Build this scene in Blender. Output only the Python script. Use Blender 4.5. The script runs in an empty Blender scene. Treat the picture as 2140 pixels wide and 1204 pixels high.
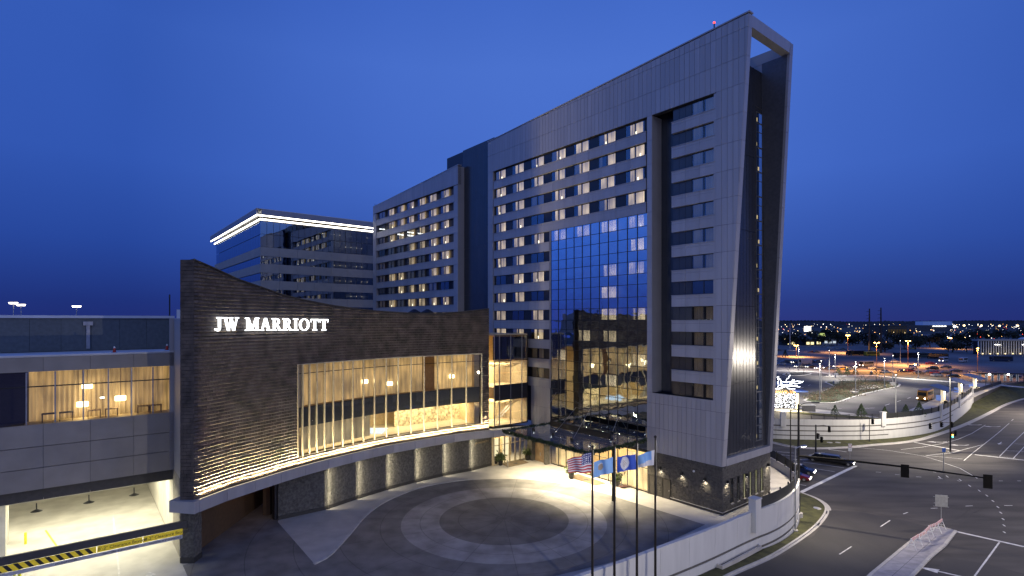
import bpy, bmesh, math, random
from mathutils import Vector, Matrix
random.seed(7)
sc = bpy.context.scene
C = sc.collection
F, H, HZ, CX = 1130.0, 22.2, 670.0, 1070.0     # focal length and horizon in photo pixels, eye height in metres

# ---------------------------------------------------------------- camera
cd = bpy.data.cameras.new("camera"); cam = bpy.data.objects.new("camera", cd); C.objects.link(cam)
cam.location = (0, 0, H); cam.rotation_euler = (math.radians(90), 0, 0)
cd.sensor_width = 36; cd.lens = 36 * F / 2140; cd.shift_y = (HZ - 602) / 2140
cd.clip_start = 0.5; cd.clip_end = 9000
sc.camera = cam

# ---------------------------------------------------------------- world: dusk sky
w = bpy.data.worlds.new("World"); sc.world = w; w.use_nodes = True
nt = w.node_tree; nt.nodes.clear()
N = nt.nodes.new; Lk = nt.links.new
tc = N('ShaderNodeTexCoord'); sep = N('ShaderNodeSeparateXYZ'); Lk(tc.outputs['Generated'], sep.inputs[0])
ramp = N('ShaderNodeValToRGB'); cr = ramp.color_ramp
cr.elements[0].position = 0.0; cr.elements[0].color = (0.025, 0.038, 0.21, 1)
cr.elements[1].position = 1.0; cr.elements[1].color = (0.012, 0.045, 0.26, 1)
for p, c in ((0.03, (0.024, 0.046, 0.24)), (0.12, (0.036, 0.092, 0.41)), (0.24, (0.055, 0.138, 0.55)), (0.42, (0.062, 0.152, 0.58)), (0.62, (0.034, 0.102, 0.48))):
    e = cr.elements.new(p); e.color = (*c, 1)
Lk(sep.outputs['Z'], ramp.inputs[0])
# smooth change round the compass: darker to the far left and right, brighter behind the camera where the sun went down
comb = N('ShaderNodeCombineXYZ'); Lk(sep.outputs['X'], comb.inputs[0]); Lk(sep.outputs['Y'], comb.inputs[1])
nrm = N('ShaderNodeVectorMath'); nrm.operation = 'NORMALIZE'; Lk(comb.outputs[0], nrm.inputs[0])
dot = N('ShaderNodeVectorMath'); dot.operation = 'DOT_PRODUCT'; Lk(nrm.outputs[0], dot.inputs[0]); dot.inputs[1].default_value = (0.13, 1, 0)
r2 = N('ShaderNodeValToRGB'); c2 = r2.color_ramp
mr = N('ShaderNodeMapRange'); mr.inputs[1].default_value = -1; mr.inputs[2].default_value = 1; Lk(dot.outputs['Value'], mr.inputs[0]); Lk(mr.outputs[0], r2.inputs[0])
c2.elements[0].position = 0; c2.elements[0].color = (2.6, 1.7, 0.95, 1)
c2.elements[1].position = 1; c2.elements[1].color = (1.12, 1.10, 1.06, 1)
for p, c in ((0.28, (2.2, 1.7, 1.2)), (0.42, (1.7, 1.9, 1.8)), (0.51, (1.6, 2.0, 2.0)), (0.62, (1.0, 1.1, 1.2)), (0.74, (0.62, 0.72, 0.84)), (0.87, (0.56, 0.68, 0.80)), (0.96, (0.90, 0.93, 0.95))):
    e = c2.elements.new(p); e.color = (*c, 1)
mul = N('ShaderNodeMix'); mul.data_type = 'RGBA'; mul.blend_type = 'MULTIPLY'; mul.inputs[0].default_value = 1
Lk(ramp.outputs[0], mul.inputs[6]); Lk(r2.outputs[0], mul.inputs[7])
ns = N('ShaderNodeTexNoise'); ns.inputs['Scale'].default_value = 2.2; ns.inputs['Detail'].default_value = 4; Lk(tc.outputs['Generated'], ns.inputs['Vector'])
mr2 = N('ShaderNodeMapRange'); mr2.inputs[3].default_value = 0.9; mr2.inputs[4].default_value = 1.1; Lk(ns.outputs[0], mr2.inputs[0])
bg = N('ShaderNodeBackground'); Lk(mul.outputs[2], bg.inputs[0]); Lk(mr2.outputs[0], bg.inputs[1])
out = N('ShaderNodeOutputWorld'); Lk(bg.outputs[0], out.inputs[0])

# one weak, wide afterglow from behind the camera
sd = bpy.data.lights.new("sun", 'SUN'); sd.energy = 0.19; sd.angle = math.radians(28); sd.color = (1.0, 0.85, 0.82)
so = bpy.data.objects.new("sun", sd); C.objects.link(so); so.rotation_euler = (math.radians(62), 0, math.radians(14))

sc.view_settings.view_transform = 'Standard'; sc.view_settings.look = 'None'
sc.view_settings.exposure = 0; sc.view_settings.gamma = 1; sc.view_settings.use_curve_mapping = False
sc.cycles.use_denoising = True; sc.cycles.sample_clamp_indirect = 3.0; sc.cycles.max_bounces = 8
sc.cycles.transparent_max_bounces = 12; sc.cycles.caustics_reflective = False; sc.cycles.caustics_refractive = False
sc.cycles.use_light_tree = True

# ---------------------------------------------------------------- helpers
def zr(Y): return -4.3 + 0.06 * max(0.0, 75 - Y)              # the street falls away from the camera
def G(px, py, z=0.0):
    Y = F * (H - z) / (py - HZ); return Vector(((px - CX) / F * Y, Y, z))
def GR(px, py, dz=0.0):
    z = -4.3
    for _ in range(40):
        Y = F * (H - z) / (py - HZ); z = 0.5 * z + 0.5 * zr(Y)
    return Vector(((px - CX) / F * Y, Y, z + dz))

def empty(name, loc=(0, 0, 0), rz=0.0, parent=None):
    o = bpy.data.objects.new(name, None); o.empty_display_size = 0.3; C.objects.link(o)
    o.location = loc; o.rotation_euler = (0, 0, rz); o.parent = parent; return o
def tag(o, label=None, cat=None, group=None, kind=None):
    if label: o['label'] = label
    if cat: o['category'] = cat
    if group: o['group'] = group
    if kind: o['kind'] = kind
    return o
def thing(name, label, cat, loc=(0, 0, 0), rz=0.0, group=None):
    return tag(empty(name, loc, rz), label, cat, group)

class MB:
    def __init__(s): s.v = []; s.f = []; s.m = []; s.smooth = False
    def add(s, vs, fs, mi=0):
        b = len(s.v); s.v += [tuple(x) for x in vs]
        for f in fs: s.f.append([b + i for i in f]); s.m.append(mi)
        return s
    def box(s, x0, x1, y0, y1, z0, z1, mi=0):
        if x0 > x1: x0, x1 = x1, x0
        if y0 > y1: y0, y1 = y1, y0
        if z0 > z1: z0, z1 = z1, z0
        return s.add([(x0,y0,z0),(x1,y0,z0),(x1,y1,z0),(x0,y1,z0),(x0,y0,z1),(x1,y0,z1),(x1,y1,z1),(x0,y1,z1)],
              [(0,3,2,1),(4,5,6,7),(0,1,5,4),(1,2,6,5),(2,3,7,6),(3,0,4,7)], mi)
    def obox(s, c, ex, ey, hx, hy, z0, z1, mi=0):        # oriented box: centre c, unit axes ex ey, half sizes
        P = []
        for z in (z0, z1):
            for a, b in ((-1,-1),(1,-1),(1,1),(-1,1)):
                P.append((c[0]+ex[0]*hx*a+ey[0]*hy*b, c[1]+ex[1]*hx*a+ey[1]*hy*b, z))
        return s.add(P, [(0,3,2,1),(4,5,6,7),(0,1,5,4),(1,2,6,5),(2,3,7,6),(3,0,4,7)], mi)
    def prism(s, poly, z0, z1, mi=0):                    # poly in xy
        n = len(poly)
        zz0 = z0 if callable(z0) else (lambda p: z0); zz1 = z1 if callable(z1) else (lambda p: z1)
        P = [(p[0], p[1], zz0(p)) for p in poly] + [(p[0], p[1], zz1(p)) for p in poly]
        ar = sum(poly[i][0]*poly[(i+1)%n][1]-poly[(i+1)%n][0]*poly[i][1] for i in range(n))
        fs = [tuple(range(n-1,-1,-1)), tuple(range(n, 2*n))] + [(i,(i+1)%n,(i+1)%n+n,i+n) for i in range(n)]
        if ar < 0: fs = [tuple(reversed(f)) for f in fs]
        return s.add(P, fs, mi)
    def xprism(s, poly, y0, y1, mi=0):                   # poly in xz, extruded in y
        n = len(poly)
        P = [(p[0], y0, p[1]) for p in poly] + [(p[0], y1, p[1]) for p in poly]
        ar = sum(poly[i][0]*poly[(i+1)%n][1]-poly[(i+1)%n][0]*poly[i][1] for i in range(n))
        fs = [tuple(range(n)), tuple(range(2*n-1, n-1, -1))] + [(i,i+n,(i+1)%n+n,(i+1)%n) for i in range(n)]
        if (ar < 0) != (y1 < y0): fs = [tuple(reversed(f)) for f in fs]
        return s.add(P, fs, mi)
    def sheet(s, pts, mi=0): return s.add(pts, [tuple(range(len(pts)))], mi)
    def tube(s, pts, r, n=8, mi=0, cap=True):
        pts = [Vector(p) for p in pts]; k = len(pts)
        rs = r if isinstance(r, (list, tuple)) else [r]*k
        V = []
        for i, p in enumerate(pts):
            t = (pts[min(i+1,k-1)] - pts[max(i-1,0)]).normalized()
            a = Vector((0,0,1)) if abs(t.z) < 0.9 else Vector((1,0,0))
            u = t.cross(a).normalized(); v = t.cross(u).normalized()
            for j in range(n):
                an = 2*math.pi*j/n; V.append(p + (u*math.cos(an)+v*math.sin(an))*rs[i])
        fs = [(i*n+j, i*n+(j+1)%n, (i+1)*n+(j+1)%n, (i+1)*n+j) for i in range(k-1) for j in range(n)]
        if cap: fs += [tuple(range(n-1,-1,-1)), tuple(range((k-1)*n, k*n))]
        return s.add(V, fs, mi)
    def cyl(s, c, r, z0, z1, n=12, r1=None, mi=0):
        return s.tube([(c[0],c[1],z0),(c[0],c[1],z1)], [r, r if r1 is None else r1], n, mi)
    def ball(s, c, r, nu=8, nv=6, mi=0, sz=1.0):
        V = [(c[0],c[1],c[2]-r*sz)]
        for i in range(1, nv):
            a = -math.pi/2 + math.pi*i/nv
            for j in range(nu):
                b = 2*math.pi*j/nu; V.append((c[0]+r*math.cos(a)*math.cos(b), c[1]+r*math.cos(a)*math.sin(b), c[2]+r*sz*math.sin(a)))
        V.append((c[0],c[1],c[2]+r*sz)); fs = []
        for j in range(nu):
            fs.append((0, 1+(j+1)%nu, 1+j)); fs.append((len(V)-1, 1+(nv-2)*nu+j, 1+(nv-2)*nu+(j+1)%nu))
            for i in range(nv-2): fs.append((1+i*nu+j, 1+i*nu+(j+1)%nu, 1+(i+1)*nu+(j+1)%nu, 1+(i+1)*nu+j))
        return s.add(V, fs, mi)
    def mesh(s, name, mats):
        me = bpy.data.meshes.new(name); me.from_pydata(s.v, [], s.f)
        for m in (mats if isinstance(mats, (list, tuple)) else [mats]): me.materials.append(m)
        if len(me.materials) > 1: me.polygons.foreach_set('material_index', s.m)
        if s.smooth: me.polygons.foreach_set('use_smooth', [True]*len(me.polygons))
        me.update(); return me
    def build(s, name, mats, parent=None, **kw):
        return put(name, s.mesh(name, mats), parent, **kw)
def put(name, me, parent=None, loc=(0,0,0), rz=0.0, label=None, kind=None, scale=None):
    o = bpy.data.objects.new(name, me); C.objects.link(o); o.parent = parent; o.location = loc; o.rotation_euler = (0,0,rz)
    if scale: o.scale = scale
    if label: o['label'] = label
    if kind: o['kind'] = kind
    return o
def copy_tree(o, parent=None):
    c = o.copy(); C.objects.link(c); c.parent = parent
    for ch in list(o.children): copy_tree(ch, c)
    return c

# swept strip along a 2-D path; offsets measured to the left of travel; heights number or function of (i, point)
def normals(path):
    out = []
    for i in range(len(path)):
        a = Vector(path[max(i-1,0)][:2]); b = Vector(path[min(i+1,len(path)-1)][:2]); t = (b-a).normalized(); out.append(Vector((-t.y, t.x)))
    return out
def sweep(mb, path, o0, o1, z0, z1, mi=0, i0=0, i1=None):
    ns = normals(path); i1 = len(path)-1 if i1 is None else i1
    g = lambda z, i: z(i) if callable(z) else z
    V = []
    for i in range(i0, i1+1):
        p = Vector(path[i][:2])
        for o, z in ((o0,z0),(o1,z0),(o1,z1),(o0,z1)):
            q = p + ns[i]*o; V.append((q.x, q.y, g(z, i)))
    k = i1-i0+1
    fs = [(i*4+j, i*4+(j+1)%4, (i+1)*4+(j+1)%4, (i+1)*4+j) for i in range(k-1) for j in range(4)]
    fs += [(3,2,1,0), ((k-1)*4, (k-1)*4+1, (k-1)*4+2, (k-1)*4+3)]
    return mb.add(V, fs, mi)
def resample(path, step):
    P = [Vector(p[:2]) for p in path]; d = [0]
    for a, b in zip(P, P[1:]): d.append(d[-1]+(b-a).length)
    n = max(2, int(round(d[-1]/step))+1); out = []
    for k in range(n):
        t = d[-1]*k/(n-1); i = 0
        while i < len(P)-2 and d[i+1] < t: i += 1
        f = (t-d[i])/(d[i+1]-d[i]); out.append(P[i].lerp(P[i+1], f))
    return out
def smooth(path, it=2):
    P = [Vector(p[:2]) for p in path]
    for _ in range(it):
        Q = [P[0]]
        for a, b in zip(P, P[1:]): Q += [a.lerp(b, .25), a.lerp(b, .75)]
        P = Q + [P[-1]]
    return P
def pip(x, y, poly):
    r = False; n = len(poly)
    for i in range(n):
        a, b = poly[i], poly[(i+1)%n]
        if (a[1] > y) != (b[1] > y) and x < (b[0]-a[0])*(y-a[1])/(b[1]-a[1])+a[0]: r = not r
    return r
def fillgrid(mb, poly, z, step, mi=0):
    me = bmesh.new(); vs = [me.verts.new((p[0], p[1], 0)) for p in poly]; me.faces.new(vs)
    bmesh.ops.triangulate(me, faces=me.faces[:])
    me.verts.ensure_lookup_table()
    mb.add([(v.co.x, v.co.y, z((v.co.x, v.co.y)) if callable(z) else z) for v in me.verts],
           [tuple(v.index for v in (f.verts if f.normal.z >= 0 or True else f.verts)) for f in me.faces], mi); me.free(); return mb

# ---------------------------------------------------------------- materials
MATS = {}
def mat(name, col, rough=0.6, metal=0.0, var=0.12, scale=3.0, bump=0.0, bscale=None, spec=0.5, rnd=0.0, detail=4, stretch=None, emit=None, coat=0):
    if name in MATS: return MATS[name]
    m = bpy.data.materials.new(name); m.use_nodes = True; t = m.node_tree; b = t.nodes['Principled BSDF']
    N = t.nodes.new; L = t.links.new
    co = N('ShaderNodeTexCoord'); src = co.outputs['Object']
    if stretch:
        mp = N('ShaderNodeMapping'); mp.inputs['Scale'].default_value = stretch; L(src, mp.inputs[0]); src = mp.outputs[0]
    no = N('ShaderNodeTexNoise'); no.inputs['Scale'].default_value = scale; no.inputs['Detail'].default_value = detail; L(src, no.inputs['Vector'])
    r = N('ShaderNodeMapRange'); r.inputs[1].default_value = 0.34; r.inputs[2].default_value = 0.66
    r.inputs[3].default_value = 1-var; r.inputs[4].default_value = 1+var; L(no.outputs[0], r.inputs[0]); fac = r.outputs[0]
    if rnd:
        oi = N('ShaderNodeObjectInfo'); r3 = N('ShaderNodeMapRange'); r3.inputs[3].default_value = 1-rnd; r3.inputs[4].default_value = 1+rnd
        L(oi.outputs['Random'], r3.inputs[0]); mm = N('ShaderNodeMath'); mm.operation = 'MULTIPLY'; L(fac, mm.inputs[0]); L(r3.outputs[0], mm.inputs[1]); fac = mm.outputs[0]
    vm = N('ShaderNodeVectorMath'); vm.operation = 'SCALE'; vm.inputs[0].default_value = col[:3]; L(fac, vm.inputs['Scale']); L(vm.outputs[0], b.inputs['Base Color'])
    b.inputs['Roughness'].default_value = rough; b.inputs['Metallic'].default_value = metal; b.inputs['Specular IOR Level'].default_value = spec
    if coat: b.inputs['Coat Weight'].default_value = coat
    if bump:
        n2 = N('ShaderNodeTexNoise'); n2.inputs['Scale'].default_value = bscale or scale*4; n2.inputs['Detail'].default_value = 5; L(src, n2.inputs['Vector'])
        bp = N('ShaderNodeBump'); bp.inputs['Strength'].default_value = min(1, bump); bp.inputs['Distance'].default_value = 0.05*max(1, bump); L(n2.outputs[0], bp.inputs['Height']); L(bp.outputs[0], b.inputs['Normal'])
    if emit: b.inputs['Emission Color'].default_value = (*emit[:3], 1); b.inputs['Emission Strength'].default_value = emit[3]
    MATS[name] = m; return m
def emis(name, col, st, sample=False):
    if name in MATS: return MATS[name]
    m = bpy.data.materials.new(name); m.use_nodes = True; t = m.node_tree; t.nodes.remove(t.nodes['Principled BSDF'])
    e = t.nodes.new('ShaderNodeEmission'); e.inputs[0].default_value = (*col, 1); e.inputs[1].default_value = st
    t.links.new(e.outputs[0], t.nodes['Material Output'].inputs[0])
    if not sample: m.cycles.emission_sampling = 'NONE'
    MATS[name] = m; return m
def glass(name, tint=(0.7,0.75,0.8), refl=0.3, rough=0.01, wav=0.0, refcol=(1,1,1)):
    m = bpy.data.materials.new(name); m.use_nodes = True; t = m.node_tree; t.nodes.remove(t.nodes['Principled BSDF'])
    N = t.nodes.new; L = t.links.new
    tr = N('ShaderNodeBsdfTransparent'); tr.inputs[0].default_value = (*tint, 1)
    gl = N('ShaderNodeBsdfGlossy'); gl.inputs['Roughness'].default_value = rough; gl.inputs[0].default_value = (*refcol, 1)
    ge = N('ShaderNodeNewGeometry'); dp = N('ShaderNodeVectorMath'); dp.operation = 'DOT_PRODUCT'; L(ge.outputs['Incoming'], dp.inputs[0]); L(ge.outputs['Normal'], dp.inputs[1])
    def M(op, a, b):
        x = N('ShaderNodeMath'); x.operation = op
        for i, q in enumerate((a, b)):
            if q is None: continue
            if isinstance(q, (int, float)): x.inputs[i].default_value = q
            else: L(q, x.inputs[i])
        return x.outputs[0]
    fr = M('POWER', M('SUBTRACT', 1.0, M('ABSOLUTE', dp.outputs['Value'], None)), 4.5)      # Fresnel of a thin pane, the same from both sides
    ma = N('ShaderNodeMath'); ma.operation = 'MULTIPLY_ADD'; ma.use_clamp = True; ma.inputs[1].default_value = 1-refl; ma.inputs[2].default_value = refl; L(fr, ma.inputs[0])
    mx = N('ShaderNodeMixShader'); L(ma.outputs[0], mx.inputs[0]); L(tr.outputs[0], mx.inputs[1]); L(gl.outputs[0], mx.inputs[2])
    L(mx.outputs[0], t.nodes['Material Output'].inputs[0])
    if wav:
        co = N('ShaderNodeNewGeometry'); no = N('ShaderNodeTexNoise'); no.inputs['Scale'].default_value = 0.62; no.inputs['Detail'].default_value = 1.0
        L(co.outputs['Position'], no.inputs['Vector']); bp = N('ShaderNodeBump'); bp.inputs['Strength'].default_value = 1.0; bp.inputs['Distance'].default_value = wav
        L(no.outputs[0], bp.inputs['Height']); L(bp.outputs[0], gl.inputs['Normal'])
    MATS[name] = m; return m
def curtain_mat(name, col, st, fold=9.0, dim=0.0, axis='X', grad=True):
    """a sheer curtain glowing from the lit room behind it: folds in x, a lamp's brighter pool low down"""
    m = bpy.data.materials.new(name); m.use_nodes = True; t = m.node_tree; b = t.nodes['Principled BSDF']; N = t.nodes.new; L = t.links.new
    co = N('ShaderNodeTexCoord'); mp = N('ShaderNodeMapping'); mp.inputs['Scale'].default_value = (fold, fold*.1, 0.25); L(co.outputs['Object'], mp.inputs[0])
    oi = N('ShaderNodeObjectInfo'); cv = N('ShaderNodeCombineXYZ'); ml = N('ShaderNodeMath'); ml.operation = 'MULTIPLY'; ml.inputs[1].default_value = 37; L(oi.outputs['Random'], ml.inputs[0]); L(ml.outputs[0], cv.inputs[0]); L(cv.outputs[0], mp.inputs['Location'])
    no = N('ShaderNodeTexNoise'); no.inputs['Scale'].default_value = 1.0; no.inputs['Detail'].default_value = 3; L(mp.outputs[0], no.inputs['Vector'])
    n2 = N('ShaderNodeTexNoise'); n2.inputs['Scale'].default_value = 0.55; n2.inputs['Detail'].default_value = 1; L(co.outputs['Object'], n2.inputs['Vector'])
    L(cv.outputs[0], n2.inputs['Vector']) if False else None
    r1 = N('ShaderNodeMapRange'); r1.inputs[1].default_value = .3; r1.inputs[2].default_value = .7; r1.inputs[3].default_value = .45; r1.inputs[4].default_value = 1.3; L(no.outputs[0], r1.inputs[0])
    r2 = N('ShaderNodeMapRange'); r2.inputs[1].default_value = .3; r2.inputs[2].default_value = .7; r2.inputs[3].default_value = .6; r2.inputs[4].default_value = 1.35; L(n2.outputs[0], r2.inputs[0])
    mm = N('ShaderNodeMath'); mm.operation = 'MULTIPLY'; L(r1.outputs[0], mm.inputs[0]); L(r2.outputs[0], mm.inputs[1])
    m3 = N('ShaderNodeMath'); m3.operation = 'MULTIPLY'; L(mm.outputs[0], m3.inputs[0])
    r4 = N('ShaderNodeMapRange'); r4.inputs[3].default_value = .7*st; r4.inputs[4].default_value = 1.3*st; L(oi.outputs['Random'], r4.inputs[0]); L(r4.outputs[0], m3.inputs[1])
    b.inputs['Base Color'].default_value = (0.40, 0.32, 0.22, 1); b.inputs['Roughness'].default_value = .9
    b.inputs['Emission Color'].default_value = (*col, 1); L(m3.outputs[0], b.inputs['Emission Strength'])
    m.cycles.emission_sampling = 'NONE'; MATS[name] = m; return m

PANEL = mat('pale_metal_panel', (0.36, 0.355, 0.375), 0.42, 0.15, 0.06, 0.9, rnd=0.07, stretch=(1.6,1.6,.09))
PANEL2 = mat('grey_metal_panel', (0.30, 0.30, 0.33), 0.45, 0.15, 0.05, 0.5, rnd=0.04)
BACK = mat('dark_joint', (0.03, 0.03, 0.035), 0.8)
DARK = mat('charcoal_ribbed_metal', (0.055, 0.058, 0.068), 0.24, 0.35, 0.06, 0.6, rnd=0.06)
DARKW = mat('dark_window_surround', (0.022, 0.022, 0.030), 0.35, 0.2)
FRAME = mat('dark_bronze_frame', (0.035, 0.033, 0.032), 0.4, 0.5)
ALU = mat('silver_aluminium', (0.42, 0.42, 0.42), 0.35, 0.7)
BRICK = mat('dark_brown_brick', (0.085, 0.068, 0.056), 0.75, 0, 0.25, 5, bump=0.5, bscale=18, rnd=0.32)
BRICKS = mat('dark_brown_brick_far', (0.085, 0.068, 0.056), 0.75, 0, 0.45, 0.9, bump=0.5, bscale=18, detail=8)
MORTAR = mat('dark_mortar', (0.045, 0.04, 0.035), 0.9)
STONE = mat('split_ledgestone', (0.080, 0.074, 0.066), 0.8, 0, 0.3, 3.2, bump=0.8, bscale=9, detail=8)
STONEB = mat('stone_backing', (0.06, 0.056, 0.05), 0.9)
CONC = mat('pale_concrete', (0.40, 0.38, 0.355), 0.8, 0, 0.10, 0.6, bump=0.15, bscale=12, detail=8)
WHITEW = mat('white_painted_concrete', (0.55, 0.545, 0.525), 0.75, 0, 0.055, 1.3, bump=0.15, bscale=14, detail=8, stretch=(1,1,.16))
WHITEB = mat('dark_groove_band', (0.10, 0.095, 0.085), 0.8)
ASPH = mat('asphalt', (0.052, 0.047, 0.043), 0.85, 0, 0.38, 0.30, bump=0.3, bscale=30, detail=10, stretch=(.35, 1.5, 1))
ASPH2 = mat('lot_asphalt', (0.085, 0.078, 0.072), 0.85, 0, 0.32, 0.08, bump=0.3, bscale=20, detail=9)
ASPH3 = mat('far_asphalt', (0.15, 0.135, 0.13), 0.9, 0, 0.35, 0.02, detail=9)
PAINT = mat('white_road_paint', (0.62, 0.61, 0.58), 0.7, 0, 0.22, 2.0, detail=8)
GRASS = mat('mown_grass', (0.052, 0.053, 0.016), 0.95, 0, 0.45, 0.9, bump=0.8, bscale=16, detail=9)
EARTH = mat('winter_ground', (0.05, 0.045, 0.035), 0.95, 0, 0.4, 0.05, detail=9)
KERB = mat('kerb_concrete', (0.43, 0.41, 0.38), 0.8, 0, 0.12, 1.5)
BLACKM = mat('black_painted_steel', (0.014, 0.014, 0.015), 0.5, 0.1)
GALV = mat('galvanised_steel', (0.40, 0.41, 0.42), 0.4, 0.6)
WHITE = mat('white_paint', (0.75, 0.75, 0.74), 0.5)
ROOFW = mat('white_roof_membrane', (0.60, 0.62, 0.66), 0.7, 0, 0.08, 0.5)
INT = mat('interior_warm_wall', (0.56, 0.44, 0.27), 0.8)
INTD = mat('interior_dark', (0.06, 0.055, 0.05), 0.8)
WOODF = mat('tan_wood', (0.30, 0.20, 0.11), 0.6, 0, 0.3, 1.2, detail=6)
LEAF = mat('evergreen_leaf', (0.028, 0.048, 0.016), 0.8, 0, 0.4, 2.5)
LEAF2 = mat('planter_leaf', (0.06, 0.085, 0.025), 0.7, 0, 0.4, 4)
BARK = mat('bark', (0.055, 0.042, 0.032), 0.9, 0, 0.3, 3)
GLH = glass('window_glass', (0.75,0.78,0.82), 0.10, 0.01, 0.0, (0.8,0.9,1.0))
GLC = glass('curtain_wall_glass', (0.62,0.64,0.66), 0.50, 0.006, 0.016, (0.82,0.90,1.0))
GLL = glass('lobby_glass', (0.92,0.92,0.90), 0.04)
GLK = glass('canopy_glass', (0.60,0.64,0.68), 0.42, 0.05)
GLO = glass('office_glass', (0.35,0.38,0.42), 0.45, 0.01, 0.004, (0.8,0.9,1))
def frit(name):      # printed white dots on clear glass: part of the light is scattered
    m = MATS[name]; t = m.node_tree; N = t.nodes.new; L = t.links.new; o = t.nodes['Material Output']; src = o.inputs[0].links[0].from_socket
    d = N('ShaderNodeBsdfDiffuse'); d.inputs[0].default_value = (.26,.30,.38,1); x = N('ShaderNodeMixShader'); x.inputs[0].default_value = .30; L(src, x.inputs[1]); L(d.outputs[0], x.inputs[2]); L(x.outputs[0], o.inputs[0])
frit('canopy_glass')
CURL = curtain_mat('lit_room_curtain', (1.0, 0.72, 0.38), 1.0)
CURX = curtain_mat('lit_curtain_behind_tinted_glass', (1.0, 0.74, 0.40), 2.6)
CURM = curtain_mat('lit_room_curtain_warm', (1.0, 0.60, 0.24), 0.06)
CURD = curtain_mat('dim_room_curtain', (0.75, 0.75, 0.85), 0.05)
CURR = curtain_mat('tall_sheer_curtain', (1.0, 0.62, 0.22), 0.50, fold=3.5)
CURRL = curtain_mat('lobby_sheer_curtain', (1.0, 0.74, 0.38), 0.9, fold=4.0)
LAMPW = emis('white_lamp', (1.0, 0.95, 0.85), 14)
LAMPY = emis('warm_lamp', (1.0, 0.80, 0.42), 7)
LAMPO = emis('sodium_lamp', (1.0, 0.50, 0.12), 22)
REDL = emis('red_lamp', (1.0, 0.05, 0.03), 5)

def light(kind, loc, power, col=(1,.8,.5), size=0.3, size_y=None, direction=None, spot=None, blend=0.5, parent=None, shape=None):
    d = bpy.data.lights.new('lamp_light', kind); d.energy = power; d.color = col
    if kind == 'AREA':
        d.size = size
        if size_y: d.shape = 'RECTANGLE'; d.size_y = size_y
    else: d.shadow_soft_size = size
    if kind == 'SPOT': d.spot_size = math.radians(spot or 120); d.spot_blend = blend
    o = bpy.data.objects.new('lamp_light', d); C.objects.link(o); o.parent = parent; o.location = loc
    if direction: o.rotation_euler = Vector(direction).to_track_quat('-Z', 'Y').to_euler()
    return o
# ================================================================ the setting: ground, plaza, streets
D_ = Vector((-.6294, .7771)); P_ = Vector((.7771, .6294))
RZH = math.atan2(-.7771, .6294)            # the hotel's front runs along this direction
RZL = math.atan2(.6294, .7771)             # the buildings to the left stand square to it
A0 = Vector((23.94, 61.5, 0))

m = MB(); m.sheet([(-900,-60,-5.2),(1500,-60,-5.2),(1500,2500,-5.2),(-900,2500,-5.2)])
m.build('ground', EARTH, kind='structure')
# street with its slope
m = MB(); X0, X1 = -20, 420
m.add([(X0,12,zr(12)),(X1,12,zr(12)),(X1,75,-4.3),(X0,75,-4.3),(X1,215,-4.3),(X0,215,-4.3)], [(0,1,2,3),(3,2,4,5)])
road = m.build('street', ASPH, kind='structure')

# near retaining wall, traced along its top
wpts = [G(1070,1262,1.1), G(1203,1204,1.1), G(1286,1177.8,1.1), G(1368.6,1146,1.1), G(1476.6,1107.9,1.1), G(1565.6,1069.7,1.1), G(1610,1055.4,1.1), G(1637,1041.5,1.1),
        G(1655,1027,1.1), G(1664,1012.5,1.1), Vector((38.5,73,0)), Vector((39.3,76.5,0)), Vector((39.6,80.5,0)), Vector((39.6,86,0)), Vector((39,100,0)), Vector((37,125,0))]
WP0 = [p.xy for p in wpts]
WP = smooth(WP0, 2)
# plaza slab
plaza_poly = [p + Vector((-0.1,0.1)) for p in WP] + [Vector((-80,140)), Vector((-80,20)), Vector((-30,20)), Vector((-3,30))]
m = MB(); fillgrid(m, plaza_poly, -0.02, 1)
m.prism([(p.x,p.y) for p in plaza_poly], -4.9, -0.03)
m.build('plaza', CONC, kind='structure')

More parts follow.
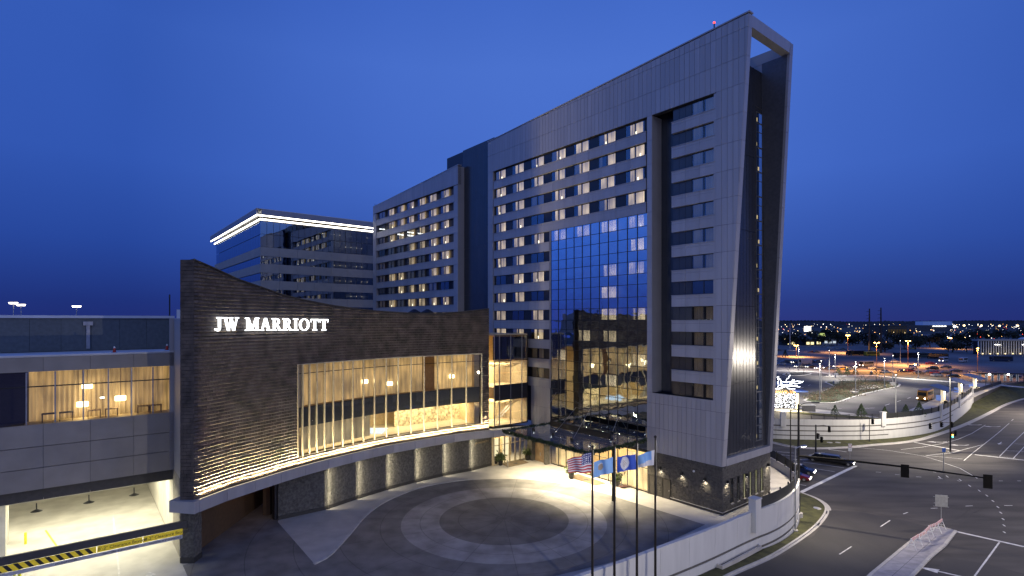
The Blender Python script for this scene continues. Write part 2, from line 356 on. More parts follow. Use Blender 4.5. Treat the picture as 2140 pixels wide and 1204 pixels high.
# dark drive paving with its rings (colour printed by distance from the ring centre: different concretes)
def paving_mat():
    m = bpy.data.materials.new('drive_paving'); m.use_nodes = True; t = m.node_tree; b = t.nodes['Principled BSDF']; N = t.nodes.new; L = t.links.new
    g = N('ShaderNodeNewGeometry'); s = N('ShaderNodeVectorMath'); s.operation = 'SUBTRACT'; s.inputs[1].default_value = (RC[0], RC[1], 0); L(g.outputs['Position'], s.inputs[0])
    ln = N('ShaderNodeVectorMath'); ln.operation = 'LENGTH'; L(s.outputs[0], ln.inputs[0])
    no = N('ShaderNodeTexNoise'); no.inputs['Scale'].default_value = .45; no.inputs['Detail'].default_value = 9; L(g.outputs['Position'], no.inputs['Vector'])
    r = N('ShaderNodeMapRange'); r.inputs[1].default_value = .36; r.inputs[2].default_value = .64; r.inputs[3].default_value = .74; r.inputs[4].default_value = 1.25; L(no.outputs[0], r.inputs[0])
    def M(op, a, bb, c=None):
        x = N('ShaderNodeMath'); x.operation = op
        for i, q in enumerate((a, bb, c)):
            if q is None: continue
            if isinstance(q, (int, float)): x.inputs[i].default_value = q
            else: L(q, x.inputs[i])
        return x.outputs[0]
    sp = N('ShaderNodeSeparateXYZ'); L(s.outputs[0], sp.inputs[0])
    ang = M('ARCTAN2', sp.outputs[1], sp.outputs[0]); d = ln.outputs['Value']
    inner = M('LESS_THAN', d, 7.2); ring = M('MULTIPLY', M('LESS_THAN', d, 11.35), M('GREATER_THAN', d, 7.2))
    # joints: concentric at 9.2, radial every 24 degrees, a square grid elsewhere
    fr = M('FRACT', M('MULTIPLY', ang, 15/ (2*math.pi)), None); rj = M('LESS_THAN', M('MULTIPLY', M('ABSOLUTE', M('SUBTRACT', fr, .5), None), d), .085)
    rj = M('MULTIPLY', rj, M('LESS_THAN', d, 19))
    cj = M('LESS_THAN', M('ABSOLUTE', M('SUBTRACT', M('FRACT', M('MULTIPLY', M('ADD', d, -7.2), 1/4.2), None), .5), None), .010)
    j = M('MAXIMUM', rj, cj)
    c0 = M('MULTIPLY_ADD', ring, .105, .145); c0 = M('MULTIPLY_ADD', inner, -.025, c0)
    v = M('MULTIPLY', M('MULTIPLY', c0, r.outputs[0]), M('MULTIPLY_ADD', j, -.35, 1.0))
    cc = N('ShaderNodeCombineXYZ'); L(v, cc.inputs[0]); L(M('MULTIPLY', v, .97), cc.inputs[1]); L(M('MULTIPLY', v, .95), cc.inputs[2])
    L(cc.outputs[0], b.inputs['Base Color']); b.inputs['Roughness'].default_value = .75
    return m
RC = ((G(840.5,1093).x+G(1266,1093).x)/2, 60.6)
tr_l = [(658.7,1180.5),(689,1166),(714.5,1139),(737,1113.5),(762,1081.6),(794,1056),(832.5,1037),(880,1019),(938,1008),(992,1002.5),(1049.4,1001),(1079.4,1000.8),(1143,1005.5),(1197,1015.7),(1254,1028.4)]
drv = smooth([G(*p).xy for p in tr_l], 2) + [G(1473.5,1096.7).xy, G(1381,1139.6).xy, G(1286,1173).xy, G(1159,1204).xy, G(1000,1260).xy, G(900,1400).xy, G(400,1400).xy, G(300,1204).xy, G(388,1180).xy, G(416,1170).xy, G(416,1110).xy, G(420,1040).xy, G(590,1040).xy, G(580.5,1091).xy]
PAV = paving_mat()
m = MB(); fillgrid(m, drv, 0.004, 1); m.build('driveway', PAV, kind='structure')
# the raised kerb along the curved walk
m = MB(); kp = smooth([G(*p).xy for p in tr_l[:10]], 2); sweep(m, kp, 0.0, 0.32, 0.0, 0.11); m.build('kerb', KERB, kind='structure')
# stone-coloured joint lines across the pale walk
def strip(a, b, wd, z, name, mt, parent=None, zf=None):
    a, b = Vector(a[:2]), Vector(b[:2]); t = (b-a).normalized(); n = Vector((-t.y, t.x))*wd/2
    q = [a-n, b-n, b+n, a+n]; zz = zf or (lambda p: z)
    mm = MB(); mm.sheet([(p.x, p.y, zz(p)) for p in q]); return mm.build(name, mt, parent)

# ---------------------------------------------------------------- retaining wall beside the street
WCUM = [0]
for a, b in zip(WP, WP[1:]): WCUM.append(WCUM[-1]+(b-a).length)
wall = thing('retaining_wall', 'white panelled retaining wall curving round the hotel forecourt above the street', 'wall')
wzt = lambda i: 1.1
m = MB(); sweep(m, WP, -0.25, 0.0, -5.0, 1.0); m.build('wall_core', WHITEW, wall)
ring_pts = resample([p for p in WP], 4.2)
for k in range(len(ring_pts)-1):
    sub = resample([p for p in WP], 0.7)
NS = resample(WP, 0.7)
seg = 6
for k in range(0, len(NS)-seg, seg):
    part = NS[k:k+seg+1]; 
    a = part[0].lerp(part[1], .05); part = [a] + part[1:]
    m = MB(); sweep(m, part, -0.33, -0.24, -0.45, 1.1); m.build('wall_panel', WHITEW, wall)
    m = MB(); sweep(m, part, -0.30, -0.24, -1.75, -0.47); m.build('wall_panel', WHITEW, wall)
    m = MB(); sweep(m, part, -0.30, -0.24, -2.9, -2.02); m.build('wall_panel', WHITEW, wall)
    m = MB(); sweep(m, part, -0.30, -0.24, -5.0, -3.2); m.build('wall_panel', WHITEW, wall)
for z0, z1 in ((-2.0,-1.77), (-3.18,-2.92)):
    m = MB(); sweep(m, NS, -0.27, -0.24, z0, z1); m.build('groove_band', WHITEB, wall)
m = MB(); sweep(m, NS, -0.36, 0.06, 1.1, 1.2); m.build('coping', WHITEW, wall)
# pillar on the wall, then the dark metal fence panels
pp = G(1575,1069.7,1.1).xy
tdir = (G(1610,1055.4,1.1).xy - G(1520,1090,1.1).xy).normalized(); tn = Vector((-tdir.y, tdir.x))
m = MB(); m.obox(pp - tn*.15, tdir, tn, .55, .42, -1.0, 2.55); m.obox(pp - tn*.15, tdir, tn, .62, .49, 2.56, 2.7); m.build('pillar', WHITEW, wall)
fence = thing('street_fence', 'dark metal screen fence standing on the curved white wall past its pillar', 'fence')
s_p = min(range(len(NS)), key=lambda i: (NS[i]-pp).length) + 1
fp = NS[s_p:s_p+52]
for k in range(0, len(fp)-4, 4):
    part = fp[k:k+5]; m = MB(); sweep(m, part, -0.14, -0.10, 1.25, 2.45); m.build('fence_panel', mat('dark_fence_sheet', (.035,.036,.034), .5, .3, rnd=.1), fence)
    q = part[0]; m = MB(); m.obox(q - Vector((0,0)), (1,0), (0,1), .06, .06, 1.2, 2.62); m.build('post', BLACKM, fence)

# ---------------------------------------------------------------- near grass verge and kerb
kpx = [(1400,1290),(1480,1231),(1521,1204),(1600,1171.4),(1637,1150),(1671.4,1127),(1697,1108.6),(1717,1088.6),(1728.6,1068.6),(1725.7,1057),(1708.6,1044),(1685.7,1034.9),(1673,1031)]
KP = smooth([GR(*p).xy for p in kpx], 2)
wl = [NS[i] + Vector((.3,-.3)) for i in range(len(NS)) if NS[i].y < 71.5]
gpoly = [Vector((p.x, p.y)) for p in KP] + list(reversed(wl))
m = MB(); fillgrid(m, gpoly, lambda p: zr(p[1])+.14, 1); m.build('grass_verge', GRASS, kind='structure')
m = MB(); zk = lambda dz: (lambda i: zr(KP[i].y)+dz)
sweep(m, KP, 0.0, 0.22, zk(-.1), zk(.17)); m.build('street_kerb', KERB, kind='structure')
m = MB(); sweep(m, KP, -0.55, -0.003, zk(-.1), zk(.012)); m.build('gutter', CONC, kind='structure')
# concrete planter box on the verge
pl = thing('concrete_planter', 'long low concrete trough lying on the grass under the white wall', 'planter')
a, b = GR(1500,1190,.15), GR(1582,1152,.15); t = (b-a).xy.normalized(); n = Vector((-t.y,t.x)); cc = (a.xy+b.xy)/2; L_ = (b-a).xy.length/2
mm = MB()
for o in (-.42,.42): mm.obox(cc+n*o, t, n, L_, .1, a.z-.1, a.z+.35)
mm.build('side_wall', CONC, pl)
mm = MB()
for o in (-1,1): mm.obox(cc+t*o*(L_-.1), t, n, .1, .31, a.z-.1, a.z+.35)
mm.build('end_wall', CONC, pl)
mm = MB(); mm.obox(cc, t, n, L_-.2, .32, a.z-.1, a.z+.08); mm.build('soil', EARTH, pl)

def round_cover(px, py, r, name='manhole_cover', lab='round concrete manhole cover in the grass by the kerb', z=None):
    p = GR(px, py, .16) if z is None else G(px, py, z)
    o = thing(name, lab, 'manhole cover', (p.x, p.y, p.z))
    mm = MB(); mm.cyl((0,0), r, 0, .04, 20); mm.build('rim', CONC, o); mm = MB(); mm.cyl((0,0), r*.6, .042, .06, 16); mm.build('lid', GALV, o)
round_cover(1706,1065,.62)

# ---------------------------------------------------------------- road markings, traced on the street
def mk(pts, wd=.14, name='lane_line'):
    q = [GR(*p).xy for p in pts]; mm = MB(); zz = [zr(p.y)+.006 for p in q]
    ns = normals(q); V = []
    for p, n_, z in zip(q, ns, zz): V += [((p-n_*wd/2).x, (p-n_*wd/2).y, z), ((p+n_*wd/2).x, (p+n_*wd/2).y, z)]
    mm.add(V, [(2*i, 2*i+2, 2*i+3, 2*i+1) for i in range(len(q)-1)]); return mm.build(name, PAINT, road)
c9 = lambda x, y: (1600+x/3.5, 860+y/3.5)
mk([(1674,1029),(1788,973.5)], .62, 'stop_line')
for L2 in ([(1678,965.7),(1763.6,977.6)], [(1700,979),(1745,986)], [(1671,1012.4),(1685,1015)], [(1617,949),(1668,954)], [(1614,943),(1660,947)], [(1731.4,939),(1770,944.4)], [(1716,945.5),(1724,947)]): mk(L2)
mk([c9(1400,880), c9(1890,990)], .5, 'stop_line')
mk([c9(1710,957), c9(1530,1204)], .16)
for p in (((540,1045),(628,988)), ((840,843),(910,797)), ((1007,750),(1040,738)), ((1463,692),(1515,690)), ((1208,709),(1258,706)), ((1230,669),(1262,674)), ((1705,508),(1735,508)), ((1840,508),(1868,508)), ((945,461),(982,464)), ((1225,443),(1248,446)), ((1258,491),(1295,492)), ((805,443),(845,445)), ((1100,478),(1140,480)), ((1400,505),(1425,512)), ((1745,688),(1805,688))):
    mk([c9(*p[0]), c9(*p[1])], .13, 'lane_dash')
for x, y in ((1272,481),(1328,475),(1423,500),(1492,543),(1563,579),(1618,615),(1663,655),(1699,699),(1720,740),(1737,787),(1744,833),(1746,883)):
    x0, y0 = c9(x, y); mk([(x0-2.4, y0-1.6), (x0+2.4, y0+1.9)], .16, 'guide_dash')
for p in ([(1085,225),(1420,287)],[(1530,316),(1890,356)]): mk([c9(*q) for q in p], .45, 'stop_line')
for p in ([(990,278),(1140,262),(1290,236),(1410,203),(1510,160),(1608,99)], [(1450,360),(1520,300),(1620,222),(1700,158),(1782,86)], [(1798,68),(1812,57)], [(1710,330),(1800,238),(1892,150)], [(1820,236),(1892,240)], [(1755,286),(1892,292)], [(1715,330),(1830,345)], [(1810,345),(1892,258)],
          [(1170,322),(1360,303),(1490,268),(1600,240)], [(1180,322),(1440,348)], [(660,262),(900,285),(1150,325),(1300,370)], [(460,278),(590,296)], [(1300,375),(1420,415),(1550,490)]): mk([c9(*q) for q in p], .13)
def arrow(px, py, ang, s=1.0, bend=0.0, name='arrow_marking', zf=None):
    c = GR(px, py) if zf is None else G(px, py, zf); P = []
    shape = [(-1.9,-.09),(.5,-.09+bend*.2),(.45,-.42),(1.9,bend*.5),(.45,.55),(.5,.10+bend*.2),(-1.9,.09)]
    if bend: shape = [(-1.9,-.25-bend*.6),(-.9,-.12),(.5,-.11),(.45,-.48),(1.9,0),(.45,.48),(.5,.11),(-.95,.10),(-2.0,-.05-bend*.6)]
    for x, y in shape:
        X = c.x + s*(x*math.cos(ang)-y*math.sin(ang)); Y = c.y + s*(x*math.sin(ang)+y*math.cos(ang)); P.append((X, Y, (zr(Y) if zf is None else zf)+.006))
    mm = MB(); mm.sheet(P); mm.build(name, PAINT, road)
for x, y in ((1522,98),(1660,111),(1258,224),(1418,247)): arrow(*c9(x, y), math.pi-.15, 1.15, .8)
arrow(*c9(1715,232), math.pi+.7, .9, 0); arrow(1668+22,961, .0, 1.4, -.5); arrow(1978,1198, 2.35, 1.35, .9)
for x, y, r in ((1884,409,.3),(525,1055,.12)):
    pass
# newer, darker asphalt on the near lanes, and a few sealed cracks
DASPH = mat('newer_asphalt', (0.036, 0.033, 0.031), 0.8, 0, 0.2, 0.25, bump=.3, bscale=30, detail=9, stretch=(1,.4,1))
m = MB(); pq = [GR(*p) for p in ((1480,1290),(1530,1206),(1640,1158),(1700,1120),(1732,1082),(1733,1066),(1800,1070),(1890,1088),(1948,1103),(1900,1136),(1820,1204),(1760,1290))]; m.sheet([(p.x,p.y,zr(p.y)+.003) for p in pq]); m.build('newer_asphalt', DASPH, road)
m = MB(); pq = [GR(*p) for p in ((1900,1290),(1975,1165),(2060,1178),(2200,1215),(2200,1290))]; m.sheet([(p.x,p.y,zr(p.y)+.003) for p in pq]); m.build('newer_asphalt', DASPH, road)
def crack(pts, wd=.06):
    o = mk(pts, wd, 'sealed_crack'); o.data.materials.clear(); o.data.materials.append(DASPH)
crack([(1720,1060),(1790,1066),(1870,1080),(1960,1095),(2000,1085),(2030,1062)], .12); crack([(1995,1112),(2015,1095),(2028,1075),(2080,1050)]); crack([(1800,1000),(1860,1030),(1940,1040),(2050,1075)]); crack([(1760,1046),(1830,1012),(1900,985)]); crack([(1850,1160),(1760,1190),(1700,1204)])
# drain inlets in the kerb
for px, py in ((1722,1073),(1702,1096)):
    q = GR(px, py); m = MB(); i_ = min(range(len(KP)), key=lambda i: (KP[i]-q.xy).length); t = (KP[i_+1]-KP[i_-1]).normalized(); n = Vector((-t.y,t.x)); m.obox(KP[i_]-n*.03, t, n, .5, .08, q.z-.02, q.z+.12); m.build('drain_inlet', BACK, kind='structure')
# median with pavers
med = [c9(*p) for p in ((700,1290),(780,1204),(905,1100),(1060,970),(1200,870),(1285,852),(1380,878),(1300,980),(1195,1065),(1060,1204),(980,1290))]
MP = [GR(*p).xy for p in med]
m = MB(); fillgrid(m, MP, lambda p: zr(p[1])+.13, 1); mo = m.build('median', mat('grey_median_paving', (.30,.29,.31), .8, 0, .15, 1.2), kind='structure')
m = MB(); mp2 = MP + [MP[0]]; zk2 = lambda dz: (lambda i: zr(mp2[i].y)+dz); sweep(m, mp2, -0.02, 0.28, zk2(-.1), zk2(.17)); m.build('median_kerb', KERB, mo)
for i in range(1, 9):      # joints between the median slabs
    f = i/9; a = MP[0].lerp(MP[4], f); b = MP[10].lerp(MP[6], f); strip(a.lerp(b,.12), a.lerp(b,.88), .03, 0, 'slab_joint', BACK, mo, zf=lambda p: zr(p.y)+.136)
strip(MP[0].lerp(MP[10],.5), MP[4].lerp(MP[7],.5), .03, 0, 'slab_joint', BACK, mo, zf=lambda p: zr(p.y)+.137)

# ---------------------------------------------------------------- far raised lot behind its own wall
LZ = -0.6
bot = [(1560,914),(1617.7,919),(1675.8,920.5),(1776.8,921.6),(1852.5,919),(1928,910),(1966,900),(1994,882.4),(2016.7,864.7),(2034,847)]
LW = smooth([G(px, py, -4.3).xy for px, py in bot], 2)
lot_far = [Vector((173,191)), Vector((230,228)), Vector((600,420)), Vector((2300,1300)), Vector((2300,5200)), Vector((-900,5200)), Vector((-900,180)), Vector((30,180))]
lotpoly = LW + lot_far
m = MB(); fillgrid(m, lotpoly, LZ, 1); m.prism([(p.x,p.y) for p in LW]+[(173,191),(230,228),(230,260),(30,200)], -5, LZ-.01)
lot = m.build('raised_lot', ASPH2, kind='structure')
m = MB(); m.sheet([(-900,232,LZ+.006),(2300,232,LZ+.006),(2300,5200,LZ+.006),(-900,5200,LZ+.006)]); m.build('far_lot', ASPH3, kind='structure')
m = MB(); m.sheet([(-2500,900,LZ+.012),(4300,900,LZ+.012),(5300,5600,LZ+.012),(-3500,5600,LZ+.012)]); m.build('far_ground', EARTH, kind='structure')
# embankment on the right down to the street
kr = [(1580,915),(1600,922),(1672,938),(1760,936.5),(1819.7,930.4),(1903,924),(1953.5,910),(2004,892.5),(2054.5,869.8),(2105,842),(2160,828)]
KR = smooth([G(px, py, -4.3).xy for px, py in kr], 2)
m = MB(); m2 = [LW[i]+Vector((0,-.3)) for i in range(len(LW))] 
fillgrid(m, KR + [Vector((260,215)), Vector((230,226)), Vector((173,190))] + list(reversed(m2)), lambda p: -4.15 if pip(p[0],p[1],[(x.x,x.y) for x in KR]+[(300,0),(0,0)]) or (Vector(p)-LW[-1]).length>0 and min((Vector(p)-q).length for q in KR)<.05 else (-4.1 if p[1]<165 else (-1.0 if p[1]>185 else -3.3)), 1)
m.build('grass_bank', GRASS, kind='structure')
m = MB(); sweep(m, KR, -0.05, 0.25, -4.4, -4.13); m.build('far_kerb', KERB, kind='structure')
m = MB(); sweep(m, KR, -0.7, -0.06, -4.4, -4.288); m.build('far_gutter', CONC, kind='structure')

lwall = thing('lot_wall', 'long white curved retaining wall with dark grooves across the street', 'wall')
LN = resample(LW, 1.5)
nL = len(LN)
m = MB(); sweep(m, LN, 0.0, .3, -5, .25); m.build('wall_core', WHITEW, lwall)
for k in range(0, nL-1, 4):
    part = LN[k:min(k+5, nL)]; part = [part[0].lerp(part[1], .03)] + part[1:]
    m = MB(); sweep(m, part, -.08, -.002, -.95, .35); m.build('wall_panel', WHITEW, lwall)
    m = MB(); sweep(m, part, -.08, -.002, -2.05, -1.22); m.build('wall_panel', WHITEW, lwall)
    m = MB(); sweep(m, part, -.08, -.002, -3.1, -2.3); m.build('wall_panel', WHITEW, lwall)
    m = MB(); sweep(m, part, -.08, -.002, -5, -3.32); m.build('wall_panel', WHITEW, lwall)
for (z0, z1, f1) in ((-1.2,-.97,.92), (-2.28,-2.07,.62), (-3.3,-3.12,.30)):
    m = MB(); sweep(m, LN, -.05, -.003, z0, z1, 0, 0, int((nL-1)*f1)); m.build('groove_band', WHITEB, lwall)
    m = MB(); sweep(m, LN, -.08, -.003, z0-.02, z1+.02, 0, int((nL-1)*f1), nL-1); m.build('wall_panel', WHITEW, lwall)
def at_path(path, px):
    return min(range(len(path)), key=lambda i: abs(CX+F*path[i].x/path[i].y - px))
for px in (1641, 1847, 1965, 2003, 2032):
    i = at_path(LN, px); q = LN[i]; t = (LN[min(i+1,nL-1)]-LN[i-1]).normalized(); n = Vector((-t.y,t.x))
    m = MB(); m.obox(q, t, n, .55, .32, -1.3, 1.75); m.obox(q, t, n, .63, .4, 1.755, 1.87); m.build('pillar', WHITEW, lwall)
# railing with balusters along the front, solid dark sheets along the sidewalk
rail = thing('lot_railing', 'black baluster railing on top of the far white wall', 'railing')
i0, i1, i2 = at_path(LN,1700), at_path(LN,1846), at_path(LN,2032)
m = MB(); sweep(m, LN, .1, .16, 1.42, 1.48, 0, i0, i1); sweep(m, LN, .1, .16, .5, .55, 0, i0, i1); m.build('rail', BLACKM, rail)
m = MB()
fine = resample(LN[i0:i1+1], .16)
for q in fine: m.box(q.x-.012, q.x+.012, q.y+.11, q.y+.135, .5, 1.45)
m.build('balusters', BLACKM, rail, kind='stuff')
for q in resample(LN[i0:i1+1], 3): 
    m = MB(); m.box(q.x-.05, q.x+.05, q.y+.08, q.y+.18, .3, 1.55); m.build('post', BLACKM, rail)
sf = thing('sidewalk_fence', 'dark sheet metal fence along the bus shelter sidewalk', 'fence')
for k in range(i1, i2-2, 3):
    m = MB(); sweep(m, LN[k:k+4], .1, .15, .38, 1.5); m.build('fence_panel', MATS['dark_fence_sheet'], sf)
    q = LN[k]; m = MB(); m.box(q.x-.06, q.x+.06, q.y+.05, q.y+.2, .3, 1.65); m.build('post', BLACKM, sf)
tf = thing('timber_fence', 'low black rail fence at the head of the grass bank', 'fence')
a, b = LW[-1]+Vector((.5,.5)), G(2092,803,LZ).xy
for k in range(9):
    q0, q1 = a.lerp(b, k/9), a.lerp(b, (k+1)/9); t = (q1-q0).normalized(); n = Vector((-t.y,t.x)); L2=(q1-q0).length/2
    m = MB(); m.obox((q0+q1)/2, t, n, L2-.05, .03, LZ, LZ+1.2); m.build('fence_panel', MATS['dark_fence_sheet'], tf)

# pale sidewalk, islands and kerb strips inside the lot
def lotpatch(pts, name, mt, dz=.012, kerb=True, kind='structure', sm=1, raw=False):
    q = [Vector(p) if raw else G(px_, py_, LZ).xy for p in pts for (px_, py_) in [p]]
    q2 = smooth(q+[q[0]], sm)[:-1] if sm else q
    mm = MB(); fillgrid(mm, q2, LZ+dz, 1); o = mm.build(name, mt, kind=kind)
    if kerb:
        mm = MB(); sweep(mm, q2+[q2[0]], -.3, .3, LZ-.05, LZ+dz+.05); mm.build('island_kerb', KERB, o)
    return q2
c3 = lambda x, y: (1600+x/7.525, 740+y/7.525)
lotpatch([(1872,878),(1900,859.7),(1953,837),(1979.6,824),(2027,802.6),(2095,804),(2036,828),(2002,846),(1964,862),(1920,872)], 'sidewalk', CONC, .10, sm=0)
lotpatch([(1600,858),(1618,846),(1680,853),(1760,862),(1842,874),(1842,877),(1726,869),(1620,860)], 'forecourt_walk', CONC, .10, kerb=False, sm=0)
lotpatch([(1648,862),(1676,862.5),(1760,868),(1850,876.5),(1846,878.5),(1726,870),(1648,863.5)], 'planting_strip', GRASS, .14, kerb=False, sm=0)
island = lotpatch([c3(*p) for p in ((600,735),(700,690),(850,612),(980,555),(1105,518),(1010,478),(930,446),(985,432),(1300,418),(1700,412),(1980,430),(2165,500),(1800,572),(1400,668),(1130,768),(900,778),(700,762))], 'planted_island', mat('island_turf', (.032,.040,.014), .95, 0, .5, .6, bump=.8, bscale=10, detail=9), .12, sm=1)
lotpatch([c3(*p) for p in ((275,325),(330,295),(560,285),(755,312),(560,342),(330,345))], 'small_island', EARTH, .12)
lotpatch([(1600,774.4),(1624.6,774.8),(1706,776.5),(1742,782.5),(1741,784),(1700,778.3),(1624,776.6),(1600,776)], 'kerb_strip', KERB, .12, kerb=False, sm=0)
lotpatch([(1721,787),(1745,784.6),(1772.8,784.3),(1826,784.4),(1880,789.5),(2004,798.6),(2085,804),(2140,809),(2140,811.5),(2080,806),(2004,801),(1880,791.5),(1826,786.6),(1772.8,787.6),(1735,788)], 'kerb_walk', KERB, .12, kerb=False, sm=0)
lotpatch([(1742,783.2),(1742,778),(1830,776),(1905,781),(2004,791),(2004,797.5),(1880,788.5),(1826,783.5),(1772,783.3)], 'verge_strip', EARTH, .10, kerb=False, sm=0)
lotpatch([(1600,800),(1632,797.6),(1664,801),(1640,806),(1600,808)], 'pale_pad', KERB, .12, kerb=False, sm=0)
for p in (((545,540),(595,522)),((668,498),(708,482)),((810,460),(850,462)),((190,332),(215,332)),((965,850),(1195,855)),((1560,855),(1715,848)),((1880,805),(1950,785)),((2070,750),(2107,735))):
    a, b = G(*c3(*p[0]), LZ), G(*c3(*p[1]), LZ); strip(a, b, .18, LZ+.008, 'lane_dash', PAINT, lot)
c5 = lambda x, y: (1860+x/7.525, 780+y/7.525)
for p in (((110,448),(165,430)),((272,398),(322,382)),((425,352),(475,338)),((565,310),(610,300)),((360,235),(450,245))):
    a, b = G(*c5(*p[0]), LZ), G(*c5(*p[1]), LZ); strip(a, b, .18, LZ+.008, 'lane_dash', PAINT, lot)
# parking bay lines in the far lot, one mesh: too many and too far to tell apart
m = MB(); rr = random.Random(3)
for row in range(5):
    for k in range(46):
        px0 = 1960+k*5.2; y0 = 757+row*8.5+ k*.12
        a, b = G(px0+row*3, y0, LZ+.013), G(px0+row*3+7, y0+4.2, LZ+.013); t=(b-a).xy.normalized(); n=Vector((-t.y,t.x))*.09
        m.add([((a.x-n.x),(a.y-n.y),LZ+.014),((b.x-n.x),(b.y-n.y),LZ+.014),((b.x+n.x),(b.y+n.y),LZ+.014),((a.x+n.x),(a.y+n.y),LZ+.014)], [(0,1,2,3)])
m.build('parking_bay_lines', mat('worn_paint', (.22,.22,.22), .8), kind='stuff')
# ================================================================ the hotel
hotel = thing('hotel_tower', 'tall grey panelled hotel slab with a leaning prow end and rows of lit windows', 'building', A0, RZH)
def clip(poly, fn):     # keep fn(p) >= 0
    out = []
    for i in range(len(poly)):
        a, b = poly[i], poly[(i+1)%len(poly)]; fa, fb = fn(a), fn(b)
        if fa >= 0: out.append(a)
        if (fa >= 0) != (fb >= 0): t = fa/(fa-fb); out.append((a[0]+(b[0]-a[0])*t, a[1]+(b[1]-a[1])*t))
    return out
xe = lambda z: 3.14*(z-5.5)/50.4
edge = lambda p: xe(p[1]) - .02 - p[0]
roofl = lambda p: 55.9 - 1.9*(p[0]*-1+3.14)/48 - .12 - p[1]
rows = [5.5, 8.6, 11.7, 14.75] + [14.75+3.05*k for k in range(1, 12)] + [51.35, 54.4, 57.5]
cells = []
def block(s0, s1, z0, z1, w=.66):
    n = max(1, round((s1-s0)/w)); es = [s0+(s1-s0)*i/n for i in range(n+1)]
    zs = [z0] + [r for r in rows if z0+.3 < r < z1-.3] + [z1]
    for i in range(n):
        for a, b in zip(zs, zs[1:]): cells.append((es[i], es[i+1], a, b))
block(-3.35, .77, 5.5, 48.4, .7); block(.77, 10.4, 5.5, 13.0); block(9.63, 10.4, 13.0, 48.4)
block(-3.35, 44.8, 48.4, 57.0, .69); block(43.3, 44.8, 13, 48.4, 1.5); block(28.6, 33.1, 5.5, 11.7, .66)
polys = []
for s0, s1, z0, z1 in cells:
    g = .017; q = [(-s1+g, z0+g), (-s0-g, z0+g), (-s0-g, z1-g), (-s1+g, z1-g)]
    q = clip(clip(q, edge), roofl)
    if len(q) >= 3 and max(p[0] for p in q)-min(p[0] for p in q) > .05 and max(p[1] for p in q)-min(p[1] for p in q) > .1: polys.append(q)
polys.sort(key=lambda q: -q[0][0])
rest = MB()
for i, q in enumerate(polys):
    if i < 298: m = MB(); m.xprism(q, -.05, 0.02); m.build('facade_panel', PANEL, hotel)
    else: rest.xprism(q, -.05, 0.02)
rest.build('facade_panels_beyond', PANEL, hotel, kind='stuff')
# backing blades, beams and roof parapets
full = [(-44.8,48.35),(-44.8,53.85),(xe(55.8)-.03,55.75),(xe(48.35)-.03,48.35)]
m = MB(); m.xprism(full, .021, .7); m.build('parapet_wall', BACK, hotel)
m = MB(); m.xprism([(-10.4,5.5),(-10.4,12.98),(-.77,12.98),(-.77,48.33),(xe(48.33)-.03,48.33),(-.03,5.5)][0:0] or [(-.77,5.5),(-.77,48.33),(xe(48.33)-.03,48.33),(-.03,5.5)], .021, .7); m.build('end_wall', BACK, hotel)
m = MB(); m.box(-10.4,-.775, .021,.7, 5.5,12.98); m.box(-33.1,-28.6,.021,.7,5.5,11.68); m.build('base_wall', BACK, hotel)
m = MB(); m.box(-10.4,-9.63,.021,2.0,13,48.35); m.build('jamb', PANEL2, hotel)
m = MB(); m.box(-44.8,-43.3,.021,1.0,13,48.35); m.build('jamb', PANEL2, hotel)
m = MB(); m.xprism([(-44.9,53.92),(-44.9,54.06),(xe(55.9)+.1,56.05),(xe(55.9)+.1,55.9)], -.12, .75); m.build('coping', PANEL, hotel)
# leaning prow frame
for k in range(len(rows)-1):
    za, zb_ = rows[k], min(rows[k+1], 55.8)
    if za >= 55.8: break
    m = MB(); g = .015; q = [(xe(za)-.9, za+g),(xe(za), za+g),(xe(zb_), zb_-g),(xe(zb_)-.9, zb_-g)]
    m.xprism([(q[0][0]-.3-(3.0*(za-5.5)/50.4),q[0][1]), q[1], q[2], (q[3][0]-.3-(3.0*(zb_-5.5)/50.4), q[3][1])], .022 if k else .022, .78); m.build('prow_frame_panel', PANEL, hotel)
ry = lambda z: -1.25*(z-5.5)/50.4
for k in range(len(rows)-1):
    za, zb_ = rows[k], min(rows[k+1], 55.8)
    if za >= 55.8: break
    g = .015; V = []
    for z in (za+g, zb_-g):
        for x, y in ((-6 if z > 50 else -.4, 11.2),(xe(z),11.2),(xe(z),11.95),(-6 if z > 50 else -.4,11.95)): V.append((x, y+ry(z), z))
    m = MB(); m.add(V, [(0,3,2,1),(4,5,6,7),(0,1,5,4),(1,2,6,5),(2,3,7,6),(3,0,4,7)]); m.build('rear_blade_panel', PANEL2, hotel)
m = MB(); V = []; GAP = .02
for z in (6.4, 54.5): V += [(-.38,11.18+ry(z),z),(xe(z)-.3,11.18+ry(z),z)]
m.add(V, [(0,1,3,2)]); m.build('blade_shade', mat('navy_shade_tone', (.085,.09,.11), .45, .2), hotel)  # dark sheet over the inner face: the blade's shade painted as colour
m = MB(); V = []
for x0, x1, z0, z1 in ((xe(54.3)-.95, xe(54.3), 54.6, 55.8),):
    V = [(x0-.1,.78,z0),(x1-.02,.78,z0),(x1-.02,9.95,z0),(x0-.1,9.95,z0),(x0,.78,z1+.02),(xe(55.9),.78,z1+.02),(xe(55.9),9.95,z1+.02),(x0,9.95,z1+.02)]
    m.add(V, [(0,3,2,1),(4,5,6,7),(0,1,5,4),(1,2,6,5),(2,3,7,6),(3,0,4,7)])
m.build('top_beam', PANEL, hotel)
m = MB(); m.box(-.4,.08,.78,11.2,5.5,6.35); m.build('bottom_beam', PANEL, hotel)
m = MB(); m.box(-44.7,-1.3,2.02,11.1,5.5,53.3); m.build('core', DARKW, hotel)
m = MB(); m.box(-44.7,-20.0,11.2,11.8,5.5,55.0); m.build('rear_wall', PANEL2, hotel)
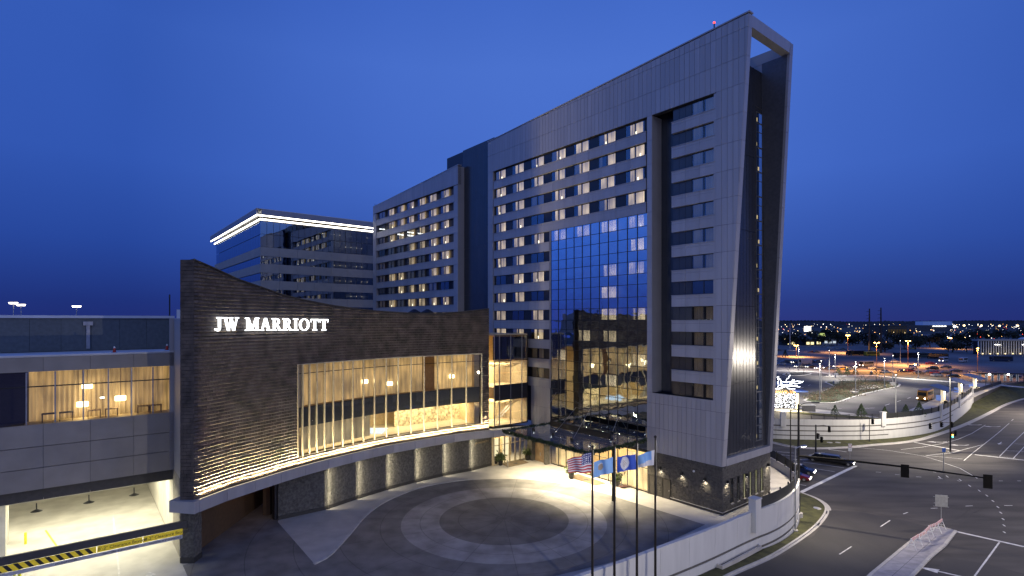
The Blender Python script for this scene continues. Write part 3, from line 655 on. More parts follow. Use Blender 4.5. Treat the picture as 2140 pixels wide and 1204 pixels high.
# ribbed dark end wall with its slit of windows
n_ = 20; ws = 7.7/n_
for k in range(n_):
    y0 = .79+k*ws
    for z0, z1 in ((6.36,14.7),(14.75,23.9),(23.95,33.1),(33.15,42.3),(42.35,53.4)):
        m = MB(); m.box(-.46,-.40-.02*(k%2),y0+.012,y0+ws-.012,z0,z1); m.build('ribbed_panel', DARK, hotel)
m = MB(); m.box(-.46,-.41,10.2,11.19,6.36,53.4); m.box(-.46,-.41,8.5,10.2,48.2,53.4); m.box(-.46,-.41,8.5,10.2,6.36,7.2); m.build('end_wall_return', DARK, hotel)
FRW = MB()
for z0 in [7.2+3.05*k for k in range(14)]:
    z1 = min(z0+3.05, 48.2)
    o = MB(); 
    for a in ((8.5,8.6,z0,z1),(10.1,10.2,z0,z1),(8.6,10.1,z0,z0+.07),(8.6,10.1,z1-.07,z1),(8.6,10.1,z0+1.9,z0+1.96)): o.box(-.45,-.36,a[0],a[1],a[2],a[3])
    fr_ = o.build('slit_window', mat('dull_slit_frame', (.12,.12,.125), .5, .4), hotel)
    g_ = MB(); g_.box(-.43,-.42,8.6,10.1,z0+.07,z1-.07); g_.build('pane', GLH, fr_)
    if random.random() < .7:
        g_ = MB(); y_ = 8.7+random.random()*.8; g_.box(-.60,-.58,y_,y_+.30,z0+.3,z0+.75); g_.build('lit_lamp', emis('slit_lamp', (1,.72,.32), 1.4), fr_)
g_ = MB(); g_.box(-1.2,-1.1,8.2,10.6,7,48.4); g_.build('slit_backing', DARKW, hotel)

# windows: one prototype frame, panes and curtains, copied
ZB = lambda i: 13.1+3.05*i
WW = 3.2
fm = MB()
for a in ((0,.07,0,1.65),(WW-.07,WW,0,1.65),(WW/2-.05,WW/2+.05,.07,1.58),(.07,WW-.07,0,.07),(.07,WW-.07,1.58,1.65)): fm.box(a[0],a[1],0,.08,a[2],a[3])
FME = fm.mesh('window', FRAME)
pm = MB(); pm.box(0,WW/2-.12,.03,.04,.07,1.58); PME = pm.mesh('pane', GLH)
def curmesh(x0, x1, mt, nm):
    c = MB(); n = max(4, int((x1-x0)/.09)); V = []; 
    for i in range(n+1):
        x = x0+(x1-x0)*i/n; y = .22+.035*math.sin(i*1.9)+.02*math.sin(i*.7); V += [(x,y,.04),(x,y,1.6)]
    c.add(V, [(2*i,2*i+2,2*i+3,2*i+1) for i in range(n)]); return c.mesh(nm, mt)
CM = {}
def cur(x0, x1, kind):
    k = (round(x0,2), round(x1,2), kind)
    if k not in CM: CM[k] = curmesh(x0, x1, {'L':CURL,'M':CURM,'D':CURD,'X':CURX}[kind], 'curtain')
    return CM[k]
RW = random.Random(11)
rl = MB(); rl.box(0,.16,.15,.2,.12,.55); RLM = rl.mesh('bedside_lamp', emis('bedside', (1,.85,.55), 5.0))
def window(parent, x, z, lit, y=.30, bare=False):
    """lit: 0 dark glass, 1 glowing curtains, 2 dim curtains, 3 warm dim, 4 curtains open"""
    w_ = put('window', FME, parent, (x, y, z))
    if not bare:
        put('pane', PME, w_, (.07,0,0)); put('pane', PME, w_, (WW/2+.05,0,0))
    j = RW.random()*.25
    if lit == 1:
        r_ = RW.random(); K_ = 'X' if bare else 'L'; put('curtain', cur(.35 if r_<.35 else .7 if r_<.75 else 1.0, 1.54, K_), w_); put('curtain', cur(1.66, 3.1 if RW.random()<.5 else 2.7, K_), w_)
        if r_ >= .75: put('curtain', cur(.1, .9, 'D'), w_)
        if RW.random() < .5: put('bedside_lamp', RLM, w_, (1.2+RW.random()*1.2, 0, 0))
    elif lit == 2: put('curtain', cur(.1,1.3,'D'), w_); put('curtain', cur(1.75,3.0,'D'), w_)
    elif lit == 3: put('curtain', cur(.2,1.4,'M'), w_); put('curtain', cur(1.8,2.9,'M'), w_)
    elif lit == 4: put('curtain', cur(1.66,3.1,'L'), w_); put('curtain', cur(.1,.6,'D'), w_)
    return w_
# spandrels
def spandrel(parent, s0, s1, i, off=0.0, z0=None, wd=2.42, mt=PANEL):
    zt = ZB(i); zb = zt-1.4 if z0 is None else z0; n = max(1, round((s1-s0)/wd)); w = (s1-s0)/n
    for k in range(n):
        m = MB(); m.box(-s0-k*w-.015, -s0-(k+1)*w+.015, off, off+.45, zb, zt-.42); m.box(-s0-k*w-.015, -s0-(k+1)*w+.015, off, off+.45, zt-.40, zt-.06)
        m.build('spandrel_panel', mt, parent)
    m = MB(); m.box(-s0, -s1, off-.07, off+.5, zt-.055, zt+.01); m.build('sill', PANEL, parent)
mid = {11:[1,1,1,1,1,1,1],10:[1,4,1,1,1,1,1],9:[1,1,1,1,2,1,1],8:[1,1,1,1,0,1,1],7:[1,1,1,1,1,1,1],6:[1,2,2,0,0,1,1],5:[1,1,2,0,1,1,0],4:[0,1,0,0,0,1,1],3:[1,1,0,3,1,0,1],2:[0,1,1,0,1,1,1],1:[1,0,0,1,3,3,0],0:[0,1,0,0,3,0,0]}
for i in range(12):
    for k in range(7):
        s0 = 11.0+4.84*k
        if i <= 1 and k >= 5: continue
        cw = i <= 7 and k <= 3
        window(hotel, -s0-WW, ZB(i), mid[i][k], .30 if not cw else .45, bare=cw)
    if i >= 8: spandrel(hotel, 10.6, 43.2, i)
    else: spandrel(hotel, 28.9, 43.2, i)
m = MB(); m.box(-43.3,-28.85,.62,2.0,11.7,36.2); m.box(-43.3,-10.41,.62,2.0,36.2,48.35); m.build('bay_backing', DARKW, hotel)
m = MB()
for k in range(7):      # dark cladding between the windows
    s0 = 11.0+4.84*k+WW
    m = MB(); z0 = 13.1 if k >= 3 else 37.5
    m.box(-s0-.02, -s0-1.62, .33, .6, z0+.02, 48.34); m.build('dark_cladding', DARKW, hotel)
m = MB(); m.box(-11.0,-10.41,.35,.6,37.5,48.34); m.build('dark_cladding', DARKW, hotel)
m = MB(); m.box(-28.85,-28.6,.05,2.0,11.7,36.1); m.build('side_return', PANEL2, hotel)
# right-hand strip of balcony-like bands in a deep recess
strip_l = [3,3,3,3,0,2,2,2,2,2,2,2]
for i in range(12):
    window(hotel, -4.15, ZB(i), strip_l[i], .34)
    if i: spandrel(hotel, .95, 6.78, i, wd=1.95, off=.02)
m = MB(); m.box(-6.79,-.78,.72,2.0,13.0,48.35); m.build('bay_backing', DARKW, hotel)
for i in range(12):
    m = MB()
    for k in range(3): m.box(-4.2-k*.87,-4.2-(k+1)*.87+.03,.40,.7,ZB(i)+.01,ZB(i)+1.64)
    m.build('dark_cladding', DARK, hotel)
for k in range(4):
    for z in range(4):
        m = MB(); m.box(-6.82-k*.7,-6.82-(k+1)*.7+.02,1.95,2.01,13+z*8.8,13+z*8.8+8.76); m.build('recess_panel', DARK, hotel)

# ---- curtain wall
cwz = [36.1]
for i in range(7, -1, -1): cwz += [13.1+3.05*i] + ([ZB(i-1)+1.65] if i else [])
cwz += [11.7, 10.05, 8.65, 7.0, 5.5, 3.1, .12]
cols_ = 11; cwx = [-28.6+18.2*k/cols_ for k in range(cols_+1)]
PM = {}
for a, b in zip(cwz, cwz[1:]):
    for k in range(cols_):
        h = round(a-b, 2); 
        mt = GLC if a > 5.6 else GLL
        if (h, mt.name) not in PM:
            q = MB(); q.box(-.81,.81,0,.012,.03,h-.03); PM[(h, mt.name)] = q.mesh('glass_pane', mt)
        if a <= 5.6 and k in (3, 4) and b < 1: continue
        o = put('glass_pane', PM[(h, mt.name)], hotel, ((cwx[k]+cwx[k+1])/2, .15, b), RW.uniform(-.0035,.0035) if a > 5.6 else 0)
        if a > 5.6: o.rotation_euler[0] = RW.uniform(-.003,.003)
MU = mat('curtain_mullion', (.03,.032,.036), .4, .4)
for x in cwx: m = MB(); m.box(x-.035,x+.035,.09,.22,.0,36.1); m.build('mullion', MU, hotel)
for z in cwz: m = MB(); m.box(-28.6,-10.4,.10,.21,z-.03,z+.03); m.build('transom', MU, hotel)
m = MB(); m.box(-28.6,-10.41,1.1,2.0,11.6,36.1); m.build('bay_backing', DARKW, hotel)
for z in (5.45,): m = MB(); m.box(-28.6,-10.4,.3,7,z-.35,z); m.build('floor_slab', INTD, hotel)
m = MB(); m.box(-28.6,-10.41,1.9,2.0,5.5,11.6); m.build('atrium_wall', INTD, hotel)
# lobby behind the ground-floor glass
m = MB(); m.box(-33,-10.45,6.0,6.2,0,5.1); m.build('lobby_wall', INT, hotel)
m = MB(); m.box(-33,-10.45,.25,6,.006,.03); m.build('lobby_floor', mat('lobby_stone', (.42,.36,.27), .4, 0, .15, .8), hotel)
for a, b in ((-14.5,-11),(-28.3,-22.3)):
    m = MB(); n = int(abs(b-a)/.09); V = []
    for i in range(n+1):
        x = a+(b-a)*i/n; V += [(x, .9+.05*math.sin(i*1.7), .05), (x, .9+.05*math.sin(i*1.7), 4.6)]
    m.add(V, [(2*i,2*i+2,2*i+3,2*i+1) for i in range(n)]); m.build('lobby_curtain', CURRL, hotel)
for x in (-13,-17,-21,-26): light('AREA', (x, 3, 4.9), 480, (1,.80,.48), 2.2, 2.2, (0,0,-1), parent=hotel)
# revolving entrance: doors in the glass front
DOORF = mat('champagne_door_frame', (.42,.36,.26), .4, .5)
def glass_door(parent, x, y, w=1.0, h=2.4):
    m = MB()
    for a in ((0,.09,0,h),(w-.09,w,0,h),(.09,w-.09,0,.22),(.09,w-.09,h-.1,h)): m.box(x+a[0],x+a[1],y-.03,y+.03,a[2],a[3])
    d = m.build('door', DOORF, parent); m = MB(); m.box(x+.09,x+w-.09,y-.005,y+.005,.22,h-.1); m.build('pane', GLL, d)
    m = MB(); m.box(x+w-.2,x+w-.16,y-.1,y-.05,.9,1.6); m.build('handle', ALU, d)
for k in range(3): glass_door(hotel, cwx[3]+.05+k*1.08, .15, 1.05, 2.9)
# ---- stone base
m = MB(); m.box(-10.4,-.06,.08,11.4,0,5.45); m.box(-10.4,-.05,.06,11.42,0,.3); m.build('base_core', STONEB, hotel)
doors = [(-8.1,-6.95,2.45),(-10.15,-9.0,2.45)]
wins = [(1.9+k*1.42, 2.35+k*1.42) for k in range(6)]
m = MB(); RS = random.Random(5)
z = .34
while z < 5.4:
    h = RS.uniform(.09,.17); h = min(h, 5.44-z); x = -10.4
    while x < 0:
        l = RS.uniform(.25,.85); x1 = min(x+l, .0)
        if not any(x1 > d0-.05 and x < d1+.05 and z < d2+.05 for d0, d1, d2 in doors): m.box(x+.008, x1-.008, RS.uniform(-.03,.05), .1, z+.006, z+h-.006)
        x += l
    y = 0
    while y < 11.4:
        l = RS.uniform(.25,.85); y1 = min(y+l, 11.4)
        if not any(y1 > a-.05 and y < b+.05 and .95 < z < 3.9 for a, b in wins): m.box(-.08, RS.uniform(-.03,.04), y+.008, y1-.008, z+.006, z+h-.006)
        y += l
    z += h
m.build('ledgestones', STONE, hotel, kind='stuff')
for d0, d1, d2 in doors:
    m = MB(); m.box(d0+.05,d1-.05,.05,.1,.02,d2-.05); d = m.build('door', mat('dark_door', (.045,.04,.037), .5), hotel); m = MB(); m.box(d1-.2,d1-.15,-.02,.05,1.0,1.15); m.build('handle', ALU, d)
    m = MB()
    for a in ((d0-.04,d0+.05,0,d2),(d1-.05,d1+.04,0,d2),(d0-.04,d1+.04,d2-.05,d2+.04)): m.box(a[0],a[1],.0,.08,a[2],a[3])
    m.build('door_frame', FRAME, d)
for k, (a, b) in enumerate(wins):
    m = MB(); m.box(-.07,.0,a,a+.05,1,3.9); m.box(-.07,.0,b-.05,b,1,3.9); m.box(-.07,.0,a+.05,b-.05,3.85,3.9); wn = m.build('slot_window', FRAME, hotel)
    m = MB(); m.box(-.04,-.03,a+.05,b-.05,1,3.85); m.build('pane', GLH, wn)
    m = MB(); m.box(-.06,-.052,a+.12,b-.02,1,3.85); m.build('blind', emis('slot_glow', (1,.88,.42), .5) if k >= 2 else DARKW, wn)
    m = MB(); m.box(-.05,.09,a-.08,b+.08,.88,.99); m.build('sill', CONC, wn)
m = MB(); m.box(-.0,.06,-.06,11.4,.3,.36); m.box(-6.9,-.0,-.06,-.0,.3,.36); m.build('base_trim', KERB, hotel)
# sconces
def sconce(x, y, z, face):
    lab = 'down-facing black wall lamp on the dark stone base'
    o = empty('wall_sconce', (x, y, z), 0, hotel); o.name = 'wall_sconce'
    m = MB(); m.box(-.13,.13,-.13,.13,0,.32); m.build('shade', BLACKM, o)
    m = MB(); m.box(-.1,.1,-.1,.1,-.012,-.002); m.build('bulb', LAMPW, o)
    light('SPOT', (0,0,-.03), 260, (1,.86,.6), .06, direction=(0,0,-1), spot=120, blend=.8, parent=o)
for x in (-8.3,-5.2,-2.1): sconce(x, -.2, 3.55, 'f')
for y in (.9,5.2,10.6): sconce(.2, y, 3.55 if y < 9 else 3.9, 's')
m = MB(); m.ball((-3.6,-.1,4.3), .14); m.build('security_camera', WHITE, hotel)

# ---- left wing and dark core between
wing_x0, wing_x1 = -92.4, -54.5
m = MB(); m.box(-54.7,-44.85,1.5,12,5,55.1); m.box(-61,-54.7,1.6,12,50.3,55.1); m.box(-44.85,-30,1.5,12,53.4,55.1); m.build('dark_core', DARKW, hotel)
for k in range(14):
    for z0, z1 in ((18,27),(27,36),(36,45),(45,55.2)):
        m = MB(); m.box(-44.9-k*.72,-44.9-(k+1)*.72+.02,1.42,1.5,z0+.02,z1-.02); m.build('core_cladding', DARK, hotel)
m = MB(); m.box(-92.2,-54.6,.65,12,5,50); m.build('wing_core', DARKW, hotel)
m = MB(); m.box(-92.4,-92.2,0,12,5,50.3); m.build('wing_side', PANEL2, hotel)
m = MB(); m.box(-54.6,-54.5,0.02,1.6,13,51.9); m.build('wing_side', PANEL2, hotel)
wr = lambda x: 52.1-1.9*(-54.5-x)/37.9
for k in range(54):
    x1 = -54.5-k*.702; x0 = x1-.702; 
    for z0, z1 in ((48.4,51.35),(51.35,53)):
        q = clip([(x0+.015,z0+.015),(x1-.015,z0+.015),(x1-.015,z1),(x0+.015,z1)], lambda p: wr(p[0])-p[1]-.1)
        if len(q) > 2 and max(p[1] for p in q)-z0 > .1: m = MB(); m.xprism(q, -.05, .02); m.build('wing_panel', PANEL, hotel)
m = MB(); m.xprism([(-92.4,48.38),(-92.4,50.08),(-54.5,51.95),(-54.5,48.38)], .021, .7); m.build('wing_parapet', BACK, hotel)
m = MB(); m.xprism([(-92.5,50.12),(-92.5,50.25),(-54.4,52.2),(-54.4,52.05)], -.1, .75); m.build('coping', PANEL, hotel)
for (a, b) in ((-56,-54.5),(-92.4,-90.7)):
    for z in range(11): m = MB(); z0 = ZB(11)+1.65-3.05*(z+1); m.box(a+.015,b-.015,-.05,.6,z0+.02,z0+3.03); m.build('wing_panel', PANEL, hotel)
wing = {11:[1,1,1,1,1,1,2],10:[1,1,1,1,1,1,0],9:[1,1,1,1,1,1,3],8:[1,1,1,1,2,2,0],7:[1,1,2,1,2,2,3],6:[1,1,2,2,1,1,3],5:[0,2,1,1,1,2,0],4:[1,1,1,1,2,1,3],3:[1]*7,2:[1]*7}
for i in range(2, 12):
    for k in range(7): window(hotel, -58.2-4.72*k-WW, ZB(i), wing[i][k])
    spandrel(hotel, 56.05, 90.65, i, wd=3.46)

# ---- glass link beside the brick wall, with its own doors below
LX = -33.2
m = MB()
ly = [-7.4,-6.4,-4.2,-1.9,-.75]
for z in (19.85,16,12.2,9.9,5.95): m.box(LX-.1,LX+.05,-7.4,-.7,z-.06,z+.06)
m.build('link_transom', FRAME, hotel)
for y in ly: m = MB(); m.box(LX-.08,LX+.07,y-.05,y+.05,5.95,19.9); m.build('link_mullion', ALU if y < -1 else FRAME, hotel)
for z0, z1 in ((16.06,19.8),(12.26,15.94),(5.95,9.84)):
    for a, b in zip(ly, ly[1:]):
        zm = (z0+z1)/2 if z1 < 16 else z1
        m = MB(); m.box(LX-.02,LX,a+.05,b-.05,z0,zm-.02); m.build('link_pane', GLH, hotel)
        if zm < z1: m = MB(); m.box(LX-.02,LX,a+.05,b-.05,zm+.02,z1); m.build('link_pane', GLH, hotel)
m = MB(); m.box(LX-.06,LX-.02,-7.4,-.7,9.96,12.14); m.build('link_spandrel', DARKW, hotel)
m = MB(); m.box(LX-9,LX-.1,-7.4,-.7,19.9,20.1); m.box(LX-9,LX-.1,-7.4,-.7,10.2,11.9); m.box(LX-6,LX-5.8,-7.4,-.7,5.95,19.8); m.build('link_floors', INT, hotel)
m = MB(); m.box(LX-6,LX-.12,-.72,-.6,5.95,19.8); m.build('link_side_wall', INT, hotel)
m = MB(); m.box(LX-6,LX-.1,-7.4,-.72,5.80,5.93); m.build('link_floor', INT, hotel)
m = MB(); m.box(LX-.5,LX-.4,-7.3,-.8,16.1,19.7); m.build('link_blind', DARKW, hotel)
for z in (15.7, 9.6): light('AREA', (LX-3,-4,z), 1100, (1,.82,.5), 3, 3, (0,0,-1), parent=hotel)
# wavy ceiling fins seen through the link glass
for zc in (15.1, 9.2):
    for k in range(7):
        m = MB(); pts = [(LX-.8-k*.62, -7.2+j*.65, zc+.25*math.sin(j*.9+k)) for j in range(10)]; m.tube(pts, .05, 5); m.build('ceiling_fin', mat('glowing_fin', (.55,.42,.22), .5), hotel)
m = MB(); m.tube([(LX-1.2,-6.5,6.1),(LX-2.2,-1.2,9.3)], .06, 6); m.tube([(LX-1.9,-6.5,6.1),(LX-2.9,-1.2,9.3)], .06, 6); m.build('escalator_rail', ALU, hotel)
# door front under the link
for k in range(6):
    y0 = -7.5+k*1.05; m = MB()
    for a in ((y0,y0+.1,0,4.4),(y0+.95,y0+1.05,0,4.4),(y0+.1,y0+.95,3.0,3.12),(y0+.1,y0+.95,4.3,4.4),(y0+.1,y0+.95,0,.2)): m.box(LX-.05,LX+.05,a[0],a[1],a[2],a[3])
    d = m.build('entrance_door', DOORF, hotel); m = MB(); m.box(LX-.01,LX+.01,y0+.1,y0+.95,.2,3.0); m.build('pane', GLL, d)
    m = MB(); m.box(LX-.01,LX+.01,y0+.1,y0+.95,3.12,4.3); m.build('pane', GLL, d)
m = MB(); m.box(LX-4,LX-3.8,-7.5,-1,0,4.8); m.box(LX-4,LX,-7.6,-7.5,0,4.8); m.build('vestibule_wall', INT, hotel)
for k in range(3): m = MB(); m.box(LX-3.78,LX-3.74,-6.8+k*2,-5.6+k*2,.1,3.0); m.build('lit_inner_door', emis('inner_door', (1,.88,.55), 1.3), hotel)
light('AREA', (LX-1.8,-4.3,4.7), 700, (1,.82,.5), 2, 5, (0,0,-1), parent=hotel)
m = MB(); m.box(-33.1,-31.9,-.9,-.1,0,5.45); m.box(-29.1,-28.62,-.9,-.1,0,5.45); m.build('stone_pier', STONE, hotel)
m = MB(); m.box(-31.9,-29.1,-.25,-.1,0,5.45); m.build('pier_infill', STONEB, hotel)
for k in range(2): m = MB(); m.box(-31.8+k*1.32,-30.52+k*1.32,-.32,-.26,.02,3.3); d = m.build('tan_door', WOODF, hotel); m = MB(); m.box(-30.62+k*.14,-30.58+k*.14,-.38,-.33,.9,1.5); m.build('handle', ALU, d)
m = MB(); m.box(-33.2,-28.6,-7.2,-.1,5.0,5.45); m.build('porch_soffit', PANEL, hotel)
m = MB(); m.cyl((-1.2,.3),.07,55.9,56.6,6); bm_ = m.build('beacon_post', BLACKM, hotel); m = MB(); m.ball((-1.2,.3,56.7),.13); m.build('beacon', REDL, bm_)
m = MB(); m.cyl((-92,.3),.07,50,50.9,6); m.build('beacon_post', BLACKM, hotel)
ds_ = MB(); ds_.box(-44.2,-28.7,.1,.25,12,12.1)

# ---- entrance canopy
can = thing('entrance_canopy', 'glass entrance canopy edged with evergreen garland over the hotel doors', 'canopy', A0, RZH)
CX0, CX1, CY0, CY1, CZ = -26.5, -10.5, -10.9, -.2, 6.8
nx, ny = 8, 6
q = MB(); dx, dy = (CX1-CX0)/nx, (CY1-CY0)/ny; q.box(.03,dx-.03,.03,dy-.03,0,.02); CP = q.mesh('roof_pane', GLK)
for i in range(nx):
    for j in range(ny): put('roof_pane', CP, can, (CX0+i*dx, CY0+j*dy, CZ))
for i in range(nx+1): m = MB(); m.box(CX0+i*dx-.04,CX0+i*dx+.04,CY0,CY1,CZ-.18,CZ-.02); m.build('roof_beam', mat('canopy_steel', (.12,.12,.13), .4, .5), can)
for j in range(ny+1): m = MB(); m.box(CX0,CX1,CY0+j*dy-.03,CY0+j*dy+.03,CZ-.3,-.19+CZ); m.build('purlin', MATS['canopy_steel'], can)
m = MB(); m.box(-24.8,-13.5,-3.6,-3.3,CZ+.1,CZ+.85); m.build('header_beam', BLACKM, can)
m = MB(); m.box(-11.25,-10.85,-5.9,-5.6,0,CZ-.2); m.build('column', BLACKM, can)
for (a, b) in (((-24,-7.5,CZ+.1),(-27.3,0,11.2)), ((-16,-8,CZ+.1),(-19,.1,11.5)), ((-20,-7.5,CZ+.1),(-23.2,.1,9.4)), ((-15,-1.5,CZ+.3),(-15.2,.1,9.2))):
    m = MB(); m.tube([a, b], .022, 6); r_ = m.build('tie_rod', ALU, can); m = MB(); m.obox(a, (1,0), (0,1), .25, .05, a[2]-.1, a[2]+.3); m.build('rod_bracket', BLACKM, r_)
# garland
RG = random.Random(9); m = MB(); path = []
for t in range(140):
    f = t/139*(11+16+10.6)
    if f < 10.6: p = (CX1, CY1-f)
    elif f < 26.6: p = (CX1-(f-10.6), CY0)
    else: p = (CX0, CY0+(f-26.6))
    path.append((p[0], p[1], CZ+.08-.16*abs(math.sin(t*.45))))
for p in path:
    for _ in range(26):
        c = Vector(p)+Vector((RG.gauss(0,.10),RG.gauss(0,.10),RG.gauss(0,.10))); d = Vector((RG.gauss(0,1),RG.gauss(0,1),RG.gauss(0,1))).normalized()*.15; e = d.orthogonal().normalized()*.06
        m.add([c-d-e, c+d, c+e*2], [(0,1,2)])
m.build('garland', LEAF, can, kind='stuff')
for x in (-24,-20.5,-17,-13.5):
    for y in (-7.5,-3.5):
        m = MB(); m.cyl((x,y), .12, CZ-.34, CZ-.2, 10); d = m.build('downlight', LAMPW, can)
for x, y, pw in ((-23.5,-5,900),(-17.5,-5,900),(-12.5,-4,500)): light('SPOT', (x, y, CZ-.5), pw*11, (1,.84,.54), .35, direction=(0,0,-1), spot=132, blend=.6, parent=can)
# ================================================================ brick annex with its curved wall
base = Vector((-28, 52, 0))
annex = thing('brick_annex', 'dark brown brick event hall with a sweeping curved facade and tall glowing window', 'building', base)
def A(mb, name, mt, **kw): return mb.build(name, mt, annex, loc=-base, **kw)
fas = [(416.9,1070.4),(491.2,1040.1),(543.8,1024.1),(592.3,1007.2),(639.5,993.2),(681,981),(744.8,965),(808.6,949.2),(867.6,938.6),(925,928.4),(982.4,918.9),(1049.4,911.9)]
FP = smooth([G(px,py,4.9).xy for px,py in fas] + [Vector((3.0,83.0))], 2)     # from the near corner to the hotel
# ledge (left of travel = building side)
FPr = resample(FP, 3.1)
for k in range(len(FPr)-1):
    seg_ = [FPr[k].lerp(FPr[k+1], .005), FPr[k].lerp(FPr[k+1], .5), FPr[k].lerp(FPr[k+1], .995)]
    m = MB(); sweep(m, seg_, 0, .2, 4.9, 5.92); A(m, 'fascia_panel', PANEL)
m = MB(); sweep(m, FPr, .2, 1.1, 5.75, 5.93); A(m, 'ledge_top', PANEL)
m = MB(); m.prism([(p.x,p.y) for p in [q + k_*.21 for q, k_ in zip(FPr, normals(FPr))]] + [(3,88),(-12,88),(-26,72),(-30.2,62),(-30.2,49.6)], 4.95, 5.2); A(m, 'soffit', BACK)
# the near corner of the ledge
c0 = FP[0]; m = MB(); m.obox(Vector((c0.x-1.32, c0.y+.28)), (.98,-.17), (.17,.98), 1.3, .6, 4.9, 5.95); A(m, 'corner_block', PANEL)
# brick wall path
ns_ = normals(FP); WLp = [FP[i]+ns_[i]*.48 for i in range(len(FP))]
WLp[0] = Vector((-28.83, 49.0))
WL_ = [p for p in WLp if CX+F*p.x/p.y < 1034]
WR = resample(WL_, .34)          # half a brick
pxs = [CX+F*p.x/p.y for p in WR]
topk = [(403.4,539.7),(449.4,559.7),(497,582),(548,599.4),(592.4,615.3),(640,626.5),(687.8,636),(735.4,643.3),(783,648.7),(830.8,651.9),(878.4,654.4),(926,654),(973.7,650.3),(1034,643)]
def wtop(i):
    x = min(max(pxs[i], 403.4), 1033.9)
    for a, b in zip(topk, topk[1:]):
        if a[0] <= x <= b[0]+1e-6: y = a[1]+(b[1]-a[1])*(x-a[0])/(b[0]-a[0]); break
    return H + (HZ-y)*WR[i].y/F
TOP = [wtop(i) for i in range(len(WR))]
wi0 = min(range(len(WR)), key=lambda i: abs(pxs[i]-622)); wi1 = min(range(len(WR)), key=lambda i: abs(pxs[i]-1006.5))
WZ0, WZ1 = 7.0, 17.3
core = MB()
sweep(core, WR, .088, 1.1, 5.9, lambda i: TOP[i]-.12, 0, 0, wi0)
sweep(core, WR, .088, 1.1, 5.9, WZ0-.05, 0, wi0, wi1); sweep(core, WR, .088, 1.1, WZ1+.05, lambda i: TOP[i]-.12, 0, wi0, wi1)
sweep(core, WR, .088, 1.1, 5.9, lambda i: TOP[i]-.12, 0, wi1, len(WR)-1)
A(core, 'wall_core', MORTAR)
m = MB(); sweep(m, WR, -.06, 1.16, lambda i: TOP[i]-.11, lambda i: TOP[i]); A(m, 'coping', mat('dark_coping', (.05,.045,.04), .5, .3))
RB = random.Random(21); CH = .335; bricks = []
nsW = normals(WR)
def brick_verts(i0, i1, z0, z1, lo, hi):
    V = []
    t = (WR[i1]-WR[i0]).normalized(); n = Vector((-t.y, t.x)); a = WR[i0]+t*.012; b = WR[i1]-t*.012
    # a chamfered lower lip stands proud, the face above leans back
    for o, z in ((.05,z0),(lo,z0+min(.10,(z1-z0)*.4)),(hi,z1),(.09,z1)):
        for p in (a, b): q = p+n*o; V.append((q.x, q.y, z))
    return V
BF = [(0,1,3,2),(2,3,5,4),(4,5,7,6),(0,2,4,6),(1,7,5,3)]
r = 0; z = 5.96
while z < 28:
    i = 0 if r % 2 == 0 else -1
    while i < len(WR)-1:
        a, b = max(i,0), min(i+2, len(WR)-1); zt = min(z+CH, TOP[a]-.13, TOP[b]-.13)
        if zt - z > .12:
            inside = (b > wi0 and a < wi1 and zt > WZ0 and z < WZ1)
            if inside and a < wi0: b = wi0; inside = False
            elif inside and b > wi1: a = wi1; inside = False
            if b > a and not inside:
                lo = -.055 - RB.random()*.010
                bricks.append((a, b, z+.012, zt-.012, lo, lo+.07+RB.random()*.05))
            elif b > a and inside and (z < WZ0-.1 or zt > WZ1+.1):
                zz0, zz1 = (z+.022, WZ0-.02) if z < WZ0 else (WZ1+.02, zt-.022)
                if zz1-zz0 > .05: bricks.append((a, b, zz0, zz1, -.05, -.03))
        i += 2
    z += CH; r += 1
key = lambda q: (WR[q[0]].length)**2 + (q[2]-H)**2*1.6
bricks.sort(key=key); rest = MB()
for k, q in enumerate(bricks):
    if k < 298: m = MB(); m.add(brick_verts(*q), BF); A(m, 'brick', BRICK)
    else: rest.add(brick_verts(*q), BF)
A(rest, 'bricks_beyond', BRICKS, kind='stuff')
# end of the wall: a narrow brick blade
t0 = (WR[1]-WR[0]).normalized(); m = MB()
ex = Vector((-1.13, .05)); zz = 5.96; rr_ = 0; zt_ = TOP[0]
cc = WR[0]+Vector((-.62,.12)); m.obox(cc, (1,0), (0,1), .60, .1, 5.3, zt_-.1); A(m, 'blade_core', MORTAR)
m = MB()
while zz < zt_-.2:
    e = min(zz+CH, zt_-.12); x0 = WR[0].x-1.22
    cuts = [x0, x0+.62, WR[0].x+.03] if rr_%2 == 0 else [x0, x0+.31, x0+.93, WR[0].x+.03]
    for a, b in zip(cuts, cuts[1:]): m.box(a+.01, b-.01, WR[0].y-.04-RB.random()*.03, WR[0].y+.1, zz+.018, e-.018)
    zz += CH; rr_ += 1
A(m, 'blade_bricks', BRICKS, kind='stuff')
# light trough along the ledge
lp = resample([FP[i]+ns_[i]*.24 for i in range(1, len(FP)) if CX+F*FP[i].x/FP[i].y < 1040], 3.2)
for a, b in zip(lp, lp[1:]):
    t = (b-a).normalized(); n = Vector((-t.y,t.x)); mid_ = (a+b)/2; L2 = (b-a).length
    d = light('AREA', (mid_.x-base.x, mid_.y-base.y, 6.02), 1000*L2/3.2, (1,.80,.44), L2*.98, .08, parent=annex); d.data.spread = math.radians(84)
    d.rotation_euler = (Vector((n.x*.2, n.y*.2, 1))).to_track_quat('-Z','Y').to_euler()
    # long side of the lamp along the wall
    zax = -Vector((n.x*.2,n.y*.2,1)).normalized(); xax = Vector((t.x,t.y,0)); yax = zax.cross(xax).normalized(); xax = yax.cross(zax)
    d.rotation_euler = Matrix((xax, yax, zax)).transposed().to_euler()
    m = MB(); m.obox(mid_, t, n, L2*.495, .04, 5.935, 5.985); A(m, 'light_strip', emis('ledge_strip', (1,.84,.50), 1.5))
    m = MB(); m.obox(mid_-n*.2, t, n, L2*.5, .02, 5.93, 6.03); A(m, 'trough_lip', PANEL)
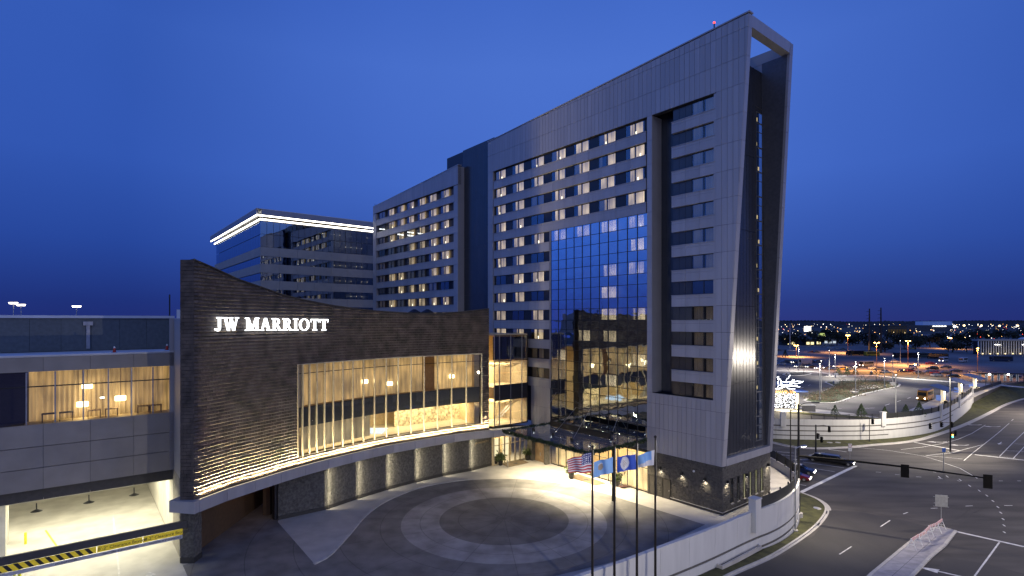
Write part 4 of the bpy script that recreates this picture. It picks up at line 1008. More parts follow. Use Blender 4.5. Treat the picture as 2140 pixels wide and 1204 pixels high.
# the tall window: fins and panes
fx = [792,825,870,918,970,1027,1089,1155,1225,1298,1375,1453,1538,1624,1713,1806,1902,2003]
fx = [370+x/3.147 for x in fx]
def wpt(px):
    for i in range(len(WR)-1):
        if pxs[i] <= px <= pxs[i+1]: return WR[i].lerp(WR[i+1], (px-pxs[i])/(pxs[i+1]-pxs[i]))
    return WR[-1]
fpts = [wpt(x) for x in fx]
FINM = mat('champagne_fin', (.50,.46,.36), .35, .5)
for k, p in enumerate(fpts):
    a, b = fpts[max(k-1,0)], fpts[min(k+1,len(fpts)-1)]; t = (b-a).normalized(); n = Vector((-t.y,t.x))
    m = MB(); m.obox(p+n*.0, t, n, .05, .13, WZ0, WZ1); A(m, 'window_fin', FINM)
for a, b in zip(fpts, fpts[1:]):
    t = (b-a).normalized(); n = Vector((-t.y,t.x)); c = (a+b)/2+n*.12; L2 = (b-a).length/2
    for z0, z1 in ((WZ0+.06,12.35),(12.45,16.2),(16.28,WZ1-.06)): m = MB(); m.obox(c, t, n, L2-.06, .01, z0, z1); A(m, 'window_pane', GLL)
    for z0, z1 in ((16.2,16.28),(12.35,12.45)): m = MB(); m.obox(c, t, n, L2-.057, .04, z0, z1); A(m, 'transom', FRAME)
    for z0, z1 in ((WZ0-.04,WZ0+.06),(WZ1-.06,WZ1+.04)): m = MB(); m.obox(c, t, n, L2+.02, .16, z0, z1); A(m, 'window_frame', FINM if z1 > 10 else FRAME)
wpath = resample(fpts, 1.0)
m = MB(); sweep(m, wpath, .35, .45, 10.15, 12.35); A(m, 'floor_edge', mat('blue_grey_floor_edge', (.035,.042,.055), .5, 0, .2, 4, stretch=(6,6,.3)))
def folds(path, off, z0, z1, mt, name, per=.13, amp=.06):
    q = resample(path, per); n_s = normals(q); V = []
    for i, p in enumerate(q):
        o = off+amp*math.sin(i*1.57)+amp*.6*math.sin(i*.37); V += [(p.x+n_s[i].x*o, p.y+n_s[i].y*o, z0), (p.x+n_s[i].x*o, p.y+n_s[i].y*o, z1)]
    m = MB(); m.add(V, [(2*i,2*i+2,2*i+3,2*i+1) for i in range(len(q)-1)]); return A(m, name, mt)
nw = len(wpath); folds(wpath[:int(nw*.70)], 1.3, 12.4, 17.25, CURR, 'sheer_curtain'); folds(wpath[int(nw*.74):], 1.3, 12.4, 17.25, CURR, 'sheer_curtain')
m = MB(); sweep(m, wpath, .45, 9, 11.2, 11.6); A(m, 'upper_floor', INT)
m = MB(); sweep(m, wpath, .3, 9, 17.4, 17.6); A(m, 'ceiling', INT)
m = MB(); sweep(m, wpath, .1, 9, 6.6, 6.95); A(m, 'lower_floor', mat('pale_stone_floor', (.50,.46,.38), .35, 0, .1, 1))
m = MB(); sweep(m, wpath, 8.6, 8.8, 6.9, 17.5); A(m, 'back_wall', INT)
m = MB(); sweep(m, wpath[-2:], .5, 8.6, 6.9, 17.4); A(m, 'end_wall', INT)
m = MB(); sweep(m, wpath[:2], .5, 8.6, 6.9, 17.4); A(m, 'end_wall', INT)
m = MB(); sweep(m, wpath[int(nw*.60):], 5.5, 5.6, 6.96, 10.1); A(m, 'patterned_screen', mat('patterned_wall', (.55,.48,.34), .5, 0, .6, 2.2, detail=6))
folds(wpath[:int(nw*.42)], .9, 7.4, 10.1, curtain_mat('pale_low_sheer', (1,.78,.42), .38, fold=3), 'low_sheer')
m = MB(); q = wpath[int(nw*.5)]; m.box(q.x-5.5,q.x-2.0,q.y+1.5,q.y+5,7.0,7.06); A(m, 'floor_light_pool', emis('pool_of_light', (.75,.88,1.0), 1.6))  # emissive slab stands in for light pooled on the floor
for k in range(2, nw-1, 4):
    p = wpath[k]; t = (wpath[k+1]-wpath[k-1]).normalized(); n = Vector((-t.y,t.x)); q = p+n*4
    light('AREA', (q.x-base.x,q.y-base.y,10.0), 300, (1,.80,.44), 2.5, 2.5, (0,0,-1), parent=annex)
for px, z in ((822,13.6),(952,13.9),(770,14.2)):
    p = wpt(px); t = Vector((.75,.66)); n = Vector((-.66,.75)); q = p+n*.95
    o = empty('drum_pendant', (q.x-base.x, q.y-base.y, z), 0, annex); m = MB(); m.cyl((0,0), .38, 0, .45, 14); m.build('shade', LAMPY, o); m = MB(); m.cyl((0,0), .02, .45, 3.4, 5); m.build('cord', BLACKM, o)
for px in (745,800,880,905,935,975): 
    p = wpt(px); n = Vector((-.66,.75)); q = p+n*2.5; m = MB(); m.cyl((q.x,q.y), .12, 10.04, 10.1, 8); A(m, 'downlight', LAMPW)
# stone panels at street level under the overhang
sg = [(580,1087),(683,1064.5),(746.4,1043),(808.6,1024),(868.6,1008),(926.6,994.8),(982.4,984.3),(1028,972.5)]
SG = [G(px,py,0).xy for px,py in sg]
ROCK = mat('rough_grey_stone', (.105,.10,.09), .9, 0, .35, 3.5, bump=1.4, bscale=7, detail=9)
for k in range(7):
    a, b = SG[k], SG[k+1]; t = (b-a).normalized(); n = Vector((-t.y,t.x)); c = (a+b)/2; L2 = (b-a).length/2
    # each bay stands a little proud of the next, with a strip lamp in the step
    o = .0; c = c + n*.25
    m = MB(); m.obox(c, t, n, L2-.07, .22, .42, 4.92); sp_ = A(m, 'stone_bay', STONEB)
    m = MB(); RS2 = random.Random(40+k); z = .42
    while z < 4.9:
        h = min(RS2.uniform(.10,.2), 4.93-z); x = -L2+.06
        while x < L2-.08:
            l = min(RS2.uniform(.12,.42), L2-.06-x); q = c+t*(x+l/2)-n*(.22+RS2.uniform(.0,.045)); m.obox(q, t, n, l/2-.006, .05, z+.004, z+h-.005); x += l
        z += h
    m.build('rock_faces', ROCK, sp_, kind='stuff')
    m = MB(); m.obox(c-n*.03, t, n, L2-.05, .28, 0, .4); m.build('plinth', mat('dark_plinth', (.035,.033,.03), .6), sp_)
    if k:
        p = a - n*.10 + t*.03
        m = MB(); m.obox(a+n*.10, t, n, .05, .1, .42, 4.85); A(m, 'lamp_recess', BACK)
        q = a - n*.50 - t*.05; d = light('AREA', (q.x-base.x, q.y-base.y, 2.65), 95, (1,.88,.60), .07, 4.4, parent=annex)
        dirv = (t*1.0 + n*.55).normalized(); zax = -Vector((dirv.x,dirv.y,0)); yax = Vector((0,0,1)); xax = yax.cross(zax); d.rotation_euler = Matrix((xax,yax,zax)).transposed().to_euler()
# small raised name on the last bay, dark opening left of the first one
fc = bpy.data.curves.new('small_name', 'FONT'); fc.body = 'JW MARRIOTT'; fc.size = .42; fc.extrude = .02
to = bpy.data.objects.new('tmp', fc); C.objects.link(to); bpy.context.view_layer.update()
me = bpy.data.meshes.new_from_object(to.evaluated_get(bpy.context.evaluated_depsgraph_get())); bpy.data.objects.remove(to)
a, b = SG[6], SG[7]; t = (b-a).normalized(); ang = math.atan2(t.y, t.x); n = Vector((-t.y,t.x))
me.materials.clear(); me.materials.append(mat('bronze_letters', (.40,.33,.22), .4, .6)); me.name = 'small_name_letters'
p = a+t*.9-n*.08; o = put('small_name_letters', me, annex, (p.x-base.x, p.y-base.y, 3.75)); o.rotation_euler = (math.radians(90), 0, ang)
# drive-through under the left end: dark wall, brown floor light, near pier
a = SG[0]; m = MB(); m.box(-28.4,-27.6,a.y+1.5,a.y+14,0,4.92); m.box(-40,-27.6,a.y+13.5,a.y+14,0,4.92); A(m, 'passage_wall', mat('brown_passage_wall', (.09,.055,.03), .7))
m = MB(); m.obox(SG[0]+Vector((-.3,.45)), (.70,.71), (-.71,.70), .35, .35, 0, 4.92); A(m, 'passage_jamb', DARKW)
m = MB(); m.box(-31.5,-27.5,49.8,75,0.008,.012); 
m = MB(); m.box(-30.45,-30.25,50.9,74,0,4.9); A(m, 'passage_side', mat('brown_passage_wall', (.09,.055,.03), .7))
light('AREA', (-29-base.x, 60-base.y, 4.8), 18, (1,.55,.2), .6, 6, (0,0,-1), parent=annex)
pier = MB(); pier.box(-30.3,-29.15,49.55,50.7,0,4.92); A(pier, 'pier', STONEB)
m = MB(); RS2 = random.Random(77); z = .5
while z < 4.9:
    h = min(RS2.uniform(.10,.2), 4.92-z); x = -30.3
    while x < -29.15:
        l = min(RS2.uniform(.15,.4), -29.15-x); m.box(x+.004,x+l-.004,49.5-RS2.uniform(0,.05),49.6,z+.004,z+h-.005); x += l
    y = 49.55
    while y < 50.7:
        l = min(RS2.uniform(.15,.4), 50.7-y); m.box(-29.2,-29.15+RS2.uniform(0,.05)+.02,y+.004,y+l-.004,z+.004,z+h-.005); y += l
    z += h
A(m, 'pier_stones', ROCK, kind='stuff')
m = MB(); m.box(-30.36,-29.08,49.42,50.76,0,.48); A(m, 'pier_plinth', MATS['dark_plinth'])
# roof fans showing above the wall
for px, nm in ((866,'left'),(893,'right')):
    p = G(px, 671.5, 21.5); Yd = 79.0; x = (px-CX)/F*Yd
    o = thing('roof_fan', 'dark round exhaust fan on the brick hall roof, %s one of the pair' % nm, 'fan', (x, Yd, 22.1), RZL, group='pair of roof fans')
    m = MB(); m.cyl((0,0), .75, 0, 1.1, 14); m.build('casing', ALU, o); m = MB(); m.cyl((0,0), .95, 1.1, 1.3, 14); m.cyl((0,0), .95, 1.3, 1.75, 14, .2); m.build('hood', BLACKM, o)
    m = MB(); m.box(-1.7,-.8,-.4,.4,.2,1.1); m.build('duct', ROOFW, o)

# ---- illuminated letters
sign = thing('facade_sign', 'glowing white serif letters reading JW MARRIOTT high on the dark brick wall', 'sign', (WR[0].x, WR[0].y, 20))
LET = emis('sign_letter_light', (.93,.97,1.0), 5.0, sample=True); LSIDE = emis('sign_letter_edge', (.85,.92,1.0), 1.2)
def bar(x0, y0, x1, y1, w):
    dx, dy = x1-x0, y1-y0; return [(x0-w/2,y0),(x0+w/2,y0),(x1+w/2,y1),(x1-w/2,y1)]
def rect(x0, y0, x1, y1): return [(x0,y0),(x1,y0),(x1,y1),(x0,y1)]
def arc(cx, cy, rx, ry, a0, a1, wx, wy, n=12):
    P = []; 
    out_ = [(cx+rx*math.cos(math.radians(a0+(a1-a0)*i/n)), cy+ry*math.sin(math.radians(a0+(a1-a0)*i/n))) for i in range(n+1)]
    in_ = [(cx+(rx-wx)*math.cos(math.radians(a0+(a1-a0)*i/n)), cy+(ry-wy)*math.sin(math.radians(a0+(a1-a0)*i/n))) for i in range(n+1)]
    return [[out_[i], out_[i+1], in_[i+1], in_[i]] for i in range(n)]
T, S = .17, .07      # thick stem, serif
GLY = {
 'J': (.55, [rect(.22,.25,.39,.98), rect(.08,.93,.55,1.0)] + arc(.17,.22,.22,.24,-150,0,.15,.09) + [rect(-.06,.06,.06,.16)]),
 'W': (1.22, [bar(.16,1,.42,0,T), bar(.64,.98,.42,0,.08), bar(.60,1,.84,0,T), bar(1.10,1,.84,0,.09), rect(.0,.93,.34,1.0), rect(.46,.93,.76,1.0), rect(.96,.93,1.24,1.0)]),
 'M': (1.08, [rect(.13,0,.22,1), bar(.22,1,.52,.02,T), bar(.82,1,.52,.02,.09), rect(.80,0,.97,1), rect(.02,0,.34,S), rect(.70,0,1.08,S), rect(.02,.93,.28,1), rect(.80,.93,1.08,1)]),
 'A': (.92, [bar(.15,0,.42,1,.09), bar(.74,0,.46,1,T), rect(.24,.30,.64,.37), rect(.0,0,.31,S), rect(.56,0,.93,S)]),
 'R': (.88, [rect(.14,0,.31,1), rect(.02,0,.44,S), rect(.02,.93,.40,1), rect(.30,.48,.44,.55)] + arc(.40,.74,.29,.26,-90,90,.16,.07) + [bar(.44,.52,.72,.02,T), rect(.66,0,.88,S)]),
 'I': (.46, [rect(.14,0,.31,1), rect(.02,0,.44,S), rect(.02,.93,.44,1)]),
 'O': (.98, arc(.47,.5,.45,.52,0,360,.17,.07,28)),
 'T': (.80, [rect(.31,0,.48,1), rect(.19,0,.60,S), rect(.02,.93,.77,1), rect(.02,.74,.07,.95), rect(.72,.74,.77,.95)])}
word = [('J',0),('W',0),(' ',0)] + [(c,0) for c in 'MARRIOTT']
tot = sum(GLY[c][0]+.06 if c != ' ' else .42 for c, _ in word)
i_s = min(range(len(WR)), key=lambda i: abs(pxs[i]-446)); i_e = min(range(len(WR)), key=lambda i: abs(pxs[i]-683))
dist = [0]
for a, b in zip(WR, WR[1:]): dist.append(dist[-1]+(b-a).length)
Ls = dist[i_e]-dist[i_s]; sc_ = Ls/tot; hgt = 1.28; zb0 = H+(HZ-691.5)*WR[i_s].y/F; zb1 = H+(HZ-690.5)*WR[i_e].y/F
def along(d):
    i = 0
    while i < len(WR)-2 and dist[i+1] < d: i += 1
    return WR[i].lerp(WR[i+1], (d-dist[i])/(dist[i+1]-dist[i]))
cur_x = 0
for c, _ in word:
    if c == ' ': cur_x += .42; continue
    m = MB()
    for poly in GLY[c][1]:
        ar = sum(poly[i][0]*poly[(i+1)%4][1]-poly[(i+1)%4][0]*poly[i][1] for i in range(4))
        if ar < 0: poly = poly[::-1]
        m.xprism([(p[0]*sc_, p[1]*hgt) for p in poly], 0, .09)
    d0 = dist[i_s]+cur_x*sc_; a, b = along(d0), along(d0+.8); t = (b-a).normalized(); n = Vector((-t.y,t.x)); p = a-n*.34; f = (d0-dist[i_s])/Ls
    m.build('letter', LET, sign, loc=(p.x-WR[0].x, p.y-WR[0].y, zb0+(zb1-zb0)*f-20), rz=math.atan2(t.y,t.x), label='glowing letter '+c)
    cur_x += GLY[c][0]+.06

# ================================================================ pale building on the left with the parking entrance below
OL = Vector((-33.4, 53.4, 0))
lb = thing('pale_annex', 'pale panelled building at the left with a ribbon window above the parking entrance', 'building', OL, RZL)
UL = -26.0
def LBx(mb, name, mt, **kw): return mb.build(name, mt, lb, **kw)
n = 8; w_ = 3.25
for k in range(n):
    for z0, z1 in ((7.5,9.35),(9.4,11.2),(11.25,13.15),(17.75,19.0)): m = MB(); m.box(-k*w_-.012,-(k+1)*w_+.012,0,.25,z0,z1); LBx(m, 'wall_panel', mat('warm_grey_panel', (.27,.245,.215), .6, 0, .08, .6, rnd=.05))
    m = MB(); m.box(-k*w_-.012,-(k+1)*w_+.012,.6,.9,6.42,7.48); LBx(m, 'soffit_beam', mat('dark_beam', (.055,.052,.05), .6))
m = MB(); m.box(UL,0,.25,.3,7.5,13.15); m.box(UL,0,.26,.6,17.75,19.0); LBx(m, 'wall_backing', BACK)
m = MB(); m.box(UL,0,.0,3.2,19.02,19.12); m.box(UL,.0,-.08,.4,19.12,19.2); LBx(m, 'roof_deck', ROOFW)
m = MB(); m.box(UL,0,.3,30,17.8,19.0); LBx(m, 'roof_slab', INTD)
m = MB(); m.box(UL,0,.62,30,6.6,13.1); LBx(m, 'floor_slab', INTD)
# return wall toward the brick blade
m = MB(); m.box(.02,.45,-4.2,1.0,7.5,22.4); LBx(m, 'return_wall', PANEL)
m = MB(); m.box(-.35,.0,.0,.25,7.5,22.4); LBx(m, 'corner_post', PANEL)
# ribbon window
xs_ = [0,-1.72,-3.42,-5.18,-7.0,-8.95,-10.85,-12.6,-14.4,-16.2]
for x in xs_: m = MB(); m.box(x-.05,x+.05,.02,.18,13.2,17.7); LBx(m, 'window_mullion', ALU)
for a, b in zip(xs_, xs_[1:]):
    m = MB(); m.box(a-.05,b+.05,.1,.11,13.2,16.4); LBx(m, 'window_pane', GLL); m = MB(); m.box(a-.05,b+.05,.1,.11,16.5,17.7); LBx(m, 'window_pane', GLL)
m = MB(); m.box(UL,0,.06,.16,16.4,16.5); LBx(m, 'transom', FRAME)
m = MB(); V = []; nn = 110
for i in range(nn+1):
    x = -.1-10.7*i/nn; y = 2.2+.10*math.sin(i*1.6)+.06*math.sin(i*.4); V += [(x,y,13.15),(x,y,17.7)]
m.add(V, [(2*i,2*i+2,2*i+3,2*i+1) for i in range(nn)]); LBx(m, 'sheer_curtain', CURR)
m = MB(); m.box(-26,-10.9,2.1,2.2,13.15,17.7); LBx(m, 'dark_partition', DARKW)
m = MB(); m.box(-11,-.1,.25,2.2,13.12,13.16); LBx(m, 'room_floor', INT)
for x, z, w2 in ((-7.05,14.25,.45),(-4.2,14.55,.45),(-6.7,15.9,.42)):
    o = empty('drum_pendant', (x, 1.4, z), 0, lb); m = MB(); m.cyl((0,0), w2, 0, .42, 14); m.build('shade', LAMPY, o); m = MB(); m.cyl((0,0), .02, .42, 17.7-z, 5); m.build('cord', BLACKM, o)
    light('POINT', (0,0,-.2), 45, (1,.78,.42), .3, parent=o)
m = MB(); m.box(-5.75,-5.45,1.2,1.25,14.9,15.0); LBx(m, 'exit_light', LAMPW)
for x in (-9.4,-8.2,-6.2,-4.9,-2.4,-1.4):
    m = MB(); m.box(x-.5,x+.5,.7,1.5,13.85,13.92); 
    for a in (-.45,.45):
        for b in (.75,1.45): m.box(x+a-.03,x+a+.03,b-.03,b+.03,13.16,13.85)
    LBx(m, 'table', INTD if x < -7 else WOODF)
# garage below
GW = mat('white_garage_wall', (.66,.64,.56), .7, 0, .1, .8); GF = mat('garage_floor', (.50,.485,.44), .6, 0, .15, .5, detail=8)
m = MB(); m.box(UL-4,.4,.95,26,6.3,6.55); LBx(m, 'garage_ceiling', GW)
m = MB(); m.box(.05,.45,.9,26,0,6.3); m.box(UL-4,.4,26,26.3,0,6.3); LBx(m, 'garage_wall', GW)
m = MB(); m.box(.05,.5,-3.4,.9,0,7.45); LBx(m, 'entrance_side_wall', mat('stucco_side_wall', (.34,.32,.27), .9, 0, .2, 2, bump=1, bscale=12))
m = MB(); m.sheet([(UL-6,-9,.008),(.0,-9,.008),(.0,26,.008),(UL-6,26,.008)]); LBx(m, 'garage_floor', GF)
for a, b, c_, d_, mt_, wd in ((-8.3,3,-10.0,13,mat('yellow_lane_paint', (.62,.60,.05), .7),.16),(-4.6,-4.5,-4.2,14,PAINT,.14)):
    pa, pb = Vector((a,b)), Vector((c_,d_)); t = (pb-pa).normalized(); nn_ = Vector((-t.y,t.x))*wd/2; m = MB(); m.sheet([(*(pa-nn_),.014),(*(pb-nn_),.014),(*(pb+nn_),.014),(*(pa+nn_),.014)][::-1]); LBx(m, 'lane_line', mt_)
m = MB(); m.sheet([(x,y,.014) for x,y in ((-2.6,-7.2),(-2.4,-7.2),(-2.4,-6.2),(-2.05,-6.2),(-2.5,-5.2),(-2.95,-6.2),(-2.6,-6.2))]); LBx(m, 'arrow_marking', PAINT)
for (x, y) in ((-12.8,3),(-13.2,11)): m = MB(); m.box(x-.45,x+.45,y-.45,y+.45,0,6.3); LBx(m, 'garage_column', GW)
for x, y in ((-11.6,2.2),(-11.7,1.3),(-11.3,.4),(-11.4,9.6)):
    m = MB(); m.cyl((x,y), .11, 0, 1.15, 10); LBx(m, 'bollard', mat('yellow_bollard', (.70,.68,.04), .5))
for x in (-10.2,-6.6,-3.2):
    o = empty('cone_lamp', (x, .3, 5.55), 0, lb); m = MB(); m.cyl((0,0), .42, 0, .16, 14, .10); m.cyl((0,0), .05, .16, .7, 6); m.build('shade', BLACKM, o)
for x in (-3,-9,-15):
    for y in (5, 12): light('AREA', (x, y, 6.2), 500, (1,.93,.70), 3.5, 2.5, (0,0,-1), parent=lb); 
light('AREA', (-6.5, -1.6, 6.2), 420, (1,.95,.68), 9, 1.0, (0,.15,-1), parent=lb)
# height bar across the entrance with its warning boards
CB = Vector((-29.75, 49.45, 0))
hb = thing('clearance_bar', 'dark clearance beam with yellow height warning boards across the parking entrance', 'sign', CB, RZL)
m = MB(); m.box(-27,0,-.12,.12,3.32,3.95); m.build('beam', mat('dark_beam', (.055,.052,.05), .6), hb)
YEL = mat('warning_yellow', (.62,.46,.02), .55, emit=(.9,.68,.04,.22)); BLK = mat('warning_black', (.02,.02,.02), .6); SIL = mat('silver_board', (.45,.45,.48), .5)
BX = [-.45,-3.45,-6.55,-9.3,-14]
for a, b in ((-.35,-3.3),(-3.36,-6.5)): m = MB(); m.box(a,b,-.15,-.10,2.78,3.30); m.build('yellow_board', YEL, hb)
o = MB(); o.box(-6.56,-14.5,-.15,-.10,2.78,3.30); st_ = o.build('striped_board', YEL, hb)
for k in range(13):
    x = -7.0-k*.62; m = MB(); m.xprism([(x,2.785),(x+.28,2.785),(x-.08,3.295),(x-.36,3.295)], -.158, -.151); m.build('stripe', BLK, st_)
m = MB(); m.box(-.35,-14.5,-.14,-.08,2.42,2.72); m.build('silver_board', SIL, hb)
def text(body, size, x, z, mt, name, parent, y=-.165):
    fc = bpy.data.curves.new(name, 'FONT'); fc.body = body; fc.size = size; fc.extrude = .004
    to = bpy.data.objects.new('tmp', fc); C.objects.link(to); bpy.context.view_layer.update()
    me = bpy.data.meshes.new_from_object(to.evaluated_get(bpy.context.evaluated_depsgraph_get())); bpy.data.objects.remove(to)
    me.materials.clear(); me.materials.append(mt); o = put(name, me, parent, (x, y, z), kind='stuff'); o.rotation_euler = (math.radians(90),0,0); return o
for x in (-3.25, -6.45): text('8\'-2" Clearance Beyond', .36, x+.0, 2.92, BLK, 'board_lettering', hb)
for x in (-2.9, -6.1):
    text('CAUTION', .19, x, 2.51, BLK, 'board_lettering', hb, -.15); text("8'-2\" CLEARANCE", .19, x+1.0, 2.51, BLK, 'board_lettering', hb, -.15)
text('DO NOT ENTER', .19, -9.2, 2.50, BLK, 'board_lettering', hb, -.15)
# dark penthouse on the roof, deck, railing, cones
ph = thing('roof_penthouse', 'dark metal clad plant room standing on the pale annex roof', 'building', (-38.2, 60.8, 19.1), RZL)
for k in range(7): m = MB(); m.box(-k*2.4-.01,-(k+1)*2.4+.01,0,.15,0,3.35); m.build('cladding_panel', mat('slate_cladding', (.10,.12,.13), .5, .2, rnd=.05), ph)
m = MB(); m.box(-16.8,0,.15,12,0,3.3); m.build('penthouse_core', DARKW, ph)
m = MB(); m.box(-17,.2,-.2,12.2,3.35,3.62); m.build('penthouse_roof', ROOFW, ph)
m = MB(); m.box(-7.6,-7.3,-.2,0,.2,2.6); m.box(-7.85,-7.05,-.3,0,2.6,3.0); m.build('downpipe', ALU, ph)
deck = MB(); deck.box(-60,3,0,16,-.1,0)
deck2 = MB(); deck2.sheet([(-45,3.2,19.05),(1,3.2,19.05),(1,40,19.05),(-45,40,19.05)]); LBx(deck2, 'rear_roof_deck', ROOFW)
rc = thing('roof_cabin', 'low white rooftop block with a pipe railing behind the penthouse', 'building', (-49, 79, 19.2), 0.2)
m = MB(); m.box(0,16,0,5,0,4.6); m.build('block', ROOFW, rc)
m = MB(); m.box(-25,16,-1,7,2.9,3.25); m.build('roof_edge', ROOFW, rc)
for k in range(7): m = MB(); m.cyl((.5+k*2.4,.2), .05, 4.6, 5.9, 6); m.build('railing_post', GALV, rc)
m = MB(); m.box(.4,15,.17,.23,5.82,5.9); m.box(.4,15,.17,.23,5.2,5.26); m.build('railing_bar', GALV, rc)
m = MB(); m.cyl((-1,.2), .09, 0, 6.8, 6); m.build('flue', BLACKM, rc)
for px, w3 in ((239,'beside the downpipe'),(349,'near the brick wall')):
    p = G(px, 735, 19.2); p = Vector(((px-CX)/F*56.5, 56.5 - (349-px)*.045, 19.12)); p.x = (px-CX)/F*p.y
    o = thing('traffic_cone', 'small red and white traffic cone on the annex roof '+w3, 'cone', p, 0, group='traffic cones on the roof')
    m = MB(); m.box(-.18,.18,-.18,.18,0,.05); m.build('foot', BLACKM, o); m = MB(); m.cyl((0,0), .15, .05, .45, 10, .09); m.build('cone_body', mat('cone_red', (.45,.03,.015), .6), o); m = MB(); m.cyl((0,0), .09, .45, .62, 10, .06); m.build('white_band', WHITE, o)
# mast lamps behind the roofs on the left
for px, py, w3 in ((28,632,'leftmost of three'),(44,636,'just right of the leftmost'),(160,639,'standing alone on the right')):
    Yd = 190; z = H+(HZ-py)*Yd/F
    o = thing('mast_lamp', 'tall mast lamp with white heads above the left roofs, '+w3, 'street lamp', ((px-CX)/F*Yd, Yd, -5), 0, group='mast lamps behind the left roofs')
    m = MB(); m.cyl((0,0), .12, 0, z+4.6, 8); m.build('pole', GALV, o)
    for a in (-.8,.8): m = MB(); m.box(a-.55,a+.55,-.3,.3,z+4.7,z+5.0); m.box(a-.4,a+.4,-.25,.25,z+4.45,z+4.69); m.build('lamp_head', emis('mast_glow', (1,.92,.8), 9), o)
pk = thing('far_ramp', 'pale parking deck edge far left behind the roofs', 'building', (-190, 175, -5), 0)
for z in (12,17,24.5): m = MB(); m.box(-40,38,0,30,z,z+1.3); m.build('deck_slab', ROOFW, pk)
for k in range(8): m = MB(); m.box(-40+k*10,-39+k*10,1,2,0,26); m.build('deck_column', CONC, pk)
m = MB(); m.box(-39,36,2,3,13.5,24); m.build('deck_gloom', INTD, pk)

# ================================================================ office block behind
ob = thing('office_block', 'distant office block with white light lines under its roof edge', 'building', (-60, 129, 0), RZL)
W1, W2 = 30, 54
def both(z0, z1, off, name, mt, w1=W1, w2=W2, npan=1):
    for k in range(npan):
        a, b = w1*k/npan, w1*(k+1)/npan; m = MB(); m.box(a+(.02 if npan>1 else 0), b-(.02 if npan>1 else 0), off, off+.4, z0, z1); m.build(name, mt, ob)
    for k in range(npan):
        a, b = off+.4+w2*k/npan, off+.4+w2*(k+1)/npan; m = MB(); m.box(off, off+.4, a+(.02 if npan>1 else 0), b-(.02 if npan>1 else 0), z0, z1); m.build(name, mt, ob)
OP = mat('office_panel', (.34,.33,.31), .6, 0, .06, .5)
for k in range(5): both(37.7-4*k, 39.8-4*k+(0 if k else 0), 0, 'band_panel', OP, npan=7)
m = MB(); m.box(1.2,W1,1.4,W2,5,47.2); m.build('office_core', INTD, ob)
both(47.25, 48.6, -1.2, 'roof_edge', PANEL2, W1+1.2, W2+1.2)
m = MB(); m.box(-1.2,W1,-1.2,W2,48.62,48.75); m.build('roof', ROOFW, ob)
OL1 = emis('edge_light_line', (1,.93,.80), 8)
for z, off in ((46.95,-1.05),(46.2,-.12)):
    m = MB(); m.box(off,W1,off-.06,off-.01,z,z+.34); m.build('light_line', OL1, ob); m = MB(); m.box(off-.06,off-.01,off,W2,z,z+.34); m.build('light_line', OL1, ob)
m = MB(); m.box(-1.1,W1,-1.1,0,47.15,47.24); m.box(-1.1,0,0,W2,47.15,47.24); m.build('soffit', PANEL2, ob)
# top storeys of glass
q = MB(); q.box(.04,1.46,0,.03,.04,3.05); Q1 = q.mesh('glass_pane', GLO); q = MB(); q.box(.04,1.46,0,.03,.04,1.95); Q2 = q.mesh('glass_pane', GLO)
q = MB(); q.box(.04,2.46,0,.03,.04,1.95); Q3 = q.mesh('glass_pane', GLO)
for j in range(2):
    for k in range(20): put('glass_pane', Q1, ob, (k*1.5, .3, 39.85+3.1*j))
for k in range(20): put('glass_pane', Q1, ob, (k*1.5, .3, 46.05), scale=(1,1,.35)) if False else None
for j in range(2):
    for k in range(21): o = put('side_pane', Q3, ob, (.3, .6+k*2.5, 39.85+3.1*j), math.pi/2, scale=(1,1,1.55))
for j in range(4):
    for k in range(20): put('glass_pane', Q2, ob, (k*1.5, .25, 35.75-4*j+.0))
    for k in range(21): put('side_pane', Q3, ob, (.3, .6+k*2.5, 35.75-4*j), math.pi/2)
both(46.08, 46.2, .02, 'head_rail', PANEL2)
RO = random.Random(3)
for j, z in enumerate((45.2,42.2,37.2,33.2,29.2,25.2)):
    for k in range(6):
        x = RO.uniform(14,27); m = MB(); m.box(x,x+RO.uniform(.5,1.8),.9,1.2,z-.6,z-.5); m.build('ceiling_lamp', emis('office_ceiling', (1,.88,.6), 1.6), ob)
m = MB(); m.box(12,14,6,8,48.8,49.4); m.build('roof_hatch', BLACKM, ob)
